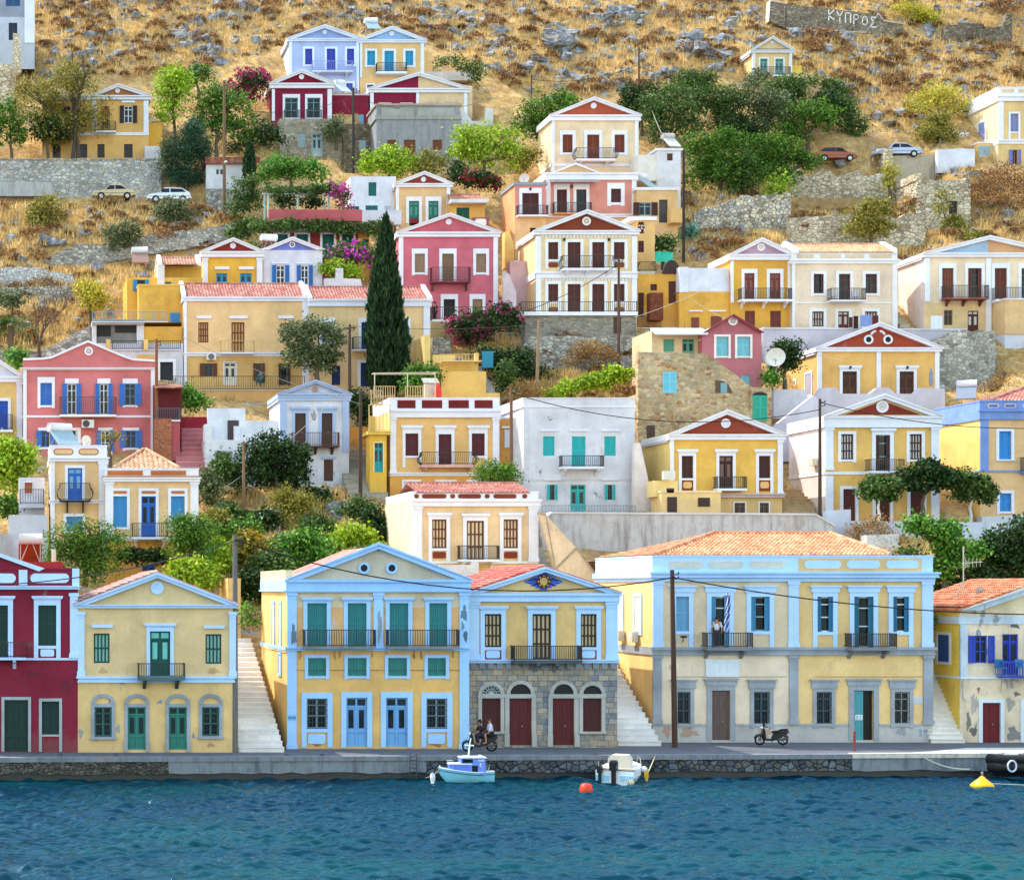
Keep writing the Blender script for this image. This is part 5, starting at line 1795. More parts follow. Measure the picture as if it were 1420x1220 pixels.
def u_right():
 h = House('ochre house with lilac gable and two red brown doors over the dusty rose roof',1013,1098,462,170.5,5,trim='EDE8EC',wall='E3B04A')
 h.body(356)
 h.gable(1055,331,353,8,plaster('C9A0B4'),t=5,med=(1055,343,5.5),medc=plaster('E6DCB4'),D=5)
 h.pil((1013,1017,362,420),(1092,1098,362,420),cap=False)
 for a,b in ((1032,1046),(1067,1082)):
  h.op(a,379,b,417,'D','7A3A30',m=4,mt=6,c2='8E5244')
  h.op(a + 1,431,b + 1,456,'S','7A3A30',m=0,door=True)
 h.balcony(1023,1092,402,417,dep=.9,slab=3,c='2A2226',brackets=(1028,1058,1087))
 h.block(943,404,1013,462,.2,5,plaster('E3B24E'),name='side_wing')
 h.block(954,371,1013,405,.3,4,plaster('E6E4EC'),name='roof_wall')
 h.block(943,370,955,405,.1,1.5,plaster('E6E4EC'),name='roof_pier')
 for a,b,c in ((960,440,970),(987,438,1002)):
  mb = MB()
  mb.box(h.X(a),h.X(c),.12,.22,h.Z(462),h.Z(b))
  h.part('window',mb,paint('7A3A30'))
  mb = MB()
  mb.box(h.X(a - 4),h.X(c + 5),.06,.22,h.Z(432),h.Z(430))
  h.part('window_hood',mb,h.trim)
 h.finish()
 h = House('broad cream house with tiled strip behind its parapet, plastic chairs on balcony',1098,1244,462,170,5,trim='ECE6E4',wall='F2DDB8')
 h.body(362)
 h.parapet(350,364,D=5)
 for a,b in ((1105,1128),(1137,1166),(1172,1198),(1205,1236)): h.panel(a,353,b,358,plaster('E3CDA0'))
 h.ridge(350,339.5,2.4,1104,1240,mat=tilemat('C9966E','E0BE98','A87654'),ends=True)
 h.cornice(360,366,d=.12)
 h.pil((1098,1102,366,458),(1237,1244,366,458),cap=False)
 h.op(1128,380,1142,407,'O','5A3428',m=4,c2='3A2A22')
 h.op(1163,380,1179,418,'G','6A3A2E',m=4,door=True,c2='6A3A2E')
 h.op(1200,380,1216,407,'G','6A3A2E',m=4,c2='6A3A2E')
 h.balcony(1147,1194,402,418,dep=.9,slab=2,c='3A2A26')
 h.band(419,421,d=.05)
 h.op(1126,432,1142,453,'L','5A2E28',m=4,c2='D9CFC4')
 h.op(1162,432,1177,460,'D','6A3428',m=4,c2='C9BFB4')
 h.op(1199,432,1216,452,'L','5A2E28',m=4,c2='D9CFC4')
 h.finish()
 h = House('cream house with half blue half tan gable and sheet hung beside its lower window',1282,1470,468,170,5,trim='ECEAF0',wall='F2DDB4')
 h.body(354,segs=[(1275,420,1480,520,plaster('E6CA90'))],side=plaster('EEE4D2'))
 h.gable(1370,328,351,6,plaster('AFC6DE'),t=5,split=plaster('D9AC78'),D=5)
 h.pil((1282,1289,358,418),(1367,1374,358,460),cap=False)
 for a,b,st in ((1306,1322,'L'),(1342,1361,'O'),(1379,1396,'S'),(1416,1432,'G')):
  h.op(a,372,b,415,st,'6E3524',m=4,mt=7,door=True,c2='8E5A40' if st != 'O' else '7A4A36')
 h.balcony(1305,1364,398,415,dep=.9,slab=2,c='3A2420',slabc=plaster('9A5A4A'),brackets=(1312,1335,1358),bc=wood('7A3A2C'))
 h.balcony(1375,1450,401,417,dep=.9,slab=3,c='3A2420')
 h.op(1309,430,1321,451,'G','6A4A3E',m=0,c2='7A5A4C')
 h.op(1342,431,1357,462,'D','5A2A20',m=0,c2='CFC6BA')
 h.block(1376,421,1470,468,-2.2,2.2,plaster('E3C48C'),name='front_wing',cap=plaster('ECE6E6'))
 h.block(1376,468,1470,540,-2.1,2.1,plaster('E4E6F2'),name='front_wing_base')
 mb = MB()
 for a,b,c,d in ((1405,428,1420,445),(1404,476,1411,484)): mb.box(h.X(a),h.X(c),-2.28,-2.15,h.Z(d),h.Z(b))
 h.part('window',mb,paint('5A4038'))
 h.finish()
 h = House('lone small yellow house with pale green doors high on the rocky slope',1043,1098,118,212,5.5,trim='EAE8EC',wall='EBD08E')
 h.body(68,side=plaster('EBCF90'))
 h.gable(1070,52,70,4,plaster('EBD398'),t=3,med=(1070,59,2.5),D=5.5)
 h.pil((1043,1047,74,114),(1094,1098,74,114),cap=False)
 for a,b in ((1054,1064),(1075,1086)):
  h.op(a,82,b,105,'D','7FB0A4',m=2,c2='4A6A64')
 h.balcony(1050,1093,95,106,dep=.6,slab=2,c='2A2A2C')
 h.block(1098,100,1130,112,.5,2,plaster('E8CF90'),name='garden_wall')
 h.block(1101,87,1118,102,1.2,2,plaster('F0D660'),name='shed')
 h.finish()
 h = House('yellow corner house with lavender shutters at the right edge above the thorn scrub',1384,1500,236,199,8,trim='EEECF4',wall='EBCF8C')
 h.body(140,side=plaster('EDDCA8'))
 h.parapet(122,135,D=8)
 for a,b in ((1389,1406),(1412,1436)): h.panel(a,124,b,129,plaster('E3CBA0'))
 h.cornice(133,141,d=.18)
 h.pil((1384,1391,141,194),cap=False)
 h.op(1401,158,1412,183,'S','8E94C0',m=2.5,foot=194)
 h.op(1440,158,1451,183,'S','8E94C0',m=2.5)
 h.band(194,200)
 h.op(1403,208,1411,228,'X','7C84D0',m=0,c2='8A5A44')
 h.sidewin([(2.6,4.0,160,186,'8E94C4')])
 h.block(1363,196,1385,236,1.0,6,plaster('EBCF8C'),name='side_wing',cap=h.trim)
 mb = MB()
 mb.box(h.X(1364),h.X(1379),.92,1.02,h.Z(228),h.Z(200))
 h.part('door',mb,paint('8FAEBE'))
 h.block(1335,175,1366,215,3.5,3,plaster('ECEAF0'),name='white_lean_to',cap=h.trim)
 h.finish()
def u_left_top():
 h = House('yellow house with small gabled pediment behind the bare branching tree on a stone terrace',58,206,226,199,6,trim='E4E2E6',wall='DDB468')
 h.body(134)
 h.gable(163,118,133,6,plaster('B5734A'),t=4,x0=130,x1=206,med=(163,126,3.5),D=6)
 h.cornice(133,139,58,206,d=.12)
 h.pil((199,206,140,186),(128,134,140,186),cap=False)
 h.op(172,147,184,171,'X','3A2622',m=0,c2='D4D8DA')
 h.panel(169,140,187,143,h.trim,d=.12,name='window_hood')
 h.op(140,148,152,184,'L','3A2016',m=0,c2='C9923A',door=True)
 h.op(86,148,98,178,'S','3A2016',m=0)
 h.balcony(132,160,171,184,dep=.8,slab=2,c='1C1816')
 h.band(184,188)
 for a,b in ((73,84),(110,121),(135,145),(172,184)): h.op(a,200,b,219,'G','4A3228',m=0,c2='4A3428')
 h.block(206,168,226,206,1,4,plaster('E3B44A'),name='side_wing')
 h.block(200,206,222,224,-1,2.5,plaster('E4DCDA'),name='porch_wall')
 h.finish()
 h = House('tall pale blue grey house cut by the top left corner of the picture',-30,48,64,214,5,trim='E8E8F0',wall='C6CCDA')
 h.body(-60,segs=[(-40,-70,34,24,plaster('9AA0B0'))])
 h.pil((34,48,-60,60),cap=False)
 h.op(8,-2,28,9,'S','3A5A86',m=0)
 h.op(12,32,24,56,'S','2E3A4A',m=0)
 h.finish()
 h = House('small white house with red brown roof edge behind the slim dark cypress',286,346,268,193,4,trim='8E4436',wall='E4E2E4')
 h.body(228)
 h.cornice(219,228,284,360,d=.35,mat=tilemat('8E4436','A05A48','743428'),lip=False)
 h.op(300,235,303.5,242,'G','4A6A74',m=0)
 h.op(305.5,235,309,242,'G','4A6A74',m=0)
 h.finish()
def u_middle_bits():
 h = House('stepped yellow terrace building with railed roof patio and blue gate below the pink house',583,692,566,157,5,trim='EBD38E',wall='E8C26A')
 h.body(515,x0=612,x1=674,side=plaster('D9A44E'))
 h.block(674,545,693,566,0,2,plaster('E8C26A'),name='low_wall')
 h.block(614,500,668,516,1.2,4,plaster('E8CA70'),name='patio_wall')
 h.block(613,485,645,501,3.5,2,plaster('F0D88A'),name='upper_room')
 h.block(664,487,669,502,1.2,.4,plaster('F0D88A'),name='pier')
 h.block(596,460,604,520,2.0,4,plaster('EDD684'),name='side_wall')
 h.balcony(614,668,489,500,c='C9A868',dep=-1.1,slab=1,step=.25,side=False)
 mb = MB()
 mb.box(h.X(645),h.X(653),3.3,3.4,h.Z(501),h.Z(490))
 h.part('gate',mb,paint('2C7FA8'))
 h.finish()
 h = House('turquoise painted garden gate beside the grey steps above the yellow terrace building',669,684,512,162,.4,name='garden_gate',cat='gate',trim='3C8CA4')
 h.block(669,487,684,510,0,.2,paint('2C86A4'),name='gate_leaf')
u_long(); u_pair(); u_left_complex(); u_pink(); u_wide(); u_salmon(); u_top_yellow(); u_alley(); u_cream_small(); u_pergola(); u_top(); u_right(); u_left_top(); u_middle_bits()
# ================================================================== GROUND, QUAY, WATER
def smooth_noise(n,seed,size):
 r = np.random.default_rng(seed)
 g = r.random((n,n))
 return g
_NG = [np.random.default_rng(40 + i).random((64,64)) for i in range(6)]
def vnoise(x,y,i=0):
 g = _NG[i]
 xi,yi = np.floor(x).astype(int),np.floor(y).astype(int)
 fx,fy = x - xi,y - yi
 fx,fy = fx * fx * (3 - 2 * fx),fy * fy * (3 - 2 * fy)
 a,b = g[xi % 64,yi % 64],g[(xi + 1) % 64,yi % 64]
 c,d = g[xi % 64,(yi + 1) % 64],g[(xi + 1) % 64,(yi + 1) % 64]
 return (a * (1 - fx) + b * fx) * (1 - fy) + (c * (1 - fx) + d * fx) * fy
def zground(X,Y):
 X,Y = np.asarray(X,float),np.asarray(Y,float)
 z = Zt(Y)
 amp = np.clip((Y - 122) / 20,0,1)
 up = np.clip((Y - 205) / 12,0,1)
 z = z + amp * ((vnoise(X / 5,Y / 5,0) - .5) * .8 + (vnoise(X / 1.7,Y / 1.7,1) - .5) * .45)
 z = z + up * ((vnoise(X / 9,Y / 6,2) - .5) * 2.2 + (vnoise(X / 1.1,Y / .9,3) - .5) * .6)
 z = np.array(z,float)
 a = X / Y
 for a0,a1,e,Yb,fr,bk in CARVE:
  m = (Y > Yb - fr) & (Y < Yb + bk) & (a > a0 - .006) & (a < a1 + .006)
  if not m.any(): continue
  out = np.maximum(0,np.maximum(a0 - a[m],a[m] - a1)) * Y[m]
  z[m] = np.minimum(z[m],e * np.minimum(Y[m],Yb) - .05 + out * 1.3)
 return z
def gp(x,y,Y=None):
 Y = Y or Yp(y)
 X = (x - XV) / F * Y
 return Vector((X,Y,float(zground([X],[Y])[0])))
def hill_material():
 t = NT('dry_hillside')
 v = t.pos()
 n1 = t.noise(v,.28,6,.6)
 n2 = t.noise(v,1.6,8,.68)
 n3 = t.noise(v,6,6,.7)
 c = t.ramp(n2,[(.28,lin('7A5A3C')),(.42,lin('B48E5A')),(.55,lin('D2AC70')),(.72,lin('E8CC96'))])
 c = t.mix(t.ramp(n1,[(.42,g3(0)),(.62,g3(.65))]),c,lin('A8805A'))
 c = t.mix(t.ramp(n3,[(.58,g3(0)),(.7,g3(.4))]),c,lin('6E5A40'))
 rock = t.ramp(t.noise(t.pos((1,1,1)),.62,9,.72,.5),[(.6,g3(0)),(.64,g3(1))])
 c = t.mix(rock,c,t.ramp(n3,[(.3,lin('85858A')),(.7,lin('D2D0CC'))]))
 t.col(c)
 t.b.inputs['Roughness'].default_value = 1
 t.b.inputs['Specular IOR Level'].default_value = .05
 t.bump(t.mix(.5,n2,n3),.9,.35)
 return t.m
def ground():
 xs = np.arange(-40,175,.6)
 ys = np.concatenate([np.arange(112.6,205,.6),np.arange(205,262,.45),np.arange(262,300,1.5)])
 XX,YY = np.meshgrid(xs,ys)
 ZZ = zground(XX,YY)
 ZZ[YY < 113.5] = QZ - .3
 nv = XX.size
 me = bpy.data.meshes.new('hillside')
 me.vertices.add(nv)
 me.vertices.foreach_set('co',np.stack([XX,YY,ZZ],-1).astype(np.float32).ravel())
 r,c = XX.shape
 idx = np.arange(nv).reshape(r,c)
 q = np.stack([idx[:-1,:-1],idx[:-1,1:],idx[1:,1:],idx[1:,:-1]],-1).reshape(-1,4)
 me.loops.add(q.size)
 me.loops.foreach_set('vertex_index',q.astype(np.int32).ravel())
 me.polygons.add(len(q))
 me.polygons.foreach_set('loop_start',np.arange(0,q.size,4,dtype=np.int32))
 me.polygons.foreach_set('use_smooth',[True] * len(q))
 me.update(calc_edges=True)
 me.materials.append(hill_material())
 o = bpy.data.objects.new('hillside',me)
 COL.objects.link(o)
 tag(o,kind='structure')
def quay():
 def ye(X): return 102.8 + (X / 54) * 2.6           # the quay edge runs slightly away to the right
 t = NT('quay_asphalt')
 v = t.pos()
 c = t.ramp(t.noise(v,1.1,7,.65),[(.3,lin('4C4D54')),(.7,lin('63646A'))])
 c = t.mix(t.ramp(t.noise(t.pos((.6,2,1)),.7,5),[(.55,g3(0)),(.7,g3(.5))]),c,lin('3A3B42'))
 t.col(c)
 t.b.inputs['Roughness'].default_value = .9
 t.bump(t.noise(v,12,5),.4,.02)
 mb = MB()
 mb.box(-40,120,90,116,-14,-13.9)
 mb = MB()
 xs = list(range(-40,121,4))
 vs = []
 for X in xs: vs += [(X,ye(X) + .42,QZ),(X,117,QZ)]
 mb.add(vs,[(2 * i,2 * i + 2,2 * i + 3,2 * i + 1) for i in range(len(xs) - 1)])
 tag(mb.build('quay_road',t.m),kind='structure')
 con = weathered('7C8288','454A50',.45)
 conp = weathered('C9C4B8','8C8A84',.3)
 rub = stone(['454A52','565C64','6C727A','4E5052','625E58'],2.7,'24272C',1.2,edge=.07)
 rub2 = stone(['54524E','6C6862','454440','827C72','5C564E'],4.2,'2C2B28',2.2,edge=.06)
 algae = NT('wet_algae_stone')
 algae.col(algae.ramp(algae.noise(algae.pos(),3,6),[(.3,lin('0E1112')),(.7,lin('23282A'))]))
 algae.b.inputs['Roughness'].default_value = .5
 algae = algae.m
 def sect(px0,px1,mat,label,cop,name='quay_wall',lift=.0):
  X0,X1 = (px0 - XV) / F * 104,(px1 - XV) / F * 104
  n = max(2,int((X1 - X0) / .7))
  o = empty(name,(X0,ye(X0),WZ),label,'quay wall')
  mb,mc,ma = MB(),MB(),MB()
  def ring(X,j):
   return (X - X0,ye(X) - ye(X0) + j,0)
  for m,za,zb,dj in ((mb,.34,1.0 + lift,.0),(ma,-1.6,.5,.0)):
   vs = []
   for k in range(n + 1):
    X = X0 + (X1 - X0) * k / n
    w1,w2 = random.uniform(-.05,.05),random.uniform(-.06,.06)
    vs += [ring(X,dj + (w1 if m is mb else .1))[:2] + (zb,),ring(X,dj - .06 + (w2 * .6 if m is mb else -.05))[:2] + (za + random.uniform(-.06,.06) * (m is mb),),]
   m.add(vs,[(2 * i,2 * i + 2,2 * i + 3,2 * i + 1) for i in range(n)])
  vs = []
  zt = -WZ + QZ + .01 + lift
  for k in range(n + 1):
   X = X0 + (X1 - X0) * k / n
   j = random.uniform(-.015,.015)
   vs += [ring(X,-.08 + j)[:2] + (zt - .24,),ring(X,-.08 + j)[:2] + (zt,),ring(X,.5)[:2] + (zt + .004,),ring(X,.5)[:2] + (zt - .24,)]
  mc.add(vs,[(4 * i + a,4 * i + 4 + a,4 * i + 5 + a,4 * i + 1 + a) for i in range(n) for a in range(3)] + [(0,1,2,3),(4 * n,4 * n + 1,4 * n + 2,4 * n + 3)])
  mb.build('face',mat,o)
  ma.build('waterline',algae,o)
  mc.build('coping',cop,o)
 cg = weathered('7E8288','54585E',.5)
 sect(-120,232,rub2,'rough dark rubble stretch of the quay wall below the maroon and pale yellow houses',cg)
 sect(232,590,con,'smooth grey concrete stretch of the quay wall below the twin vent house',cg)
 sect(590,1192,rub,'grey cobbled stretch of the quay wall behind the two moored boats',cg)
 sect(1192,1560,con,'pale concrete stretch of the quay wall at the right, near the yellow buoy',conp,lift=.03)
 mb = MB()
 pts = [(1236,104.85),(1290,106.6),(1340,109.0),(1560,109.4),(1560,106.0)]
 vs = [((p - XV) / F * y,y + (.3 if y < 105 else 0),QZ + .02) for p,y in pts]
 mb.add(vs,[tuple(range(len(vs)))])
 tag(mb.build('sunlit_patch',conp),kind='structure')  # pale sheet on the road, its colour standing in for a patch of sunlight
def water():
 t = NT('harbour_water')
 t.b.inputs['Roughness'].default_value = .04
 t.b.inputs['IOR'].default_value = 1.33
 big = t.noise(t.pos((.5,1,1)),.09,3,.5)
 t.col(t.ramp(big,[(.3,lin('002036')),(.55,lin('00303A')),(.75,lin('00413E'))]))
 nb = t.bump(t.noise(t.pos((.6,1.0,1)),5.5,4,.6,.4),.5,.06)
 t.b.inputs['Specular IOR Level'].default_value = 0
 gl = t.n('ShaderNodeBsdfGlossy')
 gl.inputs['Roughness'].default_value = .05
 gl.inputs['Color'].default_value = (.42,.66,.88,1)
 fr = t.n('ShaderNodeFresnel')
 fr.inputs['IOR'].default_value = 1.33
 ms = t.n('ShaderNodeMixShader')
 t.l(nb,gl.inputs['Normal'])
 t.l(nb,fr.inputs['Normal'])
 t.l(fr.outputs['Fac'],ms.inputs['Fac'])
 t.l(t.b.outputs['BSDF'],ms.inputs[1])
 t.l(gl.outputs['BSDF'],ms.inputs[2])
 t.l(ms.outputs['Shader'],t.t.nodes['Material Output'].inputs['Surface'])
 xs = np.arange(-6,64,.13)
 ys = np.arange(57,106.6,.08)
 X,Y = np.meshgrid(xs,ys)
 Z = np.zeros_like(X)
 sl = 0
 r = np.random.default_rng(3)
 for i in range(80):
  lam = .38 * math.exp(r.random() ** 1.3 * math.log(6))
  a = r.normal() * .6 + math.pi / 2
  k = 2 * math.pi / lam
  amp = lam ** .95 * (.5 + r.random())
  Z += amp * np.sin(k * (math.cos(a) * X + math.sin(a) * Y) + r.random() * 6.28)
  sl += (amp * k) ** 2 / 2
 Z *= .42 / math.sqrt(sl)
 patch = .72 + .5 * vnoise(X / 7,Y / 4,4)
 Z = Z * patch * np.clip((106.8 - Y) / 6 + .45,.45,1)
 nv = X.size
 idx = np.arange(nv).reshape(X.shape)
 q = np.stack([idx[:-1,:-1],idx[:-1,1:],idx[1:,1:],idx[1:,:-1]],-1).reshape(-1,4)
 co = np.stack([X,Y,WZ + Z],-1).reshape(-1,3)
 x0,x1,y0,y1 = xs[0],xs[-1],ys[0],ys[-1]
 ext = [(-4000,-4000),(4000,-4000),(4000,y0),(-4000,y0),(-4000,y1),(x0,y1),(x0,y0),(x1,y1),(4000,y1),(x1,y0)]
 co = np.concatenate([co,np.array([(a,b,WZ - .03) for a,b in ext])])
 q = np.concatenate([q,np.array([(0,1,2,3),(3,6,5,4),(9,2,8,7)]) + nv])
 me = bpy.data.meshes.new('water')
 me.vertices.add(len(co))
 me.vertices.foreach_set('co',co.astype(np.float32).ravel())
 me.loops.add(q.size)
 me.loops.foreach_set('vertex_index',q.astype(np.int32).ravel())
 me.polygons.add(len(q))
 me.polygons.foreach_set('loop_start',np.arange(0,q.size,4,dtype=np.int32))
 me.polygons.foreach_set('use_smooth',[True] * len(q))
 me.update(calc_edges=True)
 me.materials.append(t.m)
 o = bpy.data.objects.new('water',me)
 COL.objects.link(o)
 tag(o,kind='structure')
def stairs(label,px0,px1,ya,Ya,yb,Yb,n,mat,name='stone_steps',cat='stairs',pxb=None,riser=None):
 a,b = P(px0,ya,Ya),P(px1,ya,Ya)
 za,zb = (YV - ya) / F * Ya,(YV - yb) / F * Yb
 e = empty(name,a,label,cat)
 mb = MB()
 W = b.x - a.x
 if pxb:
  x0b,x1b = (pxb[0] - XV) / F * Yb - a.x,(pxb[1] - XV) / F * Yb - a.x
 else: x0b,x1b = 0,W
 for k in range(n):
  u = k / n
  x0,x1 = x0b * u,W + (x1b - W) * u
  y0,y1 = (Yb - Ya) * k / n,(Yb - Ya) * (k + 1) / n
  z1 = (zb - za) * (k + 1) / n
  mb.box(x0,x1,y0 + random.uniform(-.01,.01),y1 + .12,z1 - (zb - za) / n - .8,z1 - .05)
  mb.box(x0 - .01,x1 + .01,y0 - .05,y1 + .1,z1 - .055,z1 + random.uniform(-.012,.012),1)
 for q in range(7):
  u = q / 6
  carve(px0 - 1,px1 + 1,ya + (yb - ya) * u,Ya + (Yb - Ya) * u,(Yb - Ya) / 5 + .5,.6)
 mb.build('steps',[riser or mat,mat],e)
 return e
def wall(label,pts,Y,th,mat,name='stone_wall',cat='wall',cap=None,rough=0,group=None):
 cx = sum(p[0] for p in pts) / len(pts)
 by_ = max(p[1] for p in pts)
 if by_ < 560 and Y > Yp(by_) - 2: carve(min(p[0] for p in pts),max(p[0] for p in pts),by_ - 2,Y,10,.2)
 by = max(p[1] for p in pts)
 o0 = P(cx,by,Y)
 q = []
 for i,(x,y) in enumerate(pts):
  q.append((x,y))
 mb = MB()
 loc = [P(x,y,Y) - o0 for x,y in q]
 if rough:                                  # ragged stone edge along the top
  out = []
  for i,p in enumerate(loc):
   n = loc[(i + 1) % len(loc)]
   out.append((p.x,p.z))
   L = (n - p).length
   if p.z > .3 and n.z > .3:
    m = int(L / .45)
    for k in range(1,m):
     u = k / m
     out.append((p.x + (n.x - p.x) * u,p.z + (n.z - p.z) * u + random.uniform(-rough,rough)))
  loc2 = out
 else: loc2 = [(p.x,p.z) for p in loc]
 e = empty(name,o0,label,cat,group)
 mb.prism(loc2,0,th)
 mb.build('masonry',mat,e)
 if cap:
  mc = MB()
  top = [p for p in loc if p.z > .3]
  top.sort(key=lambda p: p.x)
  for p,n in zip(top,top[1:]):
   mc.prism([(p.x,p.z - .02),(n.x,n.z - .02),(n.x,n.z + .12),(p.x,p.z + .12)],-.08,th + .05)
  mc.build('coping',cap,e)
 return e
def all_walls():
 GREYS = ['ACA8A0','C6C0B6','96928A','D8D4CA','8A847A']
 TANS = ['DCC8AA','E8D8BC','C4B094','F0E4CC','B09C82']
 sg = stone(GREYS,2.4,'7E7970',1.6)
 stn = stone(TANS,2.2,'8A7C62',1.7)
 sw = stone(GREYS,2.2,'A09C94',1.6,wash=.8)
 ww = plaster('DAD9E0',1.2,.1)
 cr = plaster('EBD8AA',1.3,.1)
 rm = weathered('BEBCBE','7E7A78',.55)
 wall('long weathered grey retaining wall with a pale rounded coping, behind the big hipped roof',[(752,800),(752,722),(765,712),(1130,714),(1158,730),(1162,800)],135.2,1.2,rm,'retaining_wall',cap=plaster('D6D3D6'))
 wall('slanting cream wall beside the steps left of the grey retaining wall',[(748,712),(757,714),(800,760),(836,812),(836,845),(800,845),(770,790)],127.5,.5,cr,'stair_wall',cap=weathered('A89C8A','6E665C',.5))
 wall('dark brick stump between the slanting cream wall and the big building',[(806,778),(830,778),(832,830),(806,830)],130,.6,stone(['7A4A34','8E5A40','6A4030','9A6A4C'],5,'5A4A3E',2.4),'brick_stump')
 wall('lavender grey retaining wall under the cream house row on the right',[(1058,505),(1058,456),(1340,458),(1340,505)],167,.8,plaster('BDB9C6',.9),'retaining_wall',cap=plaster('D2CED6'))
 wall('scallop topped pale lilac terrace wall in front of the eye vent gable house',[(1112,604),(1118,562),(1132,548),(1140,538),(1158,537),(1166,546),(1206,546),(1216,538),(1232,537),(1242,546),(1268,546),(1276,538),(1310,539),(1312,604)],155,.7,plaster('CBC8D4',.9),'terrace_wall')
 wall('long lilac stair parapet sloping down left of the eye vent gable house',[(1062,640),(1062,600),(1128,548),(1140,560),(1140,640)],151,.6,plaster('CFCCD8',.9),'stair_parapet')
 wall('low white garden wall beside the satellite dish',[(1073,580),(1073,540),(1118,540),(1122,580)],155.5,.5,plaster('D6D4DE'),'garden_wall')
 wall('pale blue white terrace wall under the citrus trees',[(1146,765),(1146,708),(1180,706),(1180,722),(1362,724),(1362,770)],137,.6,plaster('C6CCDC',.9),'terrace_wall')
 wall('whitewashed peeling wall below the blue cornered ochre house',[(1362,800),(1362,716),(1420,714),(1500,714),(1500,800)],137.5,.7,plaster('CDD2DC',1.4,.4),'retaining_wall')
 wall('low whitewashed stone block in the scrub under the terrace wall',[(1202,765),(1202,742),(1246,740),(1248,765)],134.5,1,sw,'stone_block')
 wall('craggy stone wall under the half blue gable house',[(1300,545),(1296,470),(1330,458),(1380,458),(1380,545)],166,1.5,stone(GREYS,2.7,'8A8274',1.3,edge=.05),'stone_wall',rough=.15)
 wall('rubble stone wall below the rounded terrace base, above the thorn bushes',[(724,520),(728,466),(886,466),(905,455),(905,520)],166.5,1.2,sg,'stone_wall')
 wall('pink stair wall and lower court of the raspberry house neighbour',[(707,425),(707,362),(742,362),(742,432)],174,1,plaster('D6B4B6'),'stair_wall')
 wall('pinkish white parapet beside the narrow alley steps right of the raspberry house',[(698,440),(698,375),(706,380),(716,405),(716,440)],170.5,.5,plaster('E0C6C8'),'stair_parapet')
 wall('yellow sunlit stair wall left of the four bay cream house',[(700,372),(700,322),(706,320),(713,340),(713,372)],176,1,plaster('E6C46A'),'stair_wall')
 wall('white stair wall between the plain white house and the brown pediment house',[(879,722),(880,614),(888,614),(899,665),(906,722)],141.8,.6,plaster('E8E2D2'),'stair_wall')
 wall('grey stone terrace wall behind the beige and white parked cars',[(-60,290),(-60,222),(224,222),(224,290)],195.6,1.2,stone(['B4B2AC','CCC8C0','A09C96','E0DCD4','C4B8A2'],2.2,'8A8680',1.7),'stone_wall',cap=sg)
 wall('low pale rendered kerb wall at the foot of the grey stone terrace wall',[(-60,272),(-60,252),(72,253),(78,272)],194.9,.4,weathered('B4B2B0','8A8680',.4),'kerb_wall')
 wall('stone wall below the small white house, right of the parked cars',[(286,300),(286,262),(345,262),(345,300)],192.5,1,sg,'stone_wall')
 wall('dark dry stone field wall sloping across the left hillside',[(60,362),(90,345),(190,330),(300,314),(345,306),(345,330),(300,338),(190,356),(80,378)],183.5,.8,sg,'field_wall',rough=.12)
 wall('bright white stone bank among dry grass at the far left',[(-40,395),(-40,375),(10,370),(50,371),(100,380),(106,395)],178,1.4,stone(['C9C9C8','DAD8D4','B4B3B0','E4E2DE'],3.0,'8C8882',1.4),'stone_bank',rough=.2)
 wall('low dark field wall under the white stone bank',[(-40,420),(-40,398),(100,397),(104,420)],176,.8,stone(GREYS,2.4,'5E574C',1.6),'field_wall',rough=.1)
 wall('ashy rubble wall sloping up behind the pink gable on the left',[(-40,500),(-40,486),(60,486),(90,470),(126,450),(130,500)],164,.8,sg,'field_wall',rough=.1)
 wall('tall ruined stone house wall with broken top, below the reddish parked car',[(1097,300),(1095,234),(1108,236),(1114,246),(1128,244),(1140,234),(1150,236),(1160,246),(1178,240),(1190,236),(1198,244),(1226,240),(1228,206),(1238,204),(1240,300)],198,.9,stn,'ruined_wall',rough=.12)
 wall('lower ruined stone terrace wall behind the round olive bush',[(1097,352),(1097,302),(1180,296),(1186,300),(1248,302),(1262,294),(1274,300),(1284,320),(1280,352)],186.5,1.2,stn,'ruined_wall',rough=.12)
 wall('collapsed rubble bank below the big green fig trees',[(966,330),(962,296),(1000,280),(1050,270),(1097,268),(1097,330)],189,2.2,stone(TANS + GREYS,2.6,'6E6350',1.2),'rubble_bank',rough=.25)
 h = House('roofless square stone hut with dark window and leaning side wall',1272,1346,326,190,5,wall='B5A58C',name='stone_hut',cat='hut')
 h.body(250,mat=stn,side=stone(TANS,2.2,'6A5E4A',1.7))
 h.op(1316,279,1328,297,'K','2A211C',m=0)
 for a,b,t in ((h.X(1272) - .1,h.X(1272) + .5,240),(h.X(1346) - .5,h.X(1346),246)):
  mb = MB()
  mb.box(a,b,.02,5,h.Z(250),h.Z(t))
  h.part('wall_stub',mb,stn)
 h.finish()
 wall('beige concrete ramp wall under the silver blue parked car',[(1222,262),(1222,217),(1304,214),(1304,262)],199,1,weathered('B4A894','8E8068',.35),'retaining_wall')
 wall('bright whitewashed garden wall beside the lavender shuttered corner house',[(1300,240),(1300,208),(1332,206),(1352,207),(1352,240)],198.2,.5,plaster('E6E4EC',.8),'garden_wall')
 w = wall('old stone field wall with big whitewashed Greek letters, top right of the hillside',[(1066,30),(1068,2),(1090,6),(1218,20),(1226,30),(1252,34),(1254,54),(1200,46),(1150,44),(1090,40)],224,1,stone(['8E8070','A3927C','7A6C5C','B0A08A'],2.6,'625646',1.7),'lettered_wall',cap=plaster('CFC6BC',1.2),rough=.05)
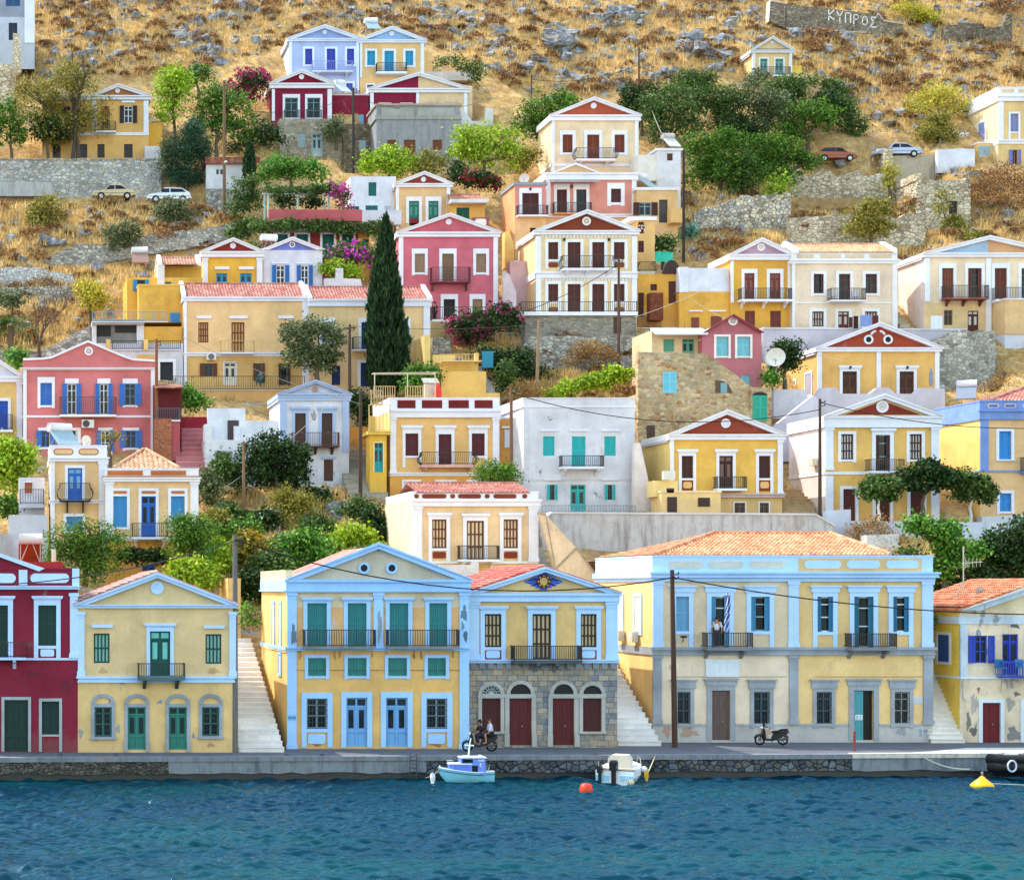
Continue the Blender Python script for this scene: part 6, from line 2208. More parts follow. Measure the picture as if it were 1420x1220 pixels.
 glyph = {'K': [[(0,0),(0,1)],[(.75,1),(0,.45),(.8,0)]],'Y': [[(0,1),(.4,.5),(.8,1)],[(.4,.5),(.4,0)]],'P': [[(0,0),(0,1),(.75,1),(.75,0)]],
    'R': [[(0,0),(0,1),(.6,.95),(.7,.72),(.55,.5),(0,.48)]],'O': [[(.4,1),(.05,.75),(.05,.25),(.4,0),(.75,.25),(.75,.75),(.4,1)]],
    'S': [[(.75,1),(0,1),(.45,.5),(0,0),(.8,0)]]}
 mb = MB()
 o0 = w.location
 for i,ch in enumerate('KYPROS'):
  bx,by = 1149 + i * 11.6,28 + i * 2.0
  for st in glyph[ch]:
   for (a,b),(c,d) in zip(st,st[1:]):
    p0,p1 = P(bx + a * 9.5,by - b * 13.5,224) - o0,P(bx + c * 9.5,by - d * 13.5,224) - o0
    dd = (p1 - p0).normalized()
    nn = Vector((-dd.z,0,dd.x)) * .07
    ee = dd * .05
    mb.add([Vector(p) + Vector((0,-.03,0)) for p in (p0 - nn - ee,p1 - nn + ee,p1 + nn + ee,p0 + nn - ee)],[(0,1,2,3)])
 mb.build('lettering',paint('EDE6DC',.9,.2),w)
 wall('ruined stone house walls with window gaps in the top right corner',[(1308,62),(1312,36),(1362,32),(1362,40),(1390,36),(1396,20),(1404,20),(1404,62)],222,1,stone(['8A7C6A','A39480','766A5A'],2.4,'605444',1.6),'ruined_wall',rough=.1)
 wall('pale stone gate wall at the left edge below the tall blue grey house',[(16,142),(18,46),(28,48),(30,100),(22,104),(20,142)],209,.8,stone(TANS,2.4,'9A8C74',1.6),'gate_wall')
 wall('stone revetment at the left edge behind the tree with bare branches',[(-20,146),(-20,86),(16,90),(16,146)],208,.8,stn,'stone_wall')
 wall('ochre stone footing below the faded white house',[(430,705),(432,672),(484,674),(500,705)],147,1.5,sw,'footing',rough=.1)
 h = House('pale grey rendered cistern block left of the blue shuttered corner house',12,66,772,130.5,3,wall='CFCED8',name='cistern',cat='outbuilding')
 h.body(714)
 h.finish()
 wall('low grey pierced wall at the left edge behind the maroon roof',[(-30,776),(-30,740),(12,740),(12,776)],130,.4,weathered('B0AEB0','85838A',.4),'garden_wall')
 h = House('white annex with railed terrace beside the blue shuttered corner house',26,62,705,133,3,wall='E2E1EA',name='annex',cat='outbuilding')
 h.body(662)
 h.op(34,669,45,684,'S','C06A48',m=1)
 h.balcony(28,60,680,700,dep=1.4,slab=5,slabc=plaster('B9BCC4',1.2),c='2A2C30',step=.16)
 h.finish()
 wall('white low walls and piers of the yard beside magenta flowers',[(450,405),(450,386),(466,386),(466,372),(476,372),(476,386),(500,387),(504,405)],172,.6,plaster('E0DEE4'),'yard_wall')
 wall('white courtyard wall below the crimson and cream gable house',[(640,180),(640,150),(655,168),(672,168),(674,150),(684,150),(684,180)],206,.5,plaster('E6E2DE'),'yard_wall')
 wall('pale tan terrace wall beside the crimson cream gable house',[(640,168),(640,118),(655,120),(655,168)],207.5,.5,plaster('E8D8AE'),'yard_wall')
 wall('yellow low parapet under the raspberry pink house',[(597,470),(597,446),(690,446),(690,470)],169.5,1,plaster('CDBB78',1.2),'terrace_wall')
 wall('small grey stone revetment left of the thorn covered bank',[(600,500),(600,468),(626,468),(626,500)],167.5,1,sg,'stone_wall')
 wall('ochre court wall between cypress steps and faded white house',[(484,625),(484,592),(516,592),(516,625)],153,.5,plaster('C99A4A',1.2),'court_wall')
 wall('red plastered wall closing the pink steps',[(252,612),(252,578),(288,578),(288,612)],155.5,.5,plaster('A0303C',1.0),'court_wall')
 wall('white balustrade wall under the cream house with lattice shutters',[(610,812),(610,783),(654,783),(654,779),(664,779),(664,812)],126.5,.3,plaster('E4E0E0'),'balustrade')
def all_stairs():
 ws = plaster('F2EEEA',.8)
 stairs('broad white steps climbing between the pale yellow and the twin vent house',331,394,1042,106.3,885,121.5,22,ws)
 stairs('white steps climbing between the stone arched house and the big building',857,917,1034,110.5,860,124,24,plaster('F0EEEE',.8))
 stairs('white steps climbing along the bright yellow side wall at the right',1292,1338,1030,112.6,918,117,18,plaster('F2ECE4',.8))
 pk = plaster('DDA6A4',1.2)
 stairs('worn pink steps beside the red plastered wall',246,290,655,148,595,154,9,pk,riser=plaster('C87E80',1.2))
 stairs('grey concrete steps below the turquoise door',484,538,690,145,625,152,10,weathered('A9A498','7E7A70',.4))
 stairs('grey steps beside the slanting cream wall',744,770,800,128,720,136,12,weathered('B9B6B0','88847C',.4))
 stairs('tan steps right of the brown pediment house, below a cream parapet',1086,1130,714,141,680,146,8,weathered('B49C78','8A7658',.3),pxb=(1086,1122))
 stairs('cream steps between the plain white house and white stair wall',880,896,716,141.6,650,149,10,plaster('D9C9A2',1.2))
 stairs('pale steps below the arched gate house',915,942,460,171,424,176,8,plaster('D6CEC8',1.1))
 stairs('pinkish alley steps between the raspberry and the four bay house',690,702,440,172,350,184,14,plaster('C9A49A',1.1))
 stairs('grey steps above the yellow terrace building',674,694,560,157.5,505,165,12,weathered('A9A9A8','85837E',.3))
 stairs('rough stone steps in the gap between the two cream houses on the right',1262,1276,470,169,430,174,8,weathered('C2B294','94866C',.3))
all_walls(); all_stairs()
# ================================================================== VEGETATION
def leaves(blobs,n,size,up=.35,clump=.5,drop=0,aspect=1.0,per=14,shell=.55):
 out = []
 sub = []
 for c,r in blobs:
  c,r = np.array(c,float),np.array(r,float)
  if min(r) > .75:
   sub.append((c,r * .62))
   for _ in range(9):
    d = rng.normal(size=3)
    d /= np.linalg.norm(d)
    if d[2] < -.5: d[2] *= -1
    sub.append((c + d * r * .68,r * rng.uniform(.32,.54)))
  else: sub.append((c,r))
 blobs = sub
 vol = np.array([b[1][0] * b[1][1] * b[1][2] for b in blobs]) ** .75
 vol /= vol.sum()
 for (c,r),w in zip(blobs,vol):
  m = max(3,int(n * w / per))
  d = rng.normal(size=(m,3))
  d /= np.linalg.norm(d,axis=1)[:,None]
  rad = (shell + (1.08 - shell) * rng.random(m)) * (.86 + .28 * rng.random(m))
  cc = np.array(c) + d * rad[:,None] * np.array(r)
  cs = clump * (.6 + .8 * rng.random(m))
  base = np.repeat(cc,per,0)
  off = rng.normal(size=(m * per,3)) * np.repeat(cs,per)[:,None] * np.array([.55,.55,.4])
  p = base + off
  if drop: p[:,2] -= drop * rng.random(len(p))
  nrm = rng.normal(size=p.shape) + np.repeat(d,per,0) * .7 + np.array([0,0,up])
  nrm /= np.linalg.norm(nrm,axis=1)[:,None]
  a = np.cross(nrm,rng.normal(size=p.shape))
  a /= np.linalg.norm(a,axis=1)[:,None]
  b = np.cross(nrm,a)
  s = size * (.6 + .8 * rng.random(len(p)))[:,None]
  a = a * s * .5
  b = b * s * .5 * aspect
  out.append(np.stack([p - a,p - b * .8,p + a,p + b * .8],1).reshape(-1,3))
 return np.concatenate(out)
LEAF = {
 'olive': (('344024','5E6C42','929A70'),.25),'dark': (('12240E','28441C','48682E'),.28),'green': (('264812','4C7420','7EA436'),.3),
 'lime': (('587E14','98B626','C8D846'),.32),'yellow': (('868424','BEB238','DED050'),.26),'cypress': (('10240F','223C1E','3A5A2E'),.2),
 'pine': (('1A3824','2E5438','4C7054'),.3),'dry': (('6A4E2C','A07C44','C49E60'),.2),'mid': (('283E1C','4A662C','769044'),.28),
 'bright': (('2C581A','54882C','88B444'),.3),'brown': (('5C3E28','8A623C','B2885A'),.2),'warm': (('5C5C20','8A8434','B6AA4A'),.27),'teal': (('3E7A68','649C88','88BCA4'),.25)}
def leafm(k):
 c = LEAF[k][0]
 return leafmat(*c)
def tree(label,x,yb,blobs,kind,name='tree',cat='tree',Y=None,n=2600,trunk=True,size=None,clump=.5,depth=.75,limb=4,tr=.16,group=None,flower=None,bare=0,barkc='5E4E3E',drop=0,aspect=1.0,shell=.55,tilt=0):
 Y = Y or Yp(yb)
 k = F / Y
 o = P(x,yb,Y)
 e = empty(name,o,label,cat,group)
 bl = []
 for b in blobs:
  cx,cy,rx,ry = b[:4]
  dy = b[4] if len(b) > 4 else random.uniform(-.4,.4)
  c = P(cx,cy,Y) - o
  g = 1.1 if min(rx,ry) > 14 else 1
  bl.append(((c.x,dy,c.z),(g * rx / k,max(.4,g * min(rx,ry * 1.3) / k * depth),g * ry / k)))
 sz = (size or LEAF[kind][1]) * .74
 n = int(n * (1.7 if kind != 'pine' else 4.5))
 if n:
  v = leaves(bl,n,sz,clump=clump,drop=drop,aspect=aspect,shell=shell)
  rawmesh('crown',v,leafm(kind),e)
 if flower:
  fc,fn,fs = flower
  v = leaves(bl,fn,fs,clump=clump * .7,shell=.85,per=9)
  rawmesh('blossom',v,leafmat(*fc),e)
 if trunk:
  mb = MB()
  top = max(b[0][2] for b in bl)
  mid = np.mean([b[0] for b in bl],0)
  h = max(.6,mid[2] * .62)
  pts = [(0,0,-.6),(tilt * .2 + .03,0,h * .3),(tilt * .5 - .04,.05,h * .65),(mid[0] * .35 + tilt,.0,h)]
  mb.tube(pts,[tr * 1.3,tr,tr * .85,tr * .7],7)
  for b in bl[:9]:
   c = Vector(b[0])
   s = Vector(pts[-1]) if c.z > h else Vector(pts[2])
   m = s.lerp(c,.5) + Vector((random.uniform(-.2,.2),random.uniform(-.2,.2),.15))
   mb.tube([s,m,c + Vector((0,0,b[1][2] * .3))],[tr * .55,tr * .36,tr * .12],5)
   for q in range(limb):
    d = Vector((random.uniform(-1,1),random.uniform(-1,1),random.uniform(-.2,1)))
    t = c + Vector((d.x * b[1][0],d.y * b[1][1],d.z * b[1][2])) * .85
    mb.tube([m.lerp(c,random.random()),c.lerp(t,.5) + Vector((0,0,.1)),t],[tr * .26,tr * .16,tr * .06],4)
  mb.build('trunk',bark(barkc),e)
 return e
def bare_tree(label,x,yb,top,spread,Y=None,name='bare_tree',c='4A3A30',lv=4,r=.14):
 Y = Y or Yp(yb)
 k = F / Y
 e = empty(name,P(x,yb,Y),label,'bare tree')
 mb = MB()
 H = (yb - top) / k
 def grow(p,d,L,r,lev):
  q = p + d * L
  mid = p + d * L * .5 + Vector((random.uniform(-.08,.08),random.uniform(-.08,.08),0)) * L
  mb.tube([p,mid,q],[r,r * .8,r * .62],5 if lev > 1 else 4,cap=False)
  if lev == 0: return
  for _ in range(3 if lev > 1 else 4):
   nd = (d + Vector((random.uniform(-1,1) * spread,random.uniform(-1,1) * spread,random.uniform(-.15,.5)))).normalized()
   grow(q if random.random() < .7 else mid,nd,L * random.uniform(.55,.8),r * .55,lev - 1)
 grow(Vector((0,0,-.4)),Vector((.08,0,1)).normalized(),H * .34,r,lv)
 mb.build('branches',bark(c),e)
 return e
def cypress(label,x,yb,yt,w,Y=None,n=9000):
 Y = Y or Yp(yb)
 k = F / Y
 o = P(x,yb,Y)
 e = empty('cypress',o,label,'cypress')
 H,R = (yb - yt) / k,w / k
 m = n // 10
 u = rng.random(m)
 prof = np.interp(u,[0,.06,.3,.55,.8,.93,1],[.55,.95,1.0,.78,.45,.2,.03])
 ang = rng.random(m) * 2 * np.pi
 lob = 1 + .13 * np.sin(ang * 3 + u * 9) + .1 * rng.normal(size=m)
 rr = R * prof * lob * (.78 + .22 * rng.random(m))
 cc = np.stack([rr * np.cos(ang),rr * np.sin(ang),u * H],1)
 p = np.repeat(cc,10,0) + rng.normal(size=(m * 10,3)) * np.array([.1,.1,.24])
 d = np.repeat(np.stack([np.cos(ang),np.sin(ang),np.zeros(m)],1),10,0)
 upv = np.array([0,0,1.0]) + d * .25 + rng.normal(size=p.shape) * .22
 upv /= np.linalg.norm(upv,axis=1)[:,None]
 sd = np.cross(upv,rng.normal(size=p.shape))
 sd /= np.linalg.norm(sd,axis=1)[:,None]
 s = (.2 + .2 * rng.random(len(p)))[:,None]
 v = np.stack([p - upv * s,p - sd * .06,p + upv * s,p + sd * .06],1).reshape(-1,3)
 rawmesh('crown',v,leafm('cypress'),e)
 mb = MB()
 mb.tube([(0,0,-.6),(0,0,H * .5),(0,0,H * .9)],[.22,.16,.04],7)
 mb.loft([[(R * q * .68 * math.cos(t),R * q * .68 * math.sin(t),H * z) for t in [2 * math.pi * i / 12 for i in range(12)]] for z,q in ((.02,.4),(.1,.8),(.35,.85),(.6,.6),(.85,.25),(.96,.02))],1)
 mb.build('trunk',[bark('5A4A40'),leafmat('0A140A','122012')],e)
def palm(label,x,yb,yt,spread,Y=None,col='mid',fr=26):
 Y = Y or Yp(yb)
 k = F / Y
 e = empty('palm',P(x,yb,Y),label,'palm tree')
 H = (yb - yt) / k * .55
 L = spread / k
 mb = MB()
 mb.tube([(0,0,-.4),(.05,0,H * .5),(0,0,H)],[.28,.24,.2],9)
 mb.build('trunk',bark('6A5A44'),e)
 vs = []
 for i in range(fr):
  a = random.uniform(0,2 * math.pi)
  el = random.uniform(-.2,1.2)
  d = Vector((math.cos(a),math.sin(a),0))
  pts = []
  for t in np.linspace(0,1,9):
   pts.append(Vector((0,0,H)) + d * (L * t * math.cos(el * (1 - .5 * t))) + Vector((0,0,L * (math.sin(el) * t - .75 * t * t))))
  for j in range(1,8):
   t = pts[j + 1] - pts[j - 1]
   s = t.cross(Vector((0,0,1))).normalized()
   for sg in (-1,1):
    for q in range(2):
     p = pts[j].lerp(pts[j + 1],q * .5)
     tip = p + s * sg * L * .28 * (1 - j / 10) + t.normalized() * L * .16 - Vector((0,0,L * .08))
     w = t.normalized() * .05
     vs += [p - w,p + w,tip,tip - w * .3]
 rawmesh('fronds',np.array([tuple(v) for v in vs]),leafm(col),e)
def tufts(pts,h,w,blades,spread=.3,lean=.35):
 n = len(pts)
 p = np.repeat(np.asarray(pts),blades,0)
 m = len(p)
 a = rng.random(m) * 2 * np.pi
 rr = np.sqrt(rng.random(m)) * spread
 base = p + np.stack([np.cos(a) * rr,np.sin(a) * rr,np.zeros(m)],1)
 hh = h * (.5 + .8 * rng.random(m)) * np.repeat(.6 + .8 * rng.random(n),blades)
 tip = base + np.stack([np.cos(a) * lean * hh + rng.normal(size=m) * .12 * hh,np.sin(a) * lean * hh + rng.normal(size=m) * .12 * hh,hh],1)
 b = rng.random(m) * np.pi
 s = np.stack([np.cos(b),np.sin(b),np.zeros(m)],1) * w
 return np.stack([base - s - np.array([0,0,.06]),base + s - np.array([0,0,.06]),tip],1).reshape(-1,3)
def in_poly(x,y,poly):
 c = np.zeros(len(x),bool)
 j = len(poly) - 1
 for i in range(len(poly)):
  xi,yi = poly[i]
  xj,yj = poly[j]
  k = ((yi > y) != (yj > y)) & (x < (xj - xi) * (y - yi) / (yj - yi + 1e-9) + xi)
  c ^= k
  j = i
 return c
def scatter(poly,n):
 P_ = np.array(poly,float)
 x0,y0 = P_.min(0)
 x1,y1 = P_.max(0)
 x = rng.uniform(x0,x1,n * 3)
 y = rng.uniform(y0,y1,n * 3)
 k = in_poly(x,y,poly)
 x,y = x[k][:n],y[k][:n]
 Y = np.interp(-y,-PY,PD)
 X = (x - XV) / F * Y
 return np.stack([X,Y,zground(X,Y)],1)
HILL = [(-60,150),(30,130),(200,110),(330,90),(398,60),(600,60),(660,110),(760,140),(900,120),(1000,110),(1130,110),(1240,190),(1380,130),(1480,120),(1480,-40),(-60,-40)]
LEFTF = [(-60,255),(60,270),(130,280),(290,285),(345,300),(345,330),(280,345),(270,385),(180,400),(120,480),(-60,490)]
RIGHTF = [(945,270),(1050,275),(1100,230),(1230,200),(1400,240),(1480,330),(1400,335),(1340,330),(1280,345),(1250,420),(1244,345),(1100,338),(1020,345),(950,370)]
GARDEN = [(285,690),(420,680),(500,700),(540,790),(480,800),(360,830),(300,840)]
BANK = [(600,470),(720,480),(890,480),(890,560),(700,560),(690,500)]
LOWR = [(1160,740),(1400,760),(1420,850),(1290,850),(1230,780)]
def hillside_cover():
 pts = np.concatenate([scatter(HILL,15000),scatter(LEFTF,3600),scatter(RIGHTF,2800),scatter(GARDEN,700),scatter(BANK,700),scatter(LOWR,500)])
 v = tufts(pts,.55,.045,7,.32)
 o = rawmesh('dry_grass',v,leafmat('B08A50','E0BA74','F4DCA0',.3),per=3)
 tag(o,'dry golden grass growing over the rocky hillside','grass',kind='stuff')
 pts = scatter([(-60,50),(1480,90),(1480,600),(900,740),(-60,740)],12000)
 v = tufts(pts,.4,.04,6,.3)
 o = rawmesh('dry_weeds',v,leafmat('A08850','CCAE70','A8A060',.3),per=3)
 tag(o,'dry weeds growing on the terraces between the houses','weeds',kind='stuff')
 pts = np.concatenate([scatter(HILL,720),scatter(LEFTF,120),scatter(RIGHTF,110),scatter(BANK,40)])
 acc = []
 for p in pts:
  r = random.uniform(.3,.85) if random.random() < .85 else random.uniform(.9,1.5)
  m = int(110 + 150 * r)
  d = rng.normal(size=(m,3))
  d[:,2] = np.abs(d[:,2]) * .8
  d /= np.linalg.norm(d,axis=1)[:,None]
  c = p + d * np.array([r,r,r * .75]) * (.7 + .3 * rng.random(m))[:,None]
  s = rng.normal(size=(m,3))
  s = np.cross(d,s)
  s /= np.linalg.norm(s,axis=1)[:,None]
  tip = c + d * .22 + rng.normal(size=(m,3)) * .08
  acc.append(np.stack([c - s * .09,c + s * .09,tip],1).reshape(-1,3))
 o = rawmesh('dry_scrub',np.concatenate(acc),leafmat('64482F','936A45','BC9262',.15),per=3)
 tag(o,'low rusty brown cushion scrub scattered over the hillside','scrub',kind='stuff')
def rock_mesh(seed,sub=3):
 r = np.random.default_rng(seed)
 import bmesh
 bm = bmesh.new()
 bmesh.ops.create_icosphere(bm,subdivisions=sub,radius=1)
 planes = [(Vector(r.normal(size=3)).normalized(),.45 + .35 * r.random()) for _ in range(11)]
 for v in bm.verts:
  for n,d in planes:
   q = v.co.dot(n)
   if q > d: v.co -= n * (q - d) * .92
  v.co *= 1 + .1 * math.sin(v.co.x * 9 + seed) * math.sin(v.co.y * 8) + .08 * math.sin(v.co.z * 14 + v.co.x * 5) + r.normal() * .035
 me = bpy.data.meshes.new('boulder')
 bm.to_mesh(me)
 bm.free()
 return me
def rock_material():
 t = NT('limestone')
 v = t.pos()
 c = t.ramp(t.noise(v,1.6,8,.7),[(.3,lin('5E6066')),(.48,lin('98989C')),(.66,lin('D4D2D0'))])
 c = t.mix(t.ramp(t.noise(v,.7,5),[(.55,g3(0)),(.7,g3(.55))]),c,lin('A08868'))
 t.col(c)
 t.b.inputs['Roughness'].default_value = .95
 t.bump(t.noise(t.pos((1,1,2.5)),3.0,9,.75),1.0,.4)
 return t.m
def boulders():
 mat = rock_material()
 ms = [rock_mesh(i) for i in range(7)]
 for m in ms: m.materials.append(mat)
 def put(p,s,label,group,rz=None):
  st = random.random() < .4
  o = bpy.data.objects.new('boulder',random.choice(ms))
  COL.objects.link(o)
  o.location = p
  o.scale = (s * random.uniform(.8,1.3) * (1.9 if st else 1),s * random.uniform(.7,1.1),s * random.uniform(.6,1.15))
  o.rotation_euler = (random.uniform(-.4,.4),random.uniform(-.4,.4),random.uniform(0,6.28))
  tag(o,label,'boulder',group)
 cl = [((268,52),26,16,9,1.1,'grey limestone boulder in the outcrop right of the bare tree top'),((285,72),40,14,12,.9,'grey limestone boulder in the scatter above the yellow leaved trees'),
   ((775,55),22,22,14,1.5,'tall grey boulder of the crag above the pointed top yellow house'),((848,28),38,14,14,1.3,'grey boulder of the dark crag near the top middle'),
   ((900,20),50,16,12,1.1,'grey boulder right of the dark crag near the top middle'),((970,75),34,22,14,1.5,'big upright boulder left of the lone small yellow house'),
   ((700,60),40,22,14,.9,'grey boulder on the slope above the lime trees'),((660,30),60,20,14,.8,'grey boulder high on the slope over the twin gabled houses'),
   ((855,105),40,16,14,1.0,'grey boulder on the slope above the dark green trees'),((1120,55),40,14,12,1.4,'smooth pale rock slab below the lettered wall'),
   ((120,60),60,10,10,.7,'low grey rock on the grassy slope above the terrace house'),((600,8),70,6,9,.9,'grey rock on the skyline ledge above the twin gabled houses'),((180,12),90,8,10,.7,'grey rock high above the bare branching tree'),
   ((790,95),60,16,14,1.0,'grey rock beside the crag above the top yellow house'),((930,110),40,10,10,1.0,'pale rock at the upper edge of the dark green grove'),((1040,20),40,16,12,.9,'rock on the slope left of the lettered wall'),
   ((520,20),70,12,12,.8,'small grey boulder behind the twin gabled houses'),((430,20),70,12,10,.8,'small grey boulder on the slope left of the twin gabled houses'),
   ((1190,70),30,12,8,.9,'pale rock in the tawny field right of the lone yellow house'),((1360,510),24,20,9,1.0,'weathered boulder at the foot of the craggy stone wall'),
   ((810,505),20,14,7,.8,'pale boulder in the thorn covered bank'),((475,715),18,14,6,.9,'grey rock below the whitewashed footing'),
   ((300,700),14,7,12,.3,'loose white stone in the garden under the olive trees'),((60,345),40,16,9,.6,'pale stone by the dark field wall on the left'),
   ((1000,330),30,14,7,.7,'pale stone in the dry grass behind the lilac gable house'),((1262,395),10,26,8,.9,'rock in the gap between the two cream houses on the right')]
 for (cx,cy),rx,ry,n,s,lab in cl:
  for _ in range(n):
   x,y = cx + random.gauss(0,.5) * rx,cy + random.gauss(0,.5) * ry
   p = gp(x,y)
   ss = s * random.uniform(.3,.9)
   p.z += ss * .1
   put(p,ss,lab,lab.replace('boulder','boulders',1) if 'boulder' in lab else lab + ' group')
 mb = MB()
 vs,fs = [],[]
 pts = np.concatenate([scatter(HILL,2300),scatter(LEFTF,260),scatter(RIGHTF,220),scatter(GARDEN,60)])
 import bmesh
 bm = bmesh.new()
 bmesh.ops.create_icosphere(bm,subdivisions=1,radius=1)
 bv = np.array([v.co[:] for v in bm.verts])
 bf = np.array([[v.index for v in f.verts] for f in bm.faces])
 bm.free()
 acc = []
 for p in pts:
  s = random.uniform(.12,.42) if random.random() < .8 else random.uniform(.4,.75)
  v = bv * (1 + .3 * rng.normal(size=(len(bv),1))) * np.array([s * random.uniform(.8,1.5),s,s * random.uniform(.5,1.1)]) + p
  acc.append(v[bf].reshape(-1,3))
 o = rawmesh('loose_stones',np.concatenate(acc),mat,per=3)
 tag(o,'small grey stones strewn over the hillside','stones',kind='stuff')
def vegetation():
 tree('lime green tree leaning over the yellow house behind the stone terrace',108,222,[(60,150,34,30),(100,120,40,34),(130,160,26,30),(85,185,30,22),(40,130,26,24),(115,175,26,24),(70,175,24,20)],'warm',n=5200,Y=197.5,tr=.24,shell=.35,clump=.8)
 bare_tree('leafless dark branching tree in front of the yellow house at top left',100,222,60,.55,Y=196.8,r=.24,lv=5)
 tree('dark bushy tree before the porch of the stone terrace house',66,222,[(68,185,24,26),(56,178,16,18)],'dark',n=1900,Y=197)
 tree('light green garden tree at the left edge above the stone terrace',16,224,[(14,165,26,24),(24,195,18,20),(-6,190,24,24)],'green',n=2000,Y=197.2)
 tree('upright lime tree between the terrace house and the tall green trees',242,190,[(235,112,24,24),(248,130,22,26),(228,140,20,24),(236,160,24,18)],'lime',n=2600,Y=201)
 tree('broad bright green tree left of the wooden pole with a hanging lamp',300,225,[(288,140,30,24),(318,150,34,30),(300,180,32,30),(335,180,24,28),(282,170,20,30)],'green',n=4000,Y=199,tr=.22)
 tree('small green tree behind the lime tree below the rocks',275,130,[(276,105,20,14),(262,112,14,12)],'green',n=900,Y=208)
 tree('magenta bougainvillea on dark leaves left of the crimson house',345,140,[(345,112,26,18),(335,130,22,16),(362,124,18,22)],'dark',n=1500,Y=207.5,name='bougainvillea',cat='bougainvillea',trunk=False,flower=(('8E1450','C42A74','D8468C'),420,.3))
 tree('dark feathery tamarisk beside the white car',258,265,[(258,195,26,26),(240,222,20,30),(272,225,22,32),(258,250,28,16)],'pine',n=4200,Y=193.8,tr=.2,aspect=.4)
 palm('yucca palm with drooping dead skirt beside the crimson house basement',362,215,160,26,Y=202,col='green')
 tree('dense dark shrub mass below the broad bright green tree',345,225,[(360,190,26,24),(335,205,22,22),(380,195,16,20)],'dark',n=1900,Y=200.5)
 cypress('slim dark cypress by the small white house',346,246,203,7,Y=191.5,n=2200)
 tree('round bright green tree above the white posted pergola',404,262,[(385,235,26,18),(415,238,28,18),(434,240,16,16),(372,246,16,14)],'bright',n=2600,Y=187)
 tree('grey green olive bush left of the pergola',342,300,[(338,265,22,20),(350,280,20,18),(330,290,16,14)],'mid',n=1700,Y=186,trunk=False,name='bush',cat='bush')
 tree('vine leaves over the white posted pergola',414,296,[(390,263,24,5),(425,263,28,5),(448,262,14,6)],'mid',n=1300,Y=179.8,name='vine',cat='vine',trunk=False,depth=2.0,clump=.3)
 tree('dark greenery in the shade under the pergola',414,296,[(395,280,18,12),(432,280,20,12)],'dark',n=1100,Y=182.5,name='bush',cat='bush',trunk=False)
 tree('pink bougainvillea at the end of the pergola',468,300,[(466,262,14,10),(474,272,10,10),(478,284,8,14)],'mid',n=380,Y=179.4,name='bougainvillea',cat='bougainvillea',trunk=False,flower=(('B03088','D858A8','E880C0'),480,.26))
 tree('long green creeper along the dark red house front',440,325,[(365,314,24,9),(400,313,26,9),(440,313,26,8),(480,314,26,9),(520,316,20,10)],'mid',n=2800,Y=178,name='creeper',cat='creeper',trunk=False,clump=.35)
 tree('thick dark bush left of the dark red house',345,330,[(345,318,26,14),(330,325,18,12)],'mid',n=1300,Y=180.5,name='bush',cat='bush',trunk=False)
 tree('magenta bougainvillea beside the blue shuttered white house',492,385,[(478,355,22,16),(500,352,18,16),(515,360,12,12),(470,345,12,12)],'green',n=1000,Y=174.5,name='bougainvillea',cat='bougainvillea',trunk=False,flower=(('A02090','C83CB0','DC68C8'),420,.3))
 tree('lime creeper bush under the magenta bougainvillea',468,385,[(462,372,18,10),(482,378,18,8)],'lime',n=900,Y=173,name='bush',cat='bush',trunk=False)
 tree('olive tree before the rough brown stone wall under the crimson house',466,200,[(466,178,15,16),(460,186,12,12)],'olive',n=1100,Y=202)
 tree('yellow green acacia below the grey concrete house',540,250,[(520,225,22,18),(548,222,24,20),(536,238,30,12)],'lime',n=2600,Y=193.5)
 tree('olive coloured tree right of the yellow green acacia',600,248,[(600,228,24,20),(588,238,18,14)],'warm',n=1600,Y=193)
 tree('lime fig tree with loose crown left of the tall top yellow house',672,250,[(650,195,26,20),(690,200,28,24),(670,215,34,20),(710,220,18,22),(640,215,16,14)],'lime',n=3400,Y=192.5,tr=.2,clump=.7,shell=.4)
 tree('big fresh green tree behind the tall top yellow house',765,215,[(745,160,30,24),(775,150,28,22),(730,180,22,26),(760,185,26,24),(790,145,18,14)],'green',n=3800,Y=198,tr=.24)
 tree('yellow green shrub on the slope left of the salmon wing',735,240,[(735,222,18,18),(720,230,14,12)],'warm',n=1100,Y=194,trunk=False,name='bush',cat='bush')
 tree('dark red flowered oleander below the lime fig tree',665,262,[(660,250,22,14),(678,254,20,12),(645,246,12,12)],'dark',n=1200,Y=189.5,name='oleander',cat='oleander',trunk=False,flower=(('6A1018','9A2030','B03848'),260,.28))
 tree('dark green shrub left of the red flowered oleander',634,258,[(634,240,14,16)],'dark',n=700,Y=190.5,name='bush',cat='bush',trunk=False)
 tree('vine row over the terrace right of the yellow twin house',640,105,[(620,86,22,7),(650,92,20,9),(662,104,10,10)],'mid',n=900,Y=208.5,name='vine',cat='vine',trunk=False)
 grove = [(905,160,28,28),(945,150,34,28),(985,140,36,28),(1020,150,30,28),(920,190,26,28)]
 tree('dense dark grove tree behind the white tower shed',930,235,[(905,150,26,28),(935,145,30,28),(915,180,30,30),(950,175,26,28)],'mid',n=4800,Y=199.5,tr=.25)
 tree('dark olive grove tree left of the lone yellow house hedge',1000,215,[(985,140,34,26),(1015,150,30,26),(1000,170,34,22)],'mid',n=4200,Y=201.5,tr=.25)
 tree('grey green olive tree below the lone yellow house',1060,200,[(1045,140,30,26),(1075,150,30,28),(1060,170,34,26)],'olive',n=4200,Y=202,tr=.25)
 tree('rounded green tree right of the grey green olive on the slope',1120,205,[(1115,165,32,26),(1140,170,24,24),(1100,185,26,20)],'green',n=3000,Y=200.5,tr=.2)
 tree('small olive bush at the foot of the lone yellow house',1050,118,[(1050,108,18,10)],'olive',n=800,Y=209.5,name='bush',cat='bush',trunk=False)
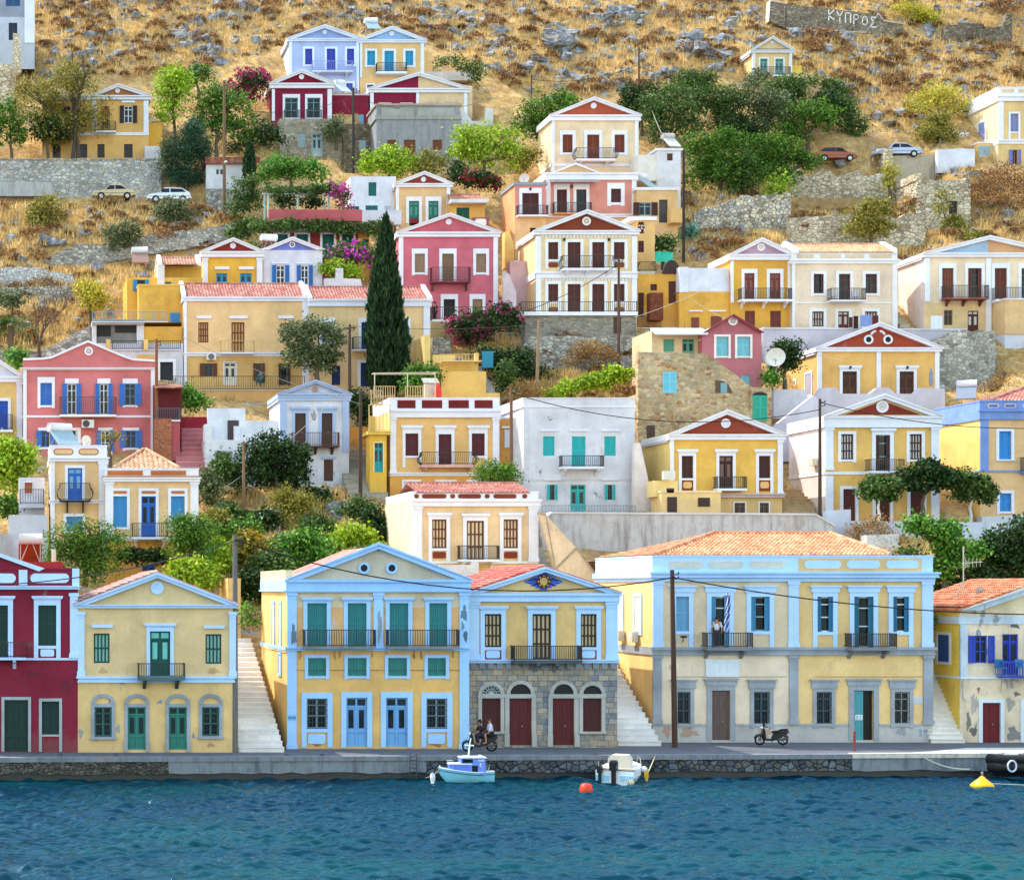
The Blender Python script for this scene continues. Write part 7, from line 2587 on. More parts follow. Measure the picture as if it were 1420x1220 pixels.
 tree('green hedge along the terrace of the lone yellow house',1110,120,[(1095,110,20,7),(1125,112,22,8),(1150,125,16,14),(1170,140,14,22)],'mid',n=2000,Y=209,name='hedge',cat='hedge',trunk=False)
 tree('tall dark shrub behind the reddish parked car',1180,205,[(1172,165,18,26),(1185,180,16,24)],'mid',n=1700,Y=202.5)
 tree('large bright fig tree right of the tall wooden pole',1000,290,[(975,215,26,28),(1005,205,30,28),(1000,240,36,26),(970,250,20,24),(1030,240,26,26)],'green',n=5600,Y=192.5,tr=.3)
 tree('spreading bright fig tree below the reddish parked car',1080,285,[(1060,205,30,20),(1090,215,34,22),(1120,228,24,18),(1070,240,30,24),(1050,225,20,20)],'green',n=4800,Y=194.5,tr=.28)
 tree('rounded dark bush nestled between the two fig trees',1036,285,[(1036,245,24,24),(1030,262,26,16)],'mid',n=2200,Y=191.5,trunk=False,name='bush',cat='bush')
 tree('loose pale leaved shrub on the rubble bank',1080,278,[(1078,258,14,16),(1070,268,14,10)],'lime',n=420,Y=190,name='bush',cat='bush',clump=.7)
 tree('sunlit yellow green tree behind the silver blue car',1300,190,[(1275,150,22,22),(1300,138,24,20),(1325,145,22,20),(1345,155,20,18)],'yellow',n=2300,Y=205,shell=.4,clump=.8)
 tree('round brown green tree beside the silver blue car',1302,205,[(1300,180,26,22),(1312,190,18,14)],'warm',n=2200,Y=201.5)
 tree('small yellow tree above the silver blue car on the field',1226,200,[(1224,186,10,7)],'lime',n=320,Y=204.5)
 tree('thin olive shrub right of the ruined house wall',1234,270,[(1234,240,10,16),(1232,252,8,10)],'yellow',n=500,Y=194.5)
 tree('round olive bush in front of the lower ruined wall',1208,340,[(1208,300,30,24),(1195,318,24,18),(1225,318,20,16)],'warm',n=2800,Y=184,clump=.4,name='olive_bush',cat='bush')
 tree('leafy climber in front of the stone hut',1308,330,[(1305,285,12,20),(1320,310,16,12),(1335,322,18,10)],'warm',n=1000,Y=187.5,tr=.1)
 tree('tangled brown thorn thicket right of the stone hut',1385,320,[(1370,270,28,30),(1400,262,30,34),(1430,280,24,36),(1385,305,34,22)],'brown',n=5200,Y=190,clump=.8,size=.2,name='thicket',cat='thicket',trunk=False)
 tree('green creeper bush right of the stone hut foot',1352,345,[(1345,330,22,10),(1370,336,18,8)],'warm',n=900,Y=185.5,name='bush',cat='bush',trunk=False)
 tree('yellow green scrub along the top right ruined wall',1270,45,[(1262,18,24,14),(1285,30,22,16),(1250,8,20,8)],'yellow',n=1600,Y=225,name='bush',cat='bush',trunk=False)
 tree('brown domed tree in the top right corner',1390,40,[(1385,6,26,20),(1408,0,24,18)],'brown',n=1800,Y=226)
 for i,(x,y,r) in enumerate(((1228,108,11),(1250,108,13),(1283,110,9))):
  tree('brown cushion bush in the tawny field, %s of a row of three' % ('leftmost','biggest and middle','smallest and rightmost')[i],x,y + 8,[(x,y,r,r * .75)],'brown',n=520,size=.18,name='bush',cat='bush',trunk=False,group='row of cushion bushes in the field')
 for x,y,r,ry,k,lab in ((172,328,24,22,'olive','round olive bush in the middle of the left field'),(240,296,24,18,'olive','olive bush on the slope below the white car'),(66,298,26,24,'warm','sparse grey shrub in the dry grass on the left'),
        (150,280,20,8,'dry','dry straw bush below the beige car')):
  tree(lab,x,y + ry * .9,[(x,y,r,ry),(x - r * .3,y + ry * .4,r * .7,ry * .6)],k,n=1900 if k != 'dry' else 700,name='bush',cat='bush',trunk=k == 'warm',shell=.4 if k == 'warm' else .6)
 tree('yellow green shrub below the railed terraces on the left',125,445,[(122,405,20,18),(130,422,22,18)],'yellow',n=1500,Y=171,shell=.4)
 bare_tree('leafless brown tree behind the pink gable',55,490,395,.6,Y=163.5,c='5A4034',r=.16,lv=5)
 palm('feathery palm at the left edge behind the pink gable',14,492,418,46,Y=162.5,col='mid',fr=34)
 tree('pale olive shrub behind the feathery palm',18,455,[(16,418,22,16)],'olive',n=800,Y=168)
 tree('small bright bush at the left end of the pink gable',24,512,[(22,496,14,12)],'bright',n=500,Y=155,name='bush',cat='bush',trunk=False)
 cypress('tall dark cypress in front of the yellow tiled wing',535,540,305,27,Y=158.5,n=16000)
 tree('grey olive tree before the long yellow house',440,545,[(410,470,24,22),(440,462,30,20),(465,480,22,26),(425,500,32,22),(455,505,26,18)],'olive',n=6000,Y=158.8,tr=.22,clump=.4)
 tree('vine bush climbing over the lower terrace of the long yellow house',262,585,[(252,552,24,14),(275,560,20,14)],'bright',n=1500,Y=156.5,name='bush',cat='bush',trunk=False)
 tree('pink flowered oleander hedge below the raspberry house',690,475,[(640,455,24,18),(670,450,26,20),(700,445,24,24),(655,468,30,14)],'dark',n=3000,Y=167.5,name='oleander',cat='oleander',trunk=False,flower=(('8E2050','C04878','D06890'),200,.28))
 tree('dark thorn bush on the bank behind the plain white house',710,530,[(690,500,30,18),(725,505,30,20),(740,525,26,16),(700,525,26,14)],'dark',n=3400,Y=163.5,name='bush',cat='bush',trunk=False)
 tree('brown dry bush on the bank under the stone terrace base',812,512,[(812,490,26,18),(840,498,20,14),(790,500,16,12)],'dry',n=1900,Y=164.8,size=.18,name='bush',cat='bush',trunk=False)
 tree('lime creeper spilling over the bank behind the plain white house',830,556,[(800,535,24,10),(830,528,28,12),(858,522,20,14),(770,545,20,8)],'lime',n=2400,Y=159.5,name='creeper',cat='creeper',trunk=False,clump=.35)
 tree('small dark climber over the netting fence beside turquoise gates',703,540,[(702,515,10,14),(700,530,10,10)],'mid',n=700,Y=160.5,name='bush',cat='bush',trunk=False)
 tree('dried brown creeper on the netting fence',728,556,[(722,540,16,12),(744,545,14,10)],'dry',n=800,Y=159.8,size=.18,name='creeper',cat='creeper',trunk=False)
 tree('vine shrub over the railed patio left of the yellow block',590,555,[(578,520,16,14),(596,518,14,10),(570,535,12,10)],'bright',n=1200,Y=156,name='bush',cat='bush',trunk=False)
 tree('dark hedge between the wooden pole and the ochre court wall',500,600,[(496,560,12,22),(508,570,10,20)],'dark',n=1300,Y=154.5,name='hedge',cat='hedge',trunk=False)
 tree('potted shrub by the green netting above the brown gate house',919,365,[(912,340,12,12),(926,338,12,12)],'mid',n=700,Y=175)
 tree('blue green agave clump by the tall wooden pole',958,345,[(956,325,10,14)],'teal',n=260,Y=185,name='agave',cat='agave',trunk=False,aspect=.35,size=.7)
 tree('small orange tree behind the satellite dish',1088,535,[(1088,490,16,18),(1080,505,14,14),(1100,500,10,14)],'dark',n=1500,Y=157.5)
 tree('light green shrub at the foot of the satellite dish',1070,540,[(1068,525,8,10)],'bright',n=300,Y=154.6,name='bush',cat='bush',trunk=False)
 tree('large shaded olive tree before the faded white house',385,690,[(372,625,30,22),(405,640,26,26),(360,655,32,26),(395,665,34,22),(345,640,16,18)],'dark',n=5400,Y=144.5,tr=.22,clump=.4)
 tree('leafy fig bush by the white annex doorway',312,690,[(308,650,20,22),(325,665,20,20),(295,670,14,18)],'mid',n=2000,Y=145,trunk=False,name='fig_bush',cat='bush')
 tree('pale olive shrub left of the garden poles',288,700,[(285,675,18,22),(292,690,16,12)],'olive',n=1300,Y=142.5,name='bush',cat='bush',trunk=False)
 tree('upright yellow green shrub in the middle of the garden',405,740,[(395,700,20,22),(415,705,24,20),(408,725,26,14)],'warm',n=2600,Y=139.5,name='bush',cat='bush',trunk=False,aspect=.6)
 tree('white flecked dark shrub by the loose stones of the garden',370,735,[(366,720,18,14),(378,726,14,10)],'dark',n=1000,Y=139,name='bush',cat='bush',trunk=False,flower=(('9AA890','C9D2BC','E0E6D6'),90,.22))
 tree('golden flowering broom bush behind the left street pole',342,800,[(345,755,22,18),(335,775,22,22),(360,770,20,20)],'warm',n=2600,Y=131.5,name='broom_bush',cat='bush',trunk=False,flower=(('A07A18','C99A20','DCB840'),260,.24))
 tree('bright green weedy tree behind the twin vent house',420,800,[(405,760,24,20),(435,755,26,20),(415,785,30,18),(450,780,22,18)],'bright',n=3600,Y=131,tr=.1,shell=.4)
 palm('low fan palm at the corner of the twin vent house',385,812,780,26,Y=128.5,col='bright',fr=22)
 tree('mixed yellow weeds left of the cream lattice house',490,770,[(470,755,24,14),(500,745,20,12),(515,760,18,14),(485,735,14,8)],'lime',n=1700,Y=135,name='bush',cat='bush',trunk=False)
 tree('dark shrub against the cream side wall',522,770,[(520,720,14,18),(524,745,12,22)],'dark',n=1400,Y=138,name='bush',cat='bush',trunk=False)
 tree('dark evergreen shrub below the grey steps',505,720,[(500,705,18,14),(482,710,12,10)],'mid',n=1000,Y=141,name='bush',cat='bush',trunk=False)
 tree('dark green albizia beside the blue shuttered corner house',118,800,[(90,745,28,18),(125,738,30,18),(150,750,26,18),(110,765,34,20),(140,775,28,18),(80,772,22,22),(112,792,36,16)],'green',n=5200,Y=125.5,tr=.16,depth=.6,aspect=.45)
 tree('dark green albizia at the right corner of the pyramid roofed house',262,800,[(255,735,28,18),(280,740,22,18),(262,760,34,18),(285,765,14,16)],'green',n=3800,Y=126,tr=.16,aspect=.45)
 tree('yellow flowered bush under the right albizia',268,815,[(255,790,22,14),(285,795,16,18),(268,803,26,12)],'lime',n=1900,Y=124,name='bush',cat='bush',trunk=False)
 tree('hanging ivy across the lower front of the pyramid roofed house',205,785,[(180,770,18,8),(205,770,20,7),(225,772,12,8)],'dark',n=900,Y=128.5,name='ivy',cat='ivy',trunk=False)
 tree('sunlit yellow green tree at the left edge below the pink house',20,690,[(15,625,28,20),(30,645,22,22),(5,655,26,26),(22,670,20,14)],'lime',n=3400,Y=139,tr=.16)
 tree('small leafy plant on the left edge terrace',10,720,[(8,700,14,14),(30,705,12,8)],'green',n=600,Y=133.5,name='bush',cat='bush',trunk=False)
 tree('pink flowered climber on the left corner of the twin vent house',342,875,[(340,850,10,16),(350,858,9,10)],'bright',n=420,Y=119.5,name='climber',cat='climber',trunk=False,flower=(('B0407A','D070A0','E090B8'),22,.22),size=.2)
 tree('young rooftop orange shrub on the pink house lower terrace',152,640,[(150,605,16,8),(165,606,10,10)],'warm',n=220,Y=147,shell=.2,size=.18)
 for x,y,rx,ry,k,Y,lab in ((320,715,26,16,'mid',140.5,'low green bush below the white annex at the top of the garden'),(440,735,22,18,'mid',137.5,'leafy bush right of the upright yellow green shrub'),
         (300,770,20,24,'lime',130.5,'yellow green bush between the right albizia and the golden broom'),(375,790,24,22,'mid',129.5,'dense green bush left of the fan palm'),
         (462,712,20,14,'warm',142.5,'dry green bush at the rock below the whitewashed footing'),(350,815,22,20,'dark',126.5,'shaded bush behind the foot of the garden at the grey pole'),
         (300,725,16,16,'warm',138,'grey green bush left of the white flecked shrub'),(500,775,22,14,'mid',132.5,'green weeds at the ridge of the twin vent house'),
         (335,735,20,14,'bright',137,'fresh green bush left of the golden broom top'),(440,690,18,12,'dark',144.5,'dark bush by the shaded olive tree roots')):
  tree(lab,x,y + ry,[(x,y,rx,ry),(x - rx * .5,y + ry * .4,rx * .6,ry * .6),(x + rx * .5,y + ry * .3,rx * .6,ry * .6)],k,n=1700,Y=Y,name='bush',cat='bush',trunk=False)
 for x,y,rx,ry,k,Y,lab in ((890,140,26,26,'dark',203,'dark tree at the left end of the grove on the slope'),(960,120,30,20,'mid',204.5,'tree crown at the top of the dark grove'),(1030,185,32,22,'dark',200,'dark tree in the hollow above the fig trees'),
         (1090,130,30,20,'mid',204.8,'green tree beside the hedge of the lone yellow house'),(1150,150,24,20,'dark',203.5,'dark tree at the right end of the grove')):
  tree(lab,x,y + ry + 16,[(x,y,rx,ry),(x - rx * .5,y + ry * .4,rx * .7,ry * .7),(x + rx * .5,y + ry * .3,rx * .7,ry * .7)],k,n=2800,Y=Y)
 tree('clipped citrus tree with whitewashed trunk in front of the dark red gable house',1219,722,[(1205,680,17,14),(1222,676,20,15),(1235,684,16,12),(1212,668,14,8)],'mid',n=2600,Y=138,tr=.1,barkc='D9D6D0',clump=.3)
 tree('spreading dark citrus tree, middle of the three on the terrace',1280,722,[(1262,662,22,14),(1290,655,24,15),(1310,665,18,14),(1278,672,30,10)],'dark',n=3400,Y=138,tr=.16,clump=.35)
 tree('citrus tree with forked pale trunk at the right end of the terrace',1346,722,[(1335,665,18,14),(1355,672,22,14),(1372,684,14,12),(1345,685,22,10)],'mid',n=2800,Y=138,tr=.11,barkc='CFCAC2',clump=.3)
 tree('bright green mulberry behind the low right house',1310,830,[(1280,735,24,16),(1305,745,22,22),(1320,770,22,20),(1345,765,22,16),(1300,790,24,22)],'bright',n=4600,Y=125,tr=.16)
 tree('huge dark evergreen behind the low right house',1390,850,[(1375,770,30,30),(1410,750,34,30),(1400,790,40,26),(1440,780,30,40),(1345,810,34,30),(1310,820,22,26)],'dark',n=7600,Y=126.5,tr=.3)
 tree('dry brown shrub below the pale blue white terrace wall',1212,745,[(1212,728,18,12),(1190,735,14,8),(1230,750,20,10)],'dry',n=1100,Y=135.8,size=.18,name='bush',cat='bush',trunk=False)
 tree('scrub on the bank left of the bright green mulberry',1262,800,[(1258,770,18,12),(1275,785,18,14)],'mid',n=900,Y=128,name='bush',cat='bush',trunk=False)
 tree('grape vine on the corner of the bright yellow side wall',1298,872,[(1297,862,5,10)],'green',n=160,Y=115.5,name='vine',cat='vine',trunk=False,size=.2)
 bare_tree('lopped stump of a tree by the white base of the cream house',1392,545,490,.5,Y=165,c='8A6A50',r=.2,lv=2)
 tree('dry shrub at the foot of the lopped stump',1395,555,[(1392,532,18,10),(1370,538,16,8)],'dry',n=700,Y=163,size=.18,name='bush',cat='bush',trunk=False)
 tree('dark potted tree before the side wing of the brown panelled house',690,690,[(675,655,20,14),(700,658,20,14),(690,668,28,8)],'green',n=2200,Y=139,tr=.12,aspect=.4)
 tree('olive shrub along the lane behind the long cream roof chimney',470,350,[(352,345,8,8)],'mid',n=160,Y=176,name='bush',cat='bush',trunk=False)
# ================================================================== POLES, WIRES, VEHICLES, BOATS, PEOPLE
def pole(label,x,yt,yb,Y=None,r=.13,arm=0,lamp=False,c='5A4632',lean=0):
 Y = Y or Yp(yb)
 k = F / Y
 e = empty('utility_pole',P(x,yb,Y),label,'utility pole')
 H = (yb - yt) / k
 mb = MB()
 mb.tube([(0,0,-.6),(lean * .5,0,H * .5),(lean,0,H)],[r,r * .88,r * .72],9)
 mb.build('shaft',wood(c),e)
 mb = MB()
 for z in (.25,.5):
  mb.tube([(lean - .0,-.1,H - z),(lean + .28,-.14,H - z)],.03,5)
  mb.ell((lean + .3,-.14,H - z + .07),(.05,.05,.09),0,8,6)
 if arm:
  mb.box(lean - arm,lean + arm,-.16,-.08,H - .35,H - .25)
 mb.build('insulators',metal('3A3634'),e)
 if lamp:
  mb = MB()
  mb.tube([(lean * .4,-.1,H * .4),(lean * .4 + .1,-.5,H * .42)],.03,5)
  mb.ell((lean * .4 + .1,-.55,H * .41),(.16,.16,.12),0,10,6)
  mb.build('lamp_head',paint('D9D2C4'),e)
 return e
def cable(label,a,b,sag=.6,r=.025,c='1A1816'):
 A,B = P(*a),P(*b)
 o = A
 mb = MB()
 n = 14
 pts = []
 for i in range(n + 1):
  t = i / n
  p = A.lerp(B,t) - o
  p.z -= sag * 4 * t * (1 - t)
  pts.append(p)
 mb.tube(pts,r,5)
 ob = mb.build('overhead_cable',paint(c),loc=o)
 tag(ob,label,'cable')
def poles():
 pole('tall grey weathered pole at the foot of the broad white steps',326,742,1042,106.2,r=.17,c='6E6862')
 pole('dark brown pole in front of the big building corner',936,790,1034,109.5,r=.16,c='4A2E20',lamp=False,lean=-.16)
 pole('thin dark pole between the two gabled houses on the right',1137,553,722,139.5,r=.13,c='4A382C')
 pole('brown pole in front of the plain white house side',709,535,676,139.5,r=.14,c='7A5236')
 pole('dark pole rising before the four bay cream house',858,358,500,166,r=.13,c='5A4030')
 pole('bleached wooden pole on the thorn bank',744,444,556,160.5,r=.15,c='9A7C5E',lean=.2)
 pole('black pole left of the large bright fig tree',948,208,366,181,r=.14,c='2A201A')
 pole('dark pole in front of the crimson side wing',490,122,246,197,r=.16,c='352C28')
 pole('brown pole with a lamp beside the small white house',311,112,306,188.5,r=.17,c='7A5A40',lamp=True)
 pole('slender brown pole above the dark grove',886,66,185,204,r=.13,c='6A4A3A')
 pole('short thin pole on the rocky slope left of the tall top house',737,104,136,206,r=.1,c='5A4638')
 pole('pole with pulley block right of the grey olive tree',485,450,548,158,r=.14,c='4E3E32',arm=.5)
 pole('dark slim pole by the grey concrete steps',500,543,694,144.2,r=.15,c='4A3428')
 pole('short brown pole in the garden before the white annex',338,612,712,143,r=.13,c='8A6A4A',lamp=False)
 pole('rusty flue like pole with black cap beside the pink house',217,470,605,150,r=.15,c='8A5030')
 pole('thin pole at the right edge of the thorn thicket',1304,192,208,200.5,r=.06,c='8A7A6A')
def cables():
 cable('black cable crossing the twin vent house from the grey pole to the brown pole',(326,748,106),(936,800,109.4),1.6,.035)
 cable('black cable running from the brown pole past the big building to the low right house',(936,801,109.4),(1460,852,112),.5,.035)
 cable('dark cable from the grey pole towards the left edge over the maroon house',(326,750,106),(-60,812,104),.6,.03)
 cable('cable from the plain white house pole to the thin dark pole',(709,545,139.4),(1137,568,139.4),1.4,.03)
 cable('cable from the thin dark pole to the blue cornered house',(1137,558,139.4),(1480,592,139),.7,.03)
 cable('sagging cable from the four bay house pole down to the left',(858,366,166),(700,440,167.5),.5,.03)
 cable('cable crossing the pink house from the bleached pole to the left',(744,450,160.4),(487,452,158),.3,.02,'4A4440')
 cable('cable from the dark slope pole to the lone pole on the rocks',(886,90,203.8),(737,110,206),.8,.025)
 cable('cable from the dark slope pole towards the lone yellow house',(886,92,203.8),(1100,108,208),1.6,.025)
 cable('white cable from the slope pole down to the tower shed',(894,120,203.8),(924,196,190),.6,.025,'B0A89C')
 cable('cable across the crimson houses from the dark pole to the lamp pole',(490,134,196.9),(311,148,188.4),1.0,.025)
 cable('cable from the dark crimson pole to the white terrace on the right',(490,135,196.9),(655,145,205),.9,.025)
 cable('pale cable from the grey steps pole across the garden to the left',(500,560,144),(230,455,150),.5,.02,'8A8478')
 cable('thick pale cable rising from the garden pole to the pink steps',(286,690,143),(470,545,146),.6,.025,'B4AE9C')
 cable('pale cable rising from the dark pole right of the four bay house',(880,440,166),(1010,385,168.5),.2,.02,'CFC6B4')
 cable('pale cable over the dusty rose roof to the lavender wall',(942,405,168),(1170,500,156),.8,.02,'B8AEA4')
def solar(label,x,y,Y,w=1.9,rz=.3,tank='D8D8DA',panel='8FA3A8',back=False):
 e = empty('solar_water_heater',P(x,y,Y),label,'solar water heater',rz=rz)
 mb = MB()
 mb.tube([(-w / 2,.55,1.35),(w / 2,.55,1.35)],.3,14)
 mb.build('tank',gloss(tank,.35,.2),e,True)
 mb = MB()
 mb.add([(-w / 2,-.9,.12),(w / 2,-.9,.12),(w / 2,.35,1.15),(-w / 2,.35,1.15),(-w / 2,-.86,.04),(w / 2,-.86,.04),(w / 2,.39,1.07),(-w / 2,.39,1.07)],
   [(0,1,2,3),(4,5,6,7),(0,1,5,4),(1,2,6,5),(2,3,7,6),(3,0,4,7)])
 mb.build('collector',paint(panel,.25),e)
 mb = MB()
 for sx in (-w / 2 + .1,w / 2 - .1):
  mb.tube([(sx,.55,0),(sx,.55,1.1)],.03,5)
  mb.tube([(sx,-.85,0),(sx,.55,1.1)],.03,5)
  mb.tube([(sx,.55,0),(sx * .2,.55,1.1)],.025,4)
 mb.build('stand',metal('B9A898'),e)
 return e
def roof_bits():
 solar('rusty framed solar water heater seen from behind on the maroon house roof',42,781,110.5,1.3,math.pi,tank='D9C9C0',panel='B4532E')
 solar('white tanked solar water heater on the blue shuttered corner house',88,620,133,1.7,.5)
 dish(119,613,133,'small white dish beside the solar heater over the blue shuttered corner house',.38)
 solar('solar water heater behind the red gable of the narrow yellow house',369,352,176,1.5,math.pi + .3,tank='E2DEDE',panel='8A5E50')
 solar('pale solar water heater on the roof of the stepped ochre house',194,368,169,1.4,0,tank='DAD6D2',panel='8E6A58')
 solar('white solar water heater with tilted panel on the cream annex roof',895,263,186,1.8,.7,tank='DDDDE0')
 solar('tank and frame on top of the white tower shed',930,207,190,1.2,.2,tank='B9B4AC',panel='C9C2B4')
 solar('solar water heater behind the eye vent gable house',1340,556,152,1.4,-.5,tank='D2CEDA',panel='7E8490')
 solar('little solar heater on the crimson side wing below the lilac house',474,131,207.5,1.2,.4,panel='C9D0D8')
 solar('white tank on the roof between the twin gabled houses',516,44,216,1.4,.1,tank='E2E0E4')
 dish(1066,500,154,'white satellite dish facing left beside the low garden wall',.5,.4)
 dish(1076,498,153.4,'large white satellite dish facing right beside the low garden wall',.72,-.5)
 o = P(1291,544,156)
 e = empty('parasol',o,'closed lilac grey parasol at the right end of the eye vent house terrace','parasol')
 mb = MB()
 mb.tube([(0,0,-.4),(0,0,2.0)],.03,6)
 mb.build('pole',paint('C9C6CC'),e)
 mb = MB()
 mb.tube([(0,0,.5),(0,0,.9),(0,0,1.5),(0,0,1.95)],[.1,.17,.14,.03],9)
 mb.build('canopy',paint('8E8CA0',.9),e)
 o = P(1299,461,167.8)
 e = empty('laundry_sheet',o,'white sheet hung to dry below the half blue gable','laundry')
 mb = MB()
 vs = []
 for i in range(9):
  for j in range(6):
   u,v = i / 8,j / 5
   vs.append(((u - .5) * 1.0,.06 * math.sin(u * 9),1.4 - v * (1.2 + .3 * math.sin(u * 3.1))))
 mb.add(vs,[(i * 6 + j,i * 6 + j + 1,(i + 1) * 6 + j + 1,(i + 1) * 6 + j) for i in range(8) for j in range(5)])
 mb.build('cloth',paint('DCDDE8',.95),e,True)
 for x,y,w,h,c,lab in ((1180,447,4,9,'4A2A2A','dark brown garment on the washing line'),(1187,447,5,11,'2E2226','black garment on the washing line'),(1201,445,12,10,'7A8CBC','blue patterned sheet on the washing line'),(1215,444,5,8,'5A2A2A','maroon towel on the washing line')):
  mb = MB()
  k = F / 166.5
  vs = []
  for i in range(5):
   for j in range(4):
    u,v = i / 4 - .5,j / 3
    vs.append((u * w / k * 1.4,.05 * math.sin(i * 2.1),.5 * h / k * 1.6 - v * h / k * 1.6 - .02 * math.cos(i * 3)))
  mb.add(vs,[(i * 4 + j,i * 4 + j + 1,(i + 1) * 4 + j + 1,(i + 1) * 4 + j) for i in range(4) for j in range(3)])
  tag(mb.build('laundry',paint(c,.95),loc=P(x,y,166.5),smooth=True),lab + ' below the broad cream house','laundry','laundry on the line')
 def chair(label,x,yb,Y,c):
  e = empty('chair',P(x,yb,Y),label,'chair')
  mb = MB()
  mb.box(-.24,.24,-.24,.24,.4,.45)
  mb.build('seat',paint(c),e)
  mb = MB()
  mb.box(-.24,.24,.2,.25,.45,.9)
  mb.build('backrest',paint(c),e)
  for sx in (-.21,.21):
   for sy in (-.21,.21):
    mb = MB()
    mb.tube([(sx,sy,0),(sx,sy,.42)],.025,5)
    mb.build('leg',paint(c),e)
 chair('white plastic chair at the left end of the cream house balcony',1154,418,169.5,'E2E2E6')
 chair('white plastic chair at the right end of the cream house balcony',1188,418,169.5,'E2E2E6')
 chair('blue metal chair at the left of the cobalt balcony',1388,936,112.4,'2E6A9A')
 chair('blue metal chair at the right of the cobalt balcony',1416,936,112.4,'3A7AAA')
 for x,lab in ((911,'turquoise green netting screen, left of two, above the arched gate house'),(926,'turquoise green netting screen, right of two, above the arched gate house')):
  mb = MB()
  vs = []
  for i in range(5):
   for j in range(5): vs.append(((i / 4 - .5) * .95,.1 * math.sin(i * 1.7 + j),.9 - j * .23))
  mb.add(vs,[(i * 5 + j,i * 5 + j + 1,(i + 1) * 5 + j + 1,(i + 1) * 5 + j) for i in range(4) for j in range(4)])
  tag(mb.build('netting_screen',paint('3FBFA0',.9),loc=P(x,363,174.4),smooth=True),lab,'screen')
 mb = MB()
 mb.tube([(0,0,0),(0,0,.25),(0,0,.6),(.02,0,.95),(.02,0,1.1)],[.26,.32,.28,.14,.05],12)
 tag(mb.build('red_sack',paint('C9403A',.9),loc=P(607,551,152),smooth=True),'red cloth bundle hung beside the yellow patio block','bundle')
 e = empty('patio_frame',P(545,552,151),'bare metal pergola frame over the railed patio','pergola')
 mb = MB()
 for x in (-1.4,1.1,3.2): mb.tube([(x,0,0),(x,0,1.9)],.04,6)
 mb.tube([(-1.4,0,1.9),(3.4,0,1.95)],.035,6)
 mb.tube([(-1.4,1.2,1.95),(3.4,1.2,1.95)],.035,6)
 for x in (-1.4,3.2): mb.tube([(x,0,1.9),(x,1.2,1.95)],.035,6)
 mb.build('frame',metal('C9BCA2'),e)
 for x0,x1 in ((-1.5,.1),(.9,2.6)):
  q = MB()
  n = 9
  for k in range(n + 1): q.box(x0 + (x1 - x0) * k / n - .02,x0 + (x1 - x0) * k / n + .02,-.22,-.18,-.05,.85)
  for z in (.85,.1): q.box(x0,x1,-.23,-.17,z,z + .05)
  q.build('railing',paint('C9A878'),e)
 o = P(596,552,152.5)
 e = empty('white_shed',o,'small white shed cupboard with sloping roof beside the red bundle','shed')
 mb = MB()
 mb.box(-.35,.35,0,.6,0,1.1)
 mb.build('box',plaster('D6D2CC'),e)
 mb = MB()
 mb.prismx([(-.15,1.1),(.75,1.55),(.75,1.62),(-.15,1.17)],-.5,.7)
 mb.build('roof',weathered('A9A39A','7E786E',.4),e)
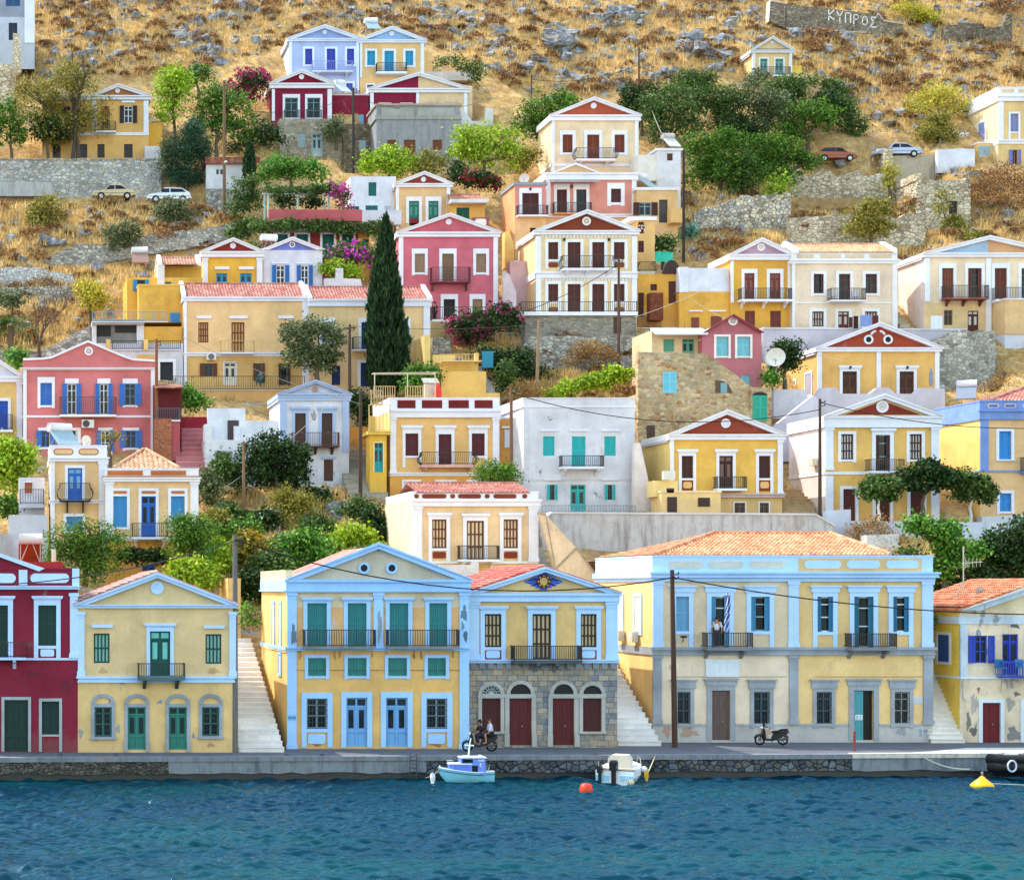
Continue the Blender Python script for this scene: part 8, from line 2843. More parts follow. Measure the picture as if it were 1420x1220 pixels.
def car(label,x,yb,Y,length,body,name,face=-1,kind='sedan',yaw=0):
 e = empty(name,P(x,yb,Y),label,'car',rz=yaw + (math.pi if face > 0 else 0))
 L,W,H = length,1.68,1.43
 kk = F / Y * L / 2
 carve(x - kk - 6,x + kk + 6,yb,Y - .85,9,3.2)
 e.location.z = (YV - yb) / F * (Y - .85) - .03
 if kind == 'sedan':
  prof = [(-.5,.42),(-.49,.5),(-.45,.57),(-.22,.64),(.30,.67),(.47,.65),(.5,.55),(.5,.36),(.44,.24),(-.46,.24)]
  roofp = [(-.25,.62),(-.1,1.0),(-.02,1.0),(.17,.985),(.36,.65)]
 else:
  prof = [(-.5,.42),(-.49,.5),(-.44,.58),(-.26,.64),(.34,.68),(.48,.68),(.5,.55),(.5,.36),(.45,.24),(-.46,.24)]
  roofp = [(-.29,.62),(-.11,1.0),(.02,1.01),(.3,.97),(.46,.67)]
 mb = MB()
 def ring(s,y): return [(px * L * (1 - .0 if s == 1 else 1 - .04),y,.1 + (pz * H - .1) * (1 if s == 1 else .985)) for px,pz in prof]
 rings = [ring(.9,-W / 2),ring(1,-W / 2 + .12),ring(1,W / 2 - .12),ring(.9,W / 2)]
 mb.loft(rings)
 mb.build('body',gloss(body,.25),e,False)
 mb = MB()
 n = len(roofp)
 def top(y,ins): return [(px * L,y,pz * H) for px,pz in roofp]
 rr = []
 for y,s in ((-W / 2 + .08,0),(-W / 2 + .26,1),(W / 2 - .26,1),(W / 2 - .08,0)):
  rr.append([(px * L,y if pz > .9 or True else y,(pz if s or pz < .9 else pz - .02) * H) for px,pz in roofp])
 rr[0] = [(p[0],-W / 2 + (.05 if p[2] < .9 * H else .24),p[2]) for p in rr[0]]
 rr[3] = [(p[0],W / 2 - (.05 if p[2] < .9 * H else .24),p[2]) for p in rr[3]]
 rr[1] = [(p[0],-W / 2 + (.12 if p[2] < .9 * H else .34),p[2] + .03) for p in rr[1]]
 rr[2] = [(p[0],W / 2 - (.12 if p[2] < .9 * H else .34),p[2] + .03) for p in rr[2]]
 mb.loft(rr)
 mb.build('roof',gloss(body,.25),e)
 for sy in (-1,1):
  def sp(px,pz):
   t = (pz - .65) / .35
   return (px * L,sy * (W / 2 - .035 - .19 * max(0,min(1,t))),pz * H)
  b0,b1 = roofp[0][0],roofp[-1][0]
  for w in ([(b0 + .035,.66),(b0 + .145,.95),(.005,.96),(.005,.67)],[(.025,.67),(.025,.96),(roofp[3][0] - .005,.935),(b1 - .055,.69)]):
   mb = MB()
   mb.add([sp(*p) for p in w] + [(sp(*p)[0],sp(*p)[1] - sy * .05,sp(*p)[2]) for p in w],[(0,1,2,3),(4,5,6,7),(0,1,5,4),(1,2,6,5),(2,3,7,6),(3,0,4,7)])
   mb.build('side_window',glass('0C1014'),e)
  mb = MB()
  mb.box(-.47 * L,.47 * L,sy * (W / 2 + .002),sy * (W / 2 - .05),.4 * H,.43 * H)
  mb.build('side_moulding',paint('3A3A3C'),e)
 for (a,b),nm in (((roofp[0],roofp[1]),'windscreen'),((roofp[-1],roofp[-2]),'rear_window')):
  mb = MB()
  sg = -1 if nm == 'windscreen' else 1
  mb.add([((a[0] * .93 + b[0] * .07) * L + sg * .02,-W / 2 + .16,(a[1] * .9 + b[1] * .1) * H + .03),((a[0] * .93 + b[0] * .07) * L + sg * .02,W / 2 - .16,(a[1] * .9 + b[1] * .1) * H + .03),
    ((a[0] * .1 + b[0] * .9) * L + sg * .02,W / 2 - .34,(a[1] * .1 + b[1] * .9) * H + .03),((a[0] * .1 + b[0] * .9) * L + sg * .02,-W / 2 + .34,(a[1] * .1 + b[1] * .9) * H + .03)],[(0,1,2,3)])
  mb.build(nm,glass('0C1014'),e)
 for wx in (-.32,.31):
  for sy in (-1,1):
   mb = MB()
   c = (wx * L,sy * (W / 2 - .1),.3)
   for q,(r0,r1) in enumerate(((.2,.31),)):
    ring_ = []
    for yy,rr_ in ((-.11,.27),(-.1,.31),(.1,.31),(.11,.27)):
     ring_.append([(c[0] + rr_ * math.cos(t),c[1] + yy,c[2] + rr_ * math.sin(t)) for t in [2 * math.pi * i / 20 for i in range(20)]])
    mb.loft(ring_)
   wh = mb.build('wheel',paint('141416',.8),e)
   mb = MB()
   ring_ = [[(c[0] + r * math.cos(t),c[1] + sy * yy,c[2] + r * math.sin(t)) for t in [2 * math.pi * i / 16 for i in range(16)]] for r,yy in ((.2,.1),(.19,.125),(.05,.115))]
   mb.loft(ring_)
   mb.build('rim',metal('A9ABB0',.3,.6),wh)
   mb = MB()
   arc = [(c[0] + .37 * math.cos(math.pi * i / 12),c[2] + .37 * math.sin(math.pi * i / 12)) for i in range(13)]
   mb.prism(arc + [(c[0] - .37,.24 * H),(c[0] + .37,.24 * H)][:0],sy * (W / 2 + .003),sy * (W / 2 - .06))
   mb.build('wheel_arch',paint('0E0E10'),e)
 for sy in (-1,1):
  mb = MB()
  mb.ell((-.475 * L,sy * (W / 2 - .3),.5 * H),(.1,.2,.09),0,10,6)
  mb.build('headlight',gloss('D9DCE0',.1),e)
  mb = MB()
  mb.box(.47 * L,.503 * L,sy * (W / 2 - .12),sy * (W / 2 - .42),.48 * H,.6 * H)
  mb.build('tail_light',gloss('A01818',.2),e)
  mb = MB()
  mb.ell((-.2 * L,sy * (W / 2 + .07),.68 * H),(.07,.1,.07),0,8,6)
  mb.build('wing_mirror',gloss(body,.25),e)
 for sx,nm in ((-1,'front_bumper'),(1,'rear_bumper')):
  mb = MB()
  mb.box(sx * .5 * L - .09,sx * .5 * L + .09,-W / 2 + .1,W / 2 - .1,.27 * H,.41 * H)
  mb.build(nm,gloss(body,.4),e)
 return e
def cars():
 car('beige saloon car parked by the stone terrace wall',158,275.5,192.6,4.0,'C9B48C','parked_car',-1,'sedan')
 car('white hatchback parked beside the dark feathery tamarisk',234,280,191.6,4.1,'E6E8EC','parked_car',-1,'hatch')
 car('reddish brown hatchback half hidden by the spreading fig tree',1156,223,198.2,4.0,'9A4A30','parked_car',1,'hatch')
 car('silver blue saloon on the concrete ramp wall',1243,217,199.6,4.5,'B4BCD0','parked_car',-1,'sedan',.0)
def scooter(label,x,yb,Y,face,c='101214',yaw=0):
 e = empty('motor_scooter',P(x,yb,Y),label,'scooter',rz=yaw + (math.pi if face > 0 else 0))
 k = 1.0
 for wx,nm in ((-.66,'front_wheel'),(.62,'rear_wheel')):
  mb = MB()
  rings = []
  for i in range(24):
   t = 2 * math.pi * i / 24
   rings.append([(wx + (.25 + .05 * math.cos(s)) * math.cos(t),.05 * math.sin(s),.3 + (.25 + .05 * math.cos(s)) * math.sin(t)) for s in [2 * math.pi * j / 8 for j in range(8)]])
  mb.loft(rings + [rings[0]],caps=False)
  w = mb.build('wheel',paint('0E0E10',.8),e,True)
  mb = MB()
  for i in range(6):
   t = math.pi * i / 3
   mb.tube([(wx,0,.3),(wx + .22 * math.cos(t),0,.3 + .22 * math.sin(t))],.018,4)
  mb.tube([(wx,-.06,.3),(wx,.06,.3)],.06,8)
  mb.build('rim',metal('6A6C70',.4,.7),w)
  mb = MB()
  mb.loft([[(wx + r * math.cos(t),y,.3 + r * math.sin(t)) for r,y in ((.33,-.07),(.36,0),(.33,.07))] for t in [math.pi * (.1 + .8 * i / 8) for i in range(9)]],closed=False,caps=False)
  mb.build('mudguard',paint('08090B',.45),e,True)
 mb = MB()          # leg shield, floor, tail
 def sec(x,z0,z1,w): return [(x,-w,z0),(x,-w * .8,z1),(x,w * .8,z1),(x,w,z0)]
 mb.loft([sec(-.52,.45,.95,.1),sec(-.46,.35,.98,.2),(sec(-.4,.3,.8,.2)),sec(-.34,.26,.38,.16),sec(.0,.25,.36,.15),sec(.12,.27,.66,.14),sec(.4,.38,.72,.16),sec(.78,.58,.8,.12),sec(.92,.7,.8,.06)])
 mb.build('body',paint('08090B',.45),e)
 mb = MB()
 mb.loft([[(x,-w,z),(x,-w * .7,z + .1),(x,w * .7,z + .1),(x,w,z)] for x,z,w in ((.02,.68,.08),(.15,.7,.15),(.4,.73,.15),(.55,.8,.14),(.82,.82,.1),(.9,.82,.04))])
 mb.build('seat',paint('141416',.7),e,True)
 mb = MB()
 for sy in (-.07,.07): mb.tube([(-.66,sy,.3),(-.5,sy,.82)],.025,6)
 mb.tube([(-.52,0,.8),(-.42,0,1.05)],.035,6)
 mb.build('fork',metal('4A4C50',.4,.6),e)
 mb = MB()
 mb.tube([(-.36,-.34,1.02),(-.42,-.15,1.07),(-.42,.15,1.07),(-.36,.34,1.02)],.022,6)
 for sy in (-1,1):
  mb.tube([(-.4,sy * .25,1.06),(-.38,sy * .33,1.22)],.01,4)
  mb.ell((-.38,sy * .34,1.24),(.02,.07,.05),0,8,6)
 mb.build('handlebar',paint('1A1A1C'),e)
 mb = MB()
 mb.ell((-.54,0,.97),(.09,.12,.09),0,10,8)
 mb.build('headlight',gloss('D4D8DC',.08),e,True)
 mb = MB()
 mb.loft([[(-.5,-.16,.98),(-.5,.16,.98)],[(-.42,-.17,1.15),(-.42,.17,1.15)],[(-.36,-.13,1.3),(-.36,.13,1.3)]],closed=False,caps=False)
 mb.build('windshield',glass('2A3238'),e)
 mb = MB()
 mb.box(.9,.96,-.07,.07,.72,.8)
 mb.build('tail_light',gloss('8A1414',.2),e)
 mb = MB()
 mb.tube([(.2,-.16,.3),(.55,-.17,.34),(.85,-.16,.42)],[.04,.06,.05],8)
 mb.build('exhaust',metal('5A5A5C',.35,.8),e)
 mb = MB()
 mb.tube([(-.05,-.1,.28),(.02,-.28,.0)],.018,5)
 mb.build('side_stand',metal('2A2A2C'),e)
 return e
def person(label,origin,joints,bones,radii,clothes,hair='2A1A12',skin='B07A5A',rz=0,head=None):
 e = empty('person',origin,label,'person',rz=rz)
 names = list(joints)
 idx = {n: i for i,n in enumerate(names)}
 def skinmesh(nm,use,grow,mat,root):
  vs = sorted({j for b in use for j in b},key=lambda j: names.index(j))
  im = {n: i for i,n in enumerate(vs)}
  me = bpy.data.meshes.new(nm)
  me.from_pydata([joints[n] for n in vs],[(im[a],im[b]) for a,b in use],[])
  o = bpy.data.objects.new(nm,me)
  COL.objects.link(o)
  o.parent = e
  md = o.modifiers.new('skin','SKIN')
  md.use_smooth_shade = True
  for n in vs:
   d = me.skin_vertices[0].data[im[n]]
   r = radii[n] + grow
   d.radius = (r,r)
   d.use_root = n == root
  sb = o.modifiers.new('sub','SUBSURF')
  sb.levels = sb.render_levels = 2
  me.materials.append(mat)
  return o
 skinmesh('body',bones,0,paint(skin,.6,.05),'pelvis')
 for nm,use,grow,c,root in clothes: skinmesh(nm,use,grow,paint(c,.9,.1),root)
 h = Vector(joints['head'])
 fw = head or Vector((-1,0,0))
 sd = Vector((0,0,1)).cross(fw)
 mb = MB()
 mb.ell(h + fw * -.025 + Vector((0,0,.035)),(.1,.095,.105),0,12,8)
 mb.ell(h + fw * -.06 + Vector((0,0,-.03)),(.07,.08,.09),0,10,6)
 mb.build('hair',paint(hair,.7),e,True)
 mb = MB()
 mb.tube([h + fw * .09 + Vector((0,0,.02)),h + fw * .12 + Vector((0,0,-.015))],[.012,.02],6)
 for s in (-1,1):
  mb.ell(h + sd * s * .095 + Vector((0,0,.0)),(.018,.014,.03),0,8,6)
 mb.tube([h + fw * .088 + sd * -.028 + Vector((0,0,-.05)),h + fw * .095 + Vector((0,0,-.052)),h + fw * .088 + sd * .028 + Vector((0,0,-.05))],.007,5,1)
 for s in (-1,1): mb.ell(h + fw * .088 + sd * s * .035 + Vector((0,0,.02)),(.012,.014,.009),2,8,6)
 mb.build('face',[paint(skin,.6,.05),paint('7A3A34'),paint('1A1210')],e,True)
 return e
def rider_joints(pel,lean,hands,foot_z,foot_x,sx=1):
 px,pz = pel
 J,R = {},{}
 def a(n,p,r): J[n] = p; R[n] = r
 a('pelvis',(px,0,pz),.15)
 a('waist',(px - lean * .35,0,pz + .2),.135)
 a('chest',(px - lean * .75,0,pz + .4),.155)
 a('neck',(px - lean,0,pz + .56),.055)
 a('head',(px - lean * 1.1,0,pz + .7),.1)
 bones = [('pelvis','waist'),('waist','chest'),('chest','neck'),('neck','head')]
 for s,t in ((-1,'r'),(1,'l')):
  a('shoulder' + t,(px - lean * .85,s * .19,pz + .47),.06)
  hx,hy,hz = hands
  a('elbow' + t,((px - lean * .85 + hx) / 2 + .05,s * (.3),(pz + .47 + hz) / 2 - .1),.042)
  a('wrist' + t,(hx + .06,s * hy,hz),.028)
  a('palm' + t,(hx,s * hy,hz + .005),.032)
  bones += [('chest','shoulder' + t),('shoulder' + t,'elbow' + t),('elbow' + t,'wrist' + t),('wrist' + t,'palm' + t)]
  for i,(dy,ln) in enumerate(((-.03,.055),(-.01,.065),(.01,.06),(.03,.05))):
   a('knuckle%d%s' % (i,t),(hx - .035,s * (hy + dy),hz + .015),.0095)
   a('tip%d%s' % (i,t),(hx - .05,s * (hy + dy),hz - ln * .6),.008)
   bones += [('palm' + t,'knuckle%d%s' % (i,t)),('knuckle%d%s' % (i,t),'tip%d%s' % (i,t))]
  a('thumb' + t,(hx + .01,s * (hy - .05),hz - .02),.01)
  bones.append(('palm' + t,'thumb' + t))
  a('hip' + t,(px - .02,s * .1,pz - .03),.095)
  a('knee' + t,(foot_x + .02,s * .2,pz + .0),.06)
  a('ankle' + t,(foot_x + .1,s * .17,foot_z + .09),.038)
  a('toe' + t,(foot_x - .1,s * .18,foot_z + .03),.032)
  bones += [('pelvis','hip' + t),('hip' + t,'knee' + t),('knee' + t,'ankle' + t),('ankle' + t,'toe' + t)]
 return J,bones,R
def people():
 Y = 105.6
 o = P(665.5,1042,Y)
 scooter('black motor scooter ridden along the quay by two people',665.5,1042,Y,-1)
 torso = [('pelvis','waist'),('waist','chest'),('chest','shoulderr'),('chest','shoulderl')]
 sleeves = [('shoulderr','elbowr'),('shoulderl','elbowl')]
 legs = [('pelvis','hipr'),('hipr','kneer'),('pelvis','hipl'),('hipl','kneel')]
 J,B,R = rider_joints((.15,.9),.16,(-.36,.3,1.05),.36,-.2)
 person('person in dark clothes steering the black scooter on the quay',o,J,B,R,[('shirt',torso + sleeves,.018,'221E26','pelvis'),('trousers',legs + [('kneer','ankler'),('kneel','anklel')],.018,'2A2A3C','pelvis')],'120E0C','8A5A44')
 J,B,R = rider_joints((.58,.98),.05,(.3,.22,.98),.42,.2)
 person('person in a pale lilac shirt on the pillion of the black scooter',o,J,B,R,[('shirt',torso + sleeves,.018,'C4C6DC','pelvis'),('shorts',legs,.02,'23242E','pelvis')],'3A2A1E','B98468')
 scooter('black motor scooter parked on its stand before the big building',1070,1033,109.8,-1)
 def seated(label,x,yb,Y,shirt,pants,rz=0,hair='1A1210'):
  J,B,R = rider_joints((.0,.5),.04,(-.38,.14,.58),.0,-.42)
  e = person(label,P(x,yb,Y),J,B,R,[('shirt',torso + sleeves,.018,shirt,'pelvis'),('trousers',legs + [('kneer','ankler'),('kneel','anklel')],.02,pants,'pelvis')],hair,rz=rz)
  c = empty('chair',P(x,yb,Y),'dark chair under the ' + label,'chair',rz=rz)
  q = MB()
  q.box(-.3,.2,-.22,.22,.3,.35)
  q.build('seat',paint('2A2422'),c)
  q = MB()
  q.box(.17,.22,-.22,.22,.35,.85)
  q.build('backrest',paint('2A2422'),c)
  for sx in (-.27,.17):
   for sy in (-.19,.19):
    q = MB()
    q.tube([(sx,sy,0),(sx,sy,.32)],.02,5)
    q.build('leg',paint('2A2422'),c)
 seated('person in a teal dress sitting on the vine hung terrace',362,536,161.5,'2E6A72','2E5A62',rz=.8)
 def standing(label,x,yb,Y,shirt,pants,rz,hair='1A1210',hand=.15):
  J,R = {},{}
  def a(n,p,r): J[n] = p; R[n] = r
  a('pelvis',(0,0,.92),.14); a('waist',(0,0,1.1),.13); a('chest',(0,0,1.3),.15); a('neck',(-.01,0,1.46),.055); a('head',(-.03,0,1.6),.1)
  B = [('pelvis','waist'),('waist','chest'),('chest','neck'),('neck','head')]
  for s,t in ((-1,'r'),(1,'l')):
   a('shoulder' + t,(0,s * .19,1.37),.06); a('elbow' + t,(.03,s * .27,1.1),.042); a('wrist' + t,(-hand,s * .26,.9),.028); a('palm' + t,(-hand - .04,s * .26,.83),.032)
   B += [('chest','shoulder' + t),('shoulder' + t,'elbow' + t),('elbow' + t,'wrist' + t),('wrist' + t,'palm' + t)]
   for i,(dx,ln) in enumerate(((-.03,.07),(-.01,.085),(.01,.08),(.03,.06))):
    a('knuckle%d%s' % (i,t),(-hand - .04 + dx,s * .26,.8),.0095); a('tip%d%s' % (i,t),(-hand - .05 + dx,s * .255,.8 - ln),.008)
    B += [('palm' + t,'knuckle%d%s' % (i,t)),('knuckle%d%s' % (i,t),'tip%d%s' % (i,t))]
   a('thumb' + t,(-hand - .09,s * .25,.81),.01); B.append(('palm' + t,'thumb' + t))
   a('hip' + t,(0,s * .09,.88),.095); a('knee' + t,(-.02,s * .1,.48),.062); a('ankle' + t,(.02,s * .1,.08),.04); a('toe' + t,(-.14,s * .11,.03),.035)
   B += [('pelvis','hip' + t),('hip' + t,'knee' + t),('knee' + t,'ankle' + t),('ankle' + t,'toe' + t)]
  person(label,P(x,yb,Y),J,B,R,[('shirt',torso + sleeves,.02,shirt,'pelvis'),('trousers',legs + [('kneer','ankler'),('kneel','anklel')],.02,pants,'pelvis')],hair,rz=rz)
 standing('person in black standing at the terrace rail of the raspberry house',603,446,171.2,'15131A','15131A',.6)
 standing('person in a white shirt in the open balcony door beside the flag',994,897,112.9,'D9D6DC','3A3A48',1.2)
def blue_boat():
 Y = 101.6
 k = F / Y
 e = empty('fishing_boat',P(648,1079.5,Y),'small light blue fishing boat with a cobalt cabin and white mast','fishing boat',rz=.0)
 e.scale = (.86,.86,.86)
 L = 3.2
 def station(u):            # u 0 bow .. 1 stern
  x = (-.5 + u) * L
  half = .58 * (math.sin(math.pi * min(.92,.08 + u * .86)) ** .7) if u > .001 else .02
  if u > .8: half *= 1 - (u - .8) * 1.2
  sheer = .36 + .3 * (1 - u) ** 2 + .18 * max(0,u - .6)
  keel = -.28 if u > .12 else -.28 + (.12 - u) / .12 * .5
  rake = -(1 - u) ** 3 * .12
  pts = []
  for t in np.linspace(-1,1,13):
   s = abs(t) ** .75
   z = keel + (sheer - keel) * (abs(t) ** 2.0)
   xx = x + (rake * abs(t) if u < .3 else 0)
   pts.append((xx,math.copysign(half * s,t),z))
  return pts
 us = np.linspace(0,1,17)
 mb = MB()
 mb.loft([station(u) for u in us],closed=False,caps=False)
 mb.add(station(1.0),[tuple(range(13))])
 mb.build('hull',gloss('7EC6DC',.35,.3),e,True)
 mb = MB()
 for side in (0,-1):
  mb.tube([Vector(station(u)[side]) + Vector((0,0,.02)) for u in us],.035,6)
 mb.build('gunwale',gloss('E2E6EA',.4),e,True)
 mb = MB()
 pl = [Vector(station(u)[0]) for u in us]
 pr = [Vector(station(u)[-1]) for u in us]
 n = len(us)
 mb.add([p * .97 - Vector((0,0,.08)) for p in pl] + [p * .97 - Vector((0,0,.08)) for p in pr],[(i,i + 1,n + i + 1,n + i) for i in range(n - 1)])
 mb.build('deck',paint('B9C4CC'),e)
 mb = MB()
 mb.loft([[(x,y * w,z) for y,z in ((-1,z0),(-1,z1),(1,z1),(1,z0))] for x,w,z0,z1 in ((-1.02,.3,.5,.86),(-.9,.36,.48,.9),(.1,.44,.42,.9))])
 mb.build('cabin',gloss('5C7CD8',.4,.3),e)
 mb = MB()
 mb.loft([[(x,y * w,z) for y,z in ((-1,.9),(-1,.955),(1,.955),(1,.9))] for x,w in ((-1.06,.33),(-.9,.41),(.16,.48))])
 mb.build('cabin_roof',paint('E6E6EC'),e)
 mb = MB()
 mb.loft([[(x,y * w,z) for y,z in ((-1,.4),(-.92,z1),(.92,z1),(1,.4))] for x,w,z1 in ((.02,.46,1.2),(.9,.47,1.18))])
 mb.loft([[(-.42,y * .4,z) for y,z in ((-1,.95),(-1,1.17),(1,1.17),(1,.95))],[(.05,y * .44,z) for y,z in ((-1,.95),(-1,1.2),(1,1.2),(1,.95))]])
 mb.build('wheelhouse',gloss('6A8AE0',.4,.3),e)
 mb = MB()
 mb.box(-.44,.96,-.5,.5,1.2,1.25)
 mb.box(-.25,.1,-.3,.1,1.25,1.3)
 mb.box(.62,.78,-.2,.1,1.25,1.32)
 mb.build('wheelhouse_roof',paint('D6E0EC'),e)
 for a,b,c,d in ((-.36,.2,1.0,1.15),(.16,.48,.56,.86)):
  mb = MB()
  mb.box(a,b,-.475,-.44,c,d)
  mb.build('cabin_window',glass('0E1214'),e)
 mb = MB()
 for z0 in (1.05,1.1): pass
 for i,w in enumerate((.06,.04,.07,.05)): mb.box(.5 + i * .085,.5 + i * .085 + w,-.478,-.46,1.06,1.13)
 mb.add([(.55,-.479,.92),(.6,-.479,.97),(.7,-.479,.95),(.62,-.479,.9),(.66,-.479,.84),(.74,-.479,.78),(.6,-.479,.83)],[(0,1,2,3),(0,3,4,6),(6,4,5)])
 mb.build('lettering',paint('E4ECF4'),e)
 for sd in (0,-1):
  mb = MB()
  mb.tube([Vector(station(u)[sd]) * 1.0 + Vector((0,-.012 if sd == 0 else .012,-.12)) for u in us],.022,5)
  mb.build('rub_rail',paint('2E4A8E'),e,True)
 mb = MB()
 mb.tube([(-1.2,-.2,.84),(-1.25,-.2,1.1),(-.95,-.38,1.12),(-.95,-.38,.8)],.018,5)
 mb.tube([(1.2,-.3,.6),(1.25,-.3,.85),(1.25,.3,.85),(1.2,.3,.6)],.018,5)
 mb.build('rail',metal('C9CCD0',.3,.8),e)
 mb = MB()
 mb.tube([(.05,0,1.2),(.12,0,1.75),(.2,0,2.1)],[.05,.04,.03],7)
 mb.tube([(-.12,0,1.78),(.36,0,1.76)],.04,6)
 mb.build('mast',paint('EEF0F4'),e)
 for ch in e.children:
  if ch.name.split('.')[0] not in ('hull','gunwale','deck','rub_rail','bow_post','rail'):
   ch.location.z = -.27
   ch.scale = (1.08,1.05,1.28)
 mb = MB()
 mb.tube([(-1.6,0,.64),(-1.66,0,.8)],.04,6)
 mb.build('bow_post',paint('E2E6EA'),e)
 cable('mooring rope from the blue fishing boat bow to the water on the left',(612,1064,101.6),(590,1078,101.2),.1,.02,'A08A6A')
 mb = MB()
 mb.tube([(0,0,-.3),(0,0,-.1),(0,0,.15),(0,0,.26)],[.06,.13,.13,.05],10)
 tag(mb.build('fender_float',paint('D6D6DC'),loc=P(600,1078,101.2),smooth=True),'small white float left of the blue fishing boat','float')
def white_boat():
 Y = 101.2
 e = empty('motorboat',P(853,1083,Y),'white motorboat with cream canopy seen from its stern, two black outboards','motorboat',rz=-.55)
 mb = MB()
 def st(u):
  y = -.1 + u * 2.9
  half = .98 * (1 - max(0,u - .45) ** 2 * 3.2)
  half = max(.03,half)
  top = .55 + .32 * u
  kz = -.25 + .35 * max(0,u - .6)
  return [(-half,y,top),(-half * .97,y,.22 + .1 * u),(-half * .6,y,kz),(0,y,kz - .08),(half * .6,y,kz),(half * .97,y,.22 + .1 * u),(half,y,top)]
 us = np.linspace(0,1,12)
 mb.loft([st(u) for u in us],closed=False,caps=False)
 mb.add(st(0),[tuple(range(7))])
 mb.build('hull',gloss('E2E8EE',.3,.4),e)
 for sx in (-1,1):
  mb = MB()
  mb.box(sx * .3,sx * .95,-.14,-.1,.02,.3)
  mb.build('transom_panel',gloss('8CC4E0',.35),e)
 mb = MB()
 n = len(us)
 L_,R_ = [st(u)[0] for u in us],[st(u)[-1] for u in us]
 mb.add([(p[0] * .98,p[1],p[2] - .03) for p in L_] + [(p[0] * .98,p[1],p[2] - .03) for p in R_],[(i,i + 1,n + i + 1,n + i) for i in range(3,n - 1)])
 mb.add([(p[0],p[1],.2) for p in L_[:4]] + [(p[0],p[1],.2) for p in R_[:4]],[(i,i + 1,5 + i,4 + i) for i in range(3)])
 mb.box(-.8,.8,1.0,1.5,.5,.78)
 mb.build('deck',paint('E6E2DA'),e)
 mb = MB()
 rings = []
 for y,w,h in ((.8,.5,.95),(.82,.56,1.28),(1.5,.52,1.3),(1.75,.46,.95)):
  rings.append([(-w,y,.6),(-w * .98,y,.6 + (h - .6) * .7),(-w * .7,y,h),(w * .7,y,h),(w * .98,y,.6 + (h - .6) * .7),(w,y,.6)])
 mb.loft(rings)
 mb.build('canopy',paint('D2C8B4',.9),e)
 mb = MB()
 for sx in (-1,1):
  mb.tube([(sx * .85,1.8,.75),(sx * .8,1.8,1.1),(sx * .55,2.4,1.15),(sx * .5,2.4,.85)],.022,6)
  mb.tube([(sx * .95,.4,.58),(sx * .95,.4,.95)],.02,5)
 mb.build('rail',metal('C9CCD0',.3,.8),e)
 def motor(x,s,tilt):
  m = MB()
  m.loft([[(x + a * s,-.2 + y * s + tilt * z,.1 + z * s) for a,y in ((-.17,-.2),(-.2,0),(-.17,.22),(.17,.22),(.2,0),(.17,-.2))] for z in (.45,.55,.85)] +
    [[(x + a * s * .75,-.2 + y * s * .75 + tilt * .95,.1 + .95 * s) for a,y in ((-.17,-.2),(-.2,0),(-.17,.22),(.17,.22),(.2,0),(.17,-.2))]])
  m.build('outboard_cowl',gloss('15181E',.25),e)
  m = MB()
  m.loft([[(x + a * s,-.22 + y * s,z) for a,y in ((-.09,-.1),(-.09,.12),(.09,.12),(.09,-.1))] for z in (-.5,.1,.1 + .46 * s)])
  m.build('outboard_leg',paint('101216'),e)
 motor(-.02,1.05,0)
 motor(-.72,.72,0)
 mb = MB()
 mb.tube([(.6,-.14,.25),(.5,-.3,-.2)],.025,5)
 mb.tube([(.7,-.14,.25),(.62,-.3,-.2)],.025,5)
 mb.build('boarding_ladder',paint('DDE2E8'),e)
 for x,y,z,s in ((.82,-.1,.0,.17),(1.05,1.6,.55,.16)):
  mb = MB()
  mb.ell((x,y,z),(s,s,s),0,12,8)
  mb.build('fender',paint('D9C4A0' if z < .2 else 'E4E4E8'),e,True)
 cable('pale mooring rope from the quay down to the yellow hook float',(909,1046,104.5),(897,1073,103),.05,.03,'D2C49A')
 mb = MB()
 mb.tube([(0,0,.45),(0,0,.3),(0,0,.0),(0,0,-.25)],[.05,.1,.11,.06],8)
 tag(mb.build('hook_float',paint('E0B020'),loc=P(896.5,1076,103),smooth=True),'small yellow float on the mooring rope right of the motorboat','float')
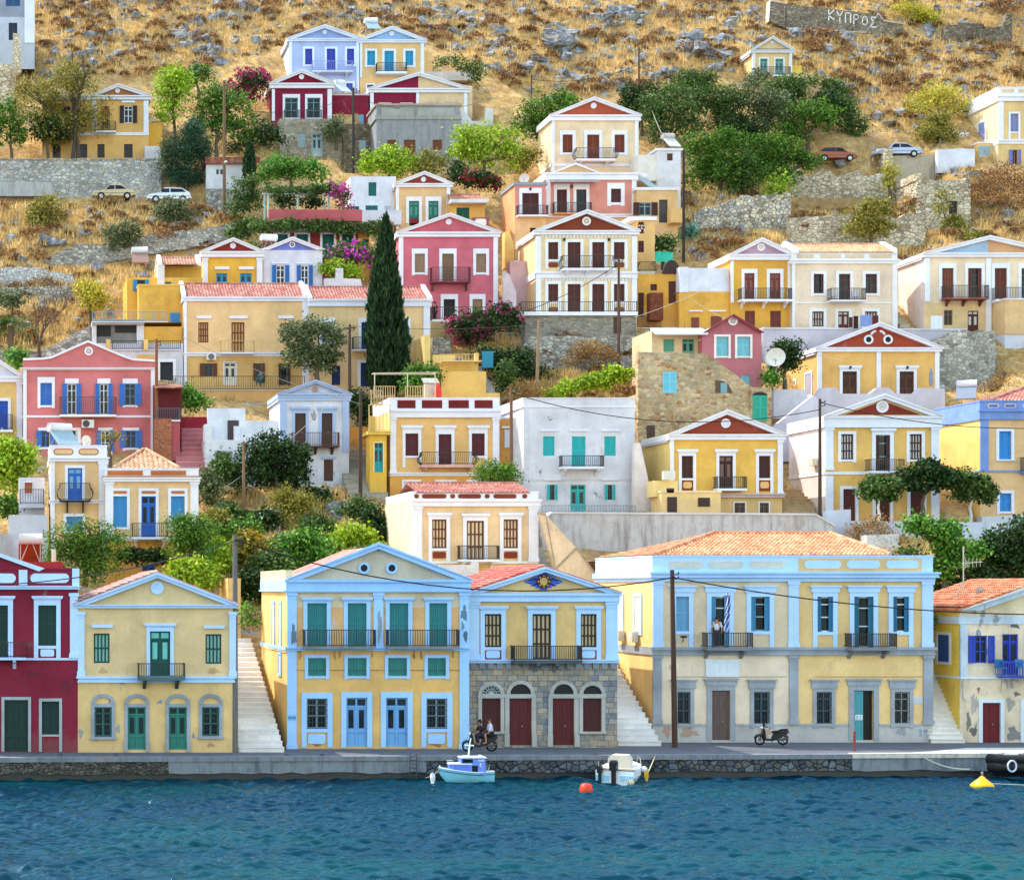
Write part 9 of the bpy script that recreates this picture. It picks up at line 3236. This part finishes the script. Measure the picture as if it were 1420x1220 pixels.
def buoys():
 e = empty('mooring_buoy',P(813,1101,96.8) + Vector((0,0,.12)),'orange red drum shaped mooring buoy on the water','buoy')
 mb = MB()
 rings = []
 for z,r in ((-.2,.2),(-.12,.28),(.0,.31),(.2,.31),(.34,.27),(.41,.18),(.43,.02)):
  rings.append([(r * math.cos(t),r * math.sin(t),z) for t in [2 * math.pi * i / 20 for i in range(20)]])
 mb.loft(rings)
 mb.build('drum',gloss('E0401C',.4,.3),e,True)
 mb = MB()
 mb.tube([(-.06,0,.42),(-.06,0,.5),(.06,0,.5),(.06,0,.42)],.018,6)
 mb.build('lifting_eye',metal('5A5A5C'),e)
 e = empty('cone_buoy',P(1362,1090,99.7),'yellow cone shaped buoy at the right','buoy')
 mb = MB()
 rings = []
 for z,r in ((-.25,.4),(-.02,.55),(.06,.56),(.14,.5),(.42,.16),(.5,.09),(.52,.02)):
  rings.append([(r * math.cos(t),r * math.sin(t),z) for t in [2 * math.pi * i / 24 for i in range(24)]])
 mb.loft(rings)
 mb.build('cone',gloss('E8B412',.4,.3),e,True)
 mb = MB()
 mb.tube([(0,0,.5),(0,0,.66)],.04,6)
 mb.ell((0,0,.68),(.07,.07,.06),0,8,6)
 mb.build('top_eye',metal('8C8A80'),e)
 cable('pale floating rope from the yellow cone buoy to the right',(1374,1086,99.7),(1470,1090,99.4),.0,.02,'C9BC9C')
 e = empty('tender',P(1402,1072,103.6),'black rubber dinghy moored against the right quay, white ring on its side','dinghy')
 mb = MB()
 for y,z in ((-.5,.35),(-.35,.75)):
  mb.tube([(-1.15,y + .35,z),(-1.0,y,z),(2.4,y,z)],.28,12)
 mb.box(-1.0,2.4,-.5,.3,-.1,.6)
 mb.build('tube',paint('0E1012',.6),e,True)
 mb = MB()
 rings = []
 for i in range(20):
  t = 2 * math.pi * i / 20
  rings.append([(-.35 + (.22 + .05 * math.cos(s)) * math.cos(t),-.8 + .05 * math.sin(s),.45 + (.28 + .05 * math.cos(s)) * math.sin(t)) for s in [2 * math.pi * j / 8 for j in range(8)]])
 mb.loft(rings + [rings[0]],caps=False)
 mb.build('ring',paint('C6D0E0'),e,True)
 for x in (-.1,1.0):
  mb = MB()
  mb.tube([(x - .45,-.3,1.0),(x + .25,-.3,1.02)],.14,10)
  mb.build('end_cap',paint('DDDCDA'),e,True)
 cable('dirty white mooring rope draped over the pale concrete quay',(1272,1044,103.9),(1345,1066,103.5),.25,.035,'B9B4A6')
 mb = MB()
 mb.tube([(0,0,0),(0,0,1.05)],.07,8)
 mb.ell((0,0,1.05),(.075,.075,.05),0,8,6)
 tag(mb.build('mooring_post',metal('8A2A20'),loc=P(1185,1041,106.5)),'short red iron post on the quay before the teal door','post')
 e = empty('quay_ladder',P(573,1075,103.2),'dark iron ladder fixed on the concrete quay wall','ladder')
 for x in (-.17,.17):
  mb = MB()
  mb.tube([(x,0,-.3),(x,0,1.15),(x,.25,1.25)],.025,6)
  mb.build('rail',metal('2A2E32'),e)
 mb = MB()
 for k in range(6): mb.tube([(-.17,0,k * .2),(.17,0,k * .2)],.02,5)
 mb.build('rungs',metal('2A2E32'),e)
 for x,lab in ((83,'black mooring iron below the maroon house'),(160,'black mooring iron below the pale yellow house'),(397,'black mooring hoop below the broad white steps'),(446,'slanted black mooring iron below the twin vent house'),(825,'black iron bracket behind the motorboat')):
  mb = MB()
  mb.tube([(-.1,0,.0),(-.08,-.03,.16),(.08,-.03,.18),(.1,0,.0),(.1,-.12,-.3)],.03,6)
  tag(mb.build('mooring_iron',metal('1E2226'),loc=P(x,1050,103.2 + x / 1420 * 2.5)),lab,'mooring iron')
def flag():
 e = empty('flag',P(1008,838,111.6),'blue and white striped flag hanging furled from the balcony door','flag')
 mb = MB()
 mb.tube([(0,.9,.3),(0,-.1,.62)],.025,6)
 mb.build('staff',paint('8A7A60'),e)
 mb = MB()
 nx,nz = 14,20
 vs = []
 for i in range(nx + 1):
  for j in range(nz + 1):
   u,v = i / nx,j / nz
   w = .24 + .1 * v
   vs.append(((u - .5) * w + .04 * math.sin(v * 5),-.1 + .1 * math.sin(u * 12 + v * 3),.6 - v * 2.15 - .05 * math.cos(u * 9)))
 fs,ms = [],[]
 for i in range(nx):
  for j in range(nz):
   fs.append((i * (nz + 1) + j,i * (nz + 1) + j + 1,(i + 1) * (nz + 1) + j + 1,(i + 1) * (nz + 1) + j))
   ms.append(int((j * .55 + i * .5)) % 2)
 n = len(mb.v)
 mb.v += vs
 mb.f += fs
 mb.m += ms
 mb.build('cloth',[paint('2450A8',.9),paint('D9DCE4',.9)],e,True)
cars(); ground(); quay(); water(); hillside_cover(); boulders(); vegetation()
poles(); cables(); roof_bits(); people(); blue_boat(); white_boat(); buoys(); flag()
# ================================================================== LIGHT AND CAMERA
SUN = Vector((-.50,.40,.77)).normalized()
w = bpy.data.worlds.new('World')
SC.world = w
w.use_nodes = True
nt = w.node_tree
sky = nt.nodes.new('ShaderNodeTexSky')
sky.sky_type = 'NISHITA'
sky.sun_disc = False
sky.sun_elevation = math.asin(SUN.z)
sky.sun_rotation = math.atan2(SUN.x,SUN.y)
sky.air_density = 1.9
sky.dust_density = 1.0
sky.ozone_density = 0.0
nt.links.new(sky.outputs['Color'],nt.nodes['Background'].inputs['Color'])
nt.nodes['Background'].inputs['Strength'].default_value = .15
ld = bpy.data.lights.new('sun','SUN')
ld.energy = 2.0
ld.angle = math.radians(.53)
ld.color = (1.0,.93,.82)
lo = bpy.data.objects.new('sun',ld)
COL.objects.link(lo)
lo.rotation_euler = (-SUN).to_track_quat('-Z','Y').to_euler()
lo.location = (0,100,150)
cd = bpy.data.cameras.new('camera')
co = bpy.data.objects.new('camera',cd)
COL.objects.link(co)
co.location = (0,0,0)
co.rotation_euler = (math.radians(90),0,0)
cd.sensor_width = 36
cd.lens = 36 * F / 1420
cd.shift_x = (710 - XV) / 1420
cd.shift_y = (YV - 610) / 1420
cd.clip_end = 2000
cd.clip_start = .5
SC.camera = co
vs = SC.view_settings
vs.view_transform = 'Standard'
vs.look = 'None'
vs.gamma = 1
vs.exposure = 1.6
SC.render.engine = 'CYCLES'
SC.cycles.max_bounces = 6
SC.cycles.diffuse_bounces = 3
SC.cycles.glossy_bounces = 2
SC.cycles.transmission_bounces = 2
SC.cycles.use_denoising = True
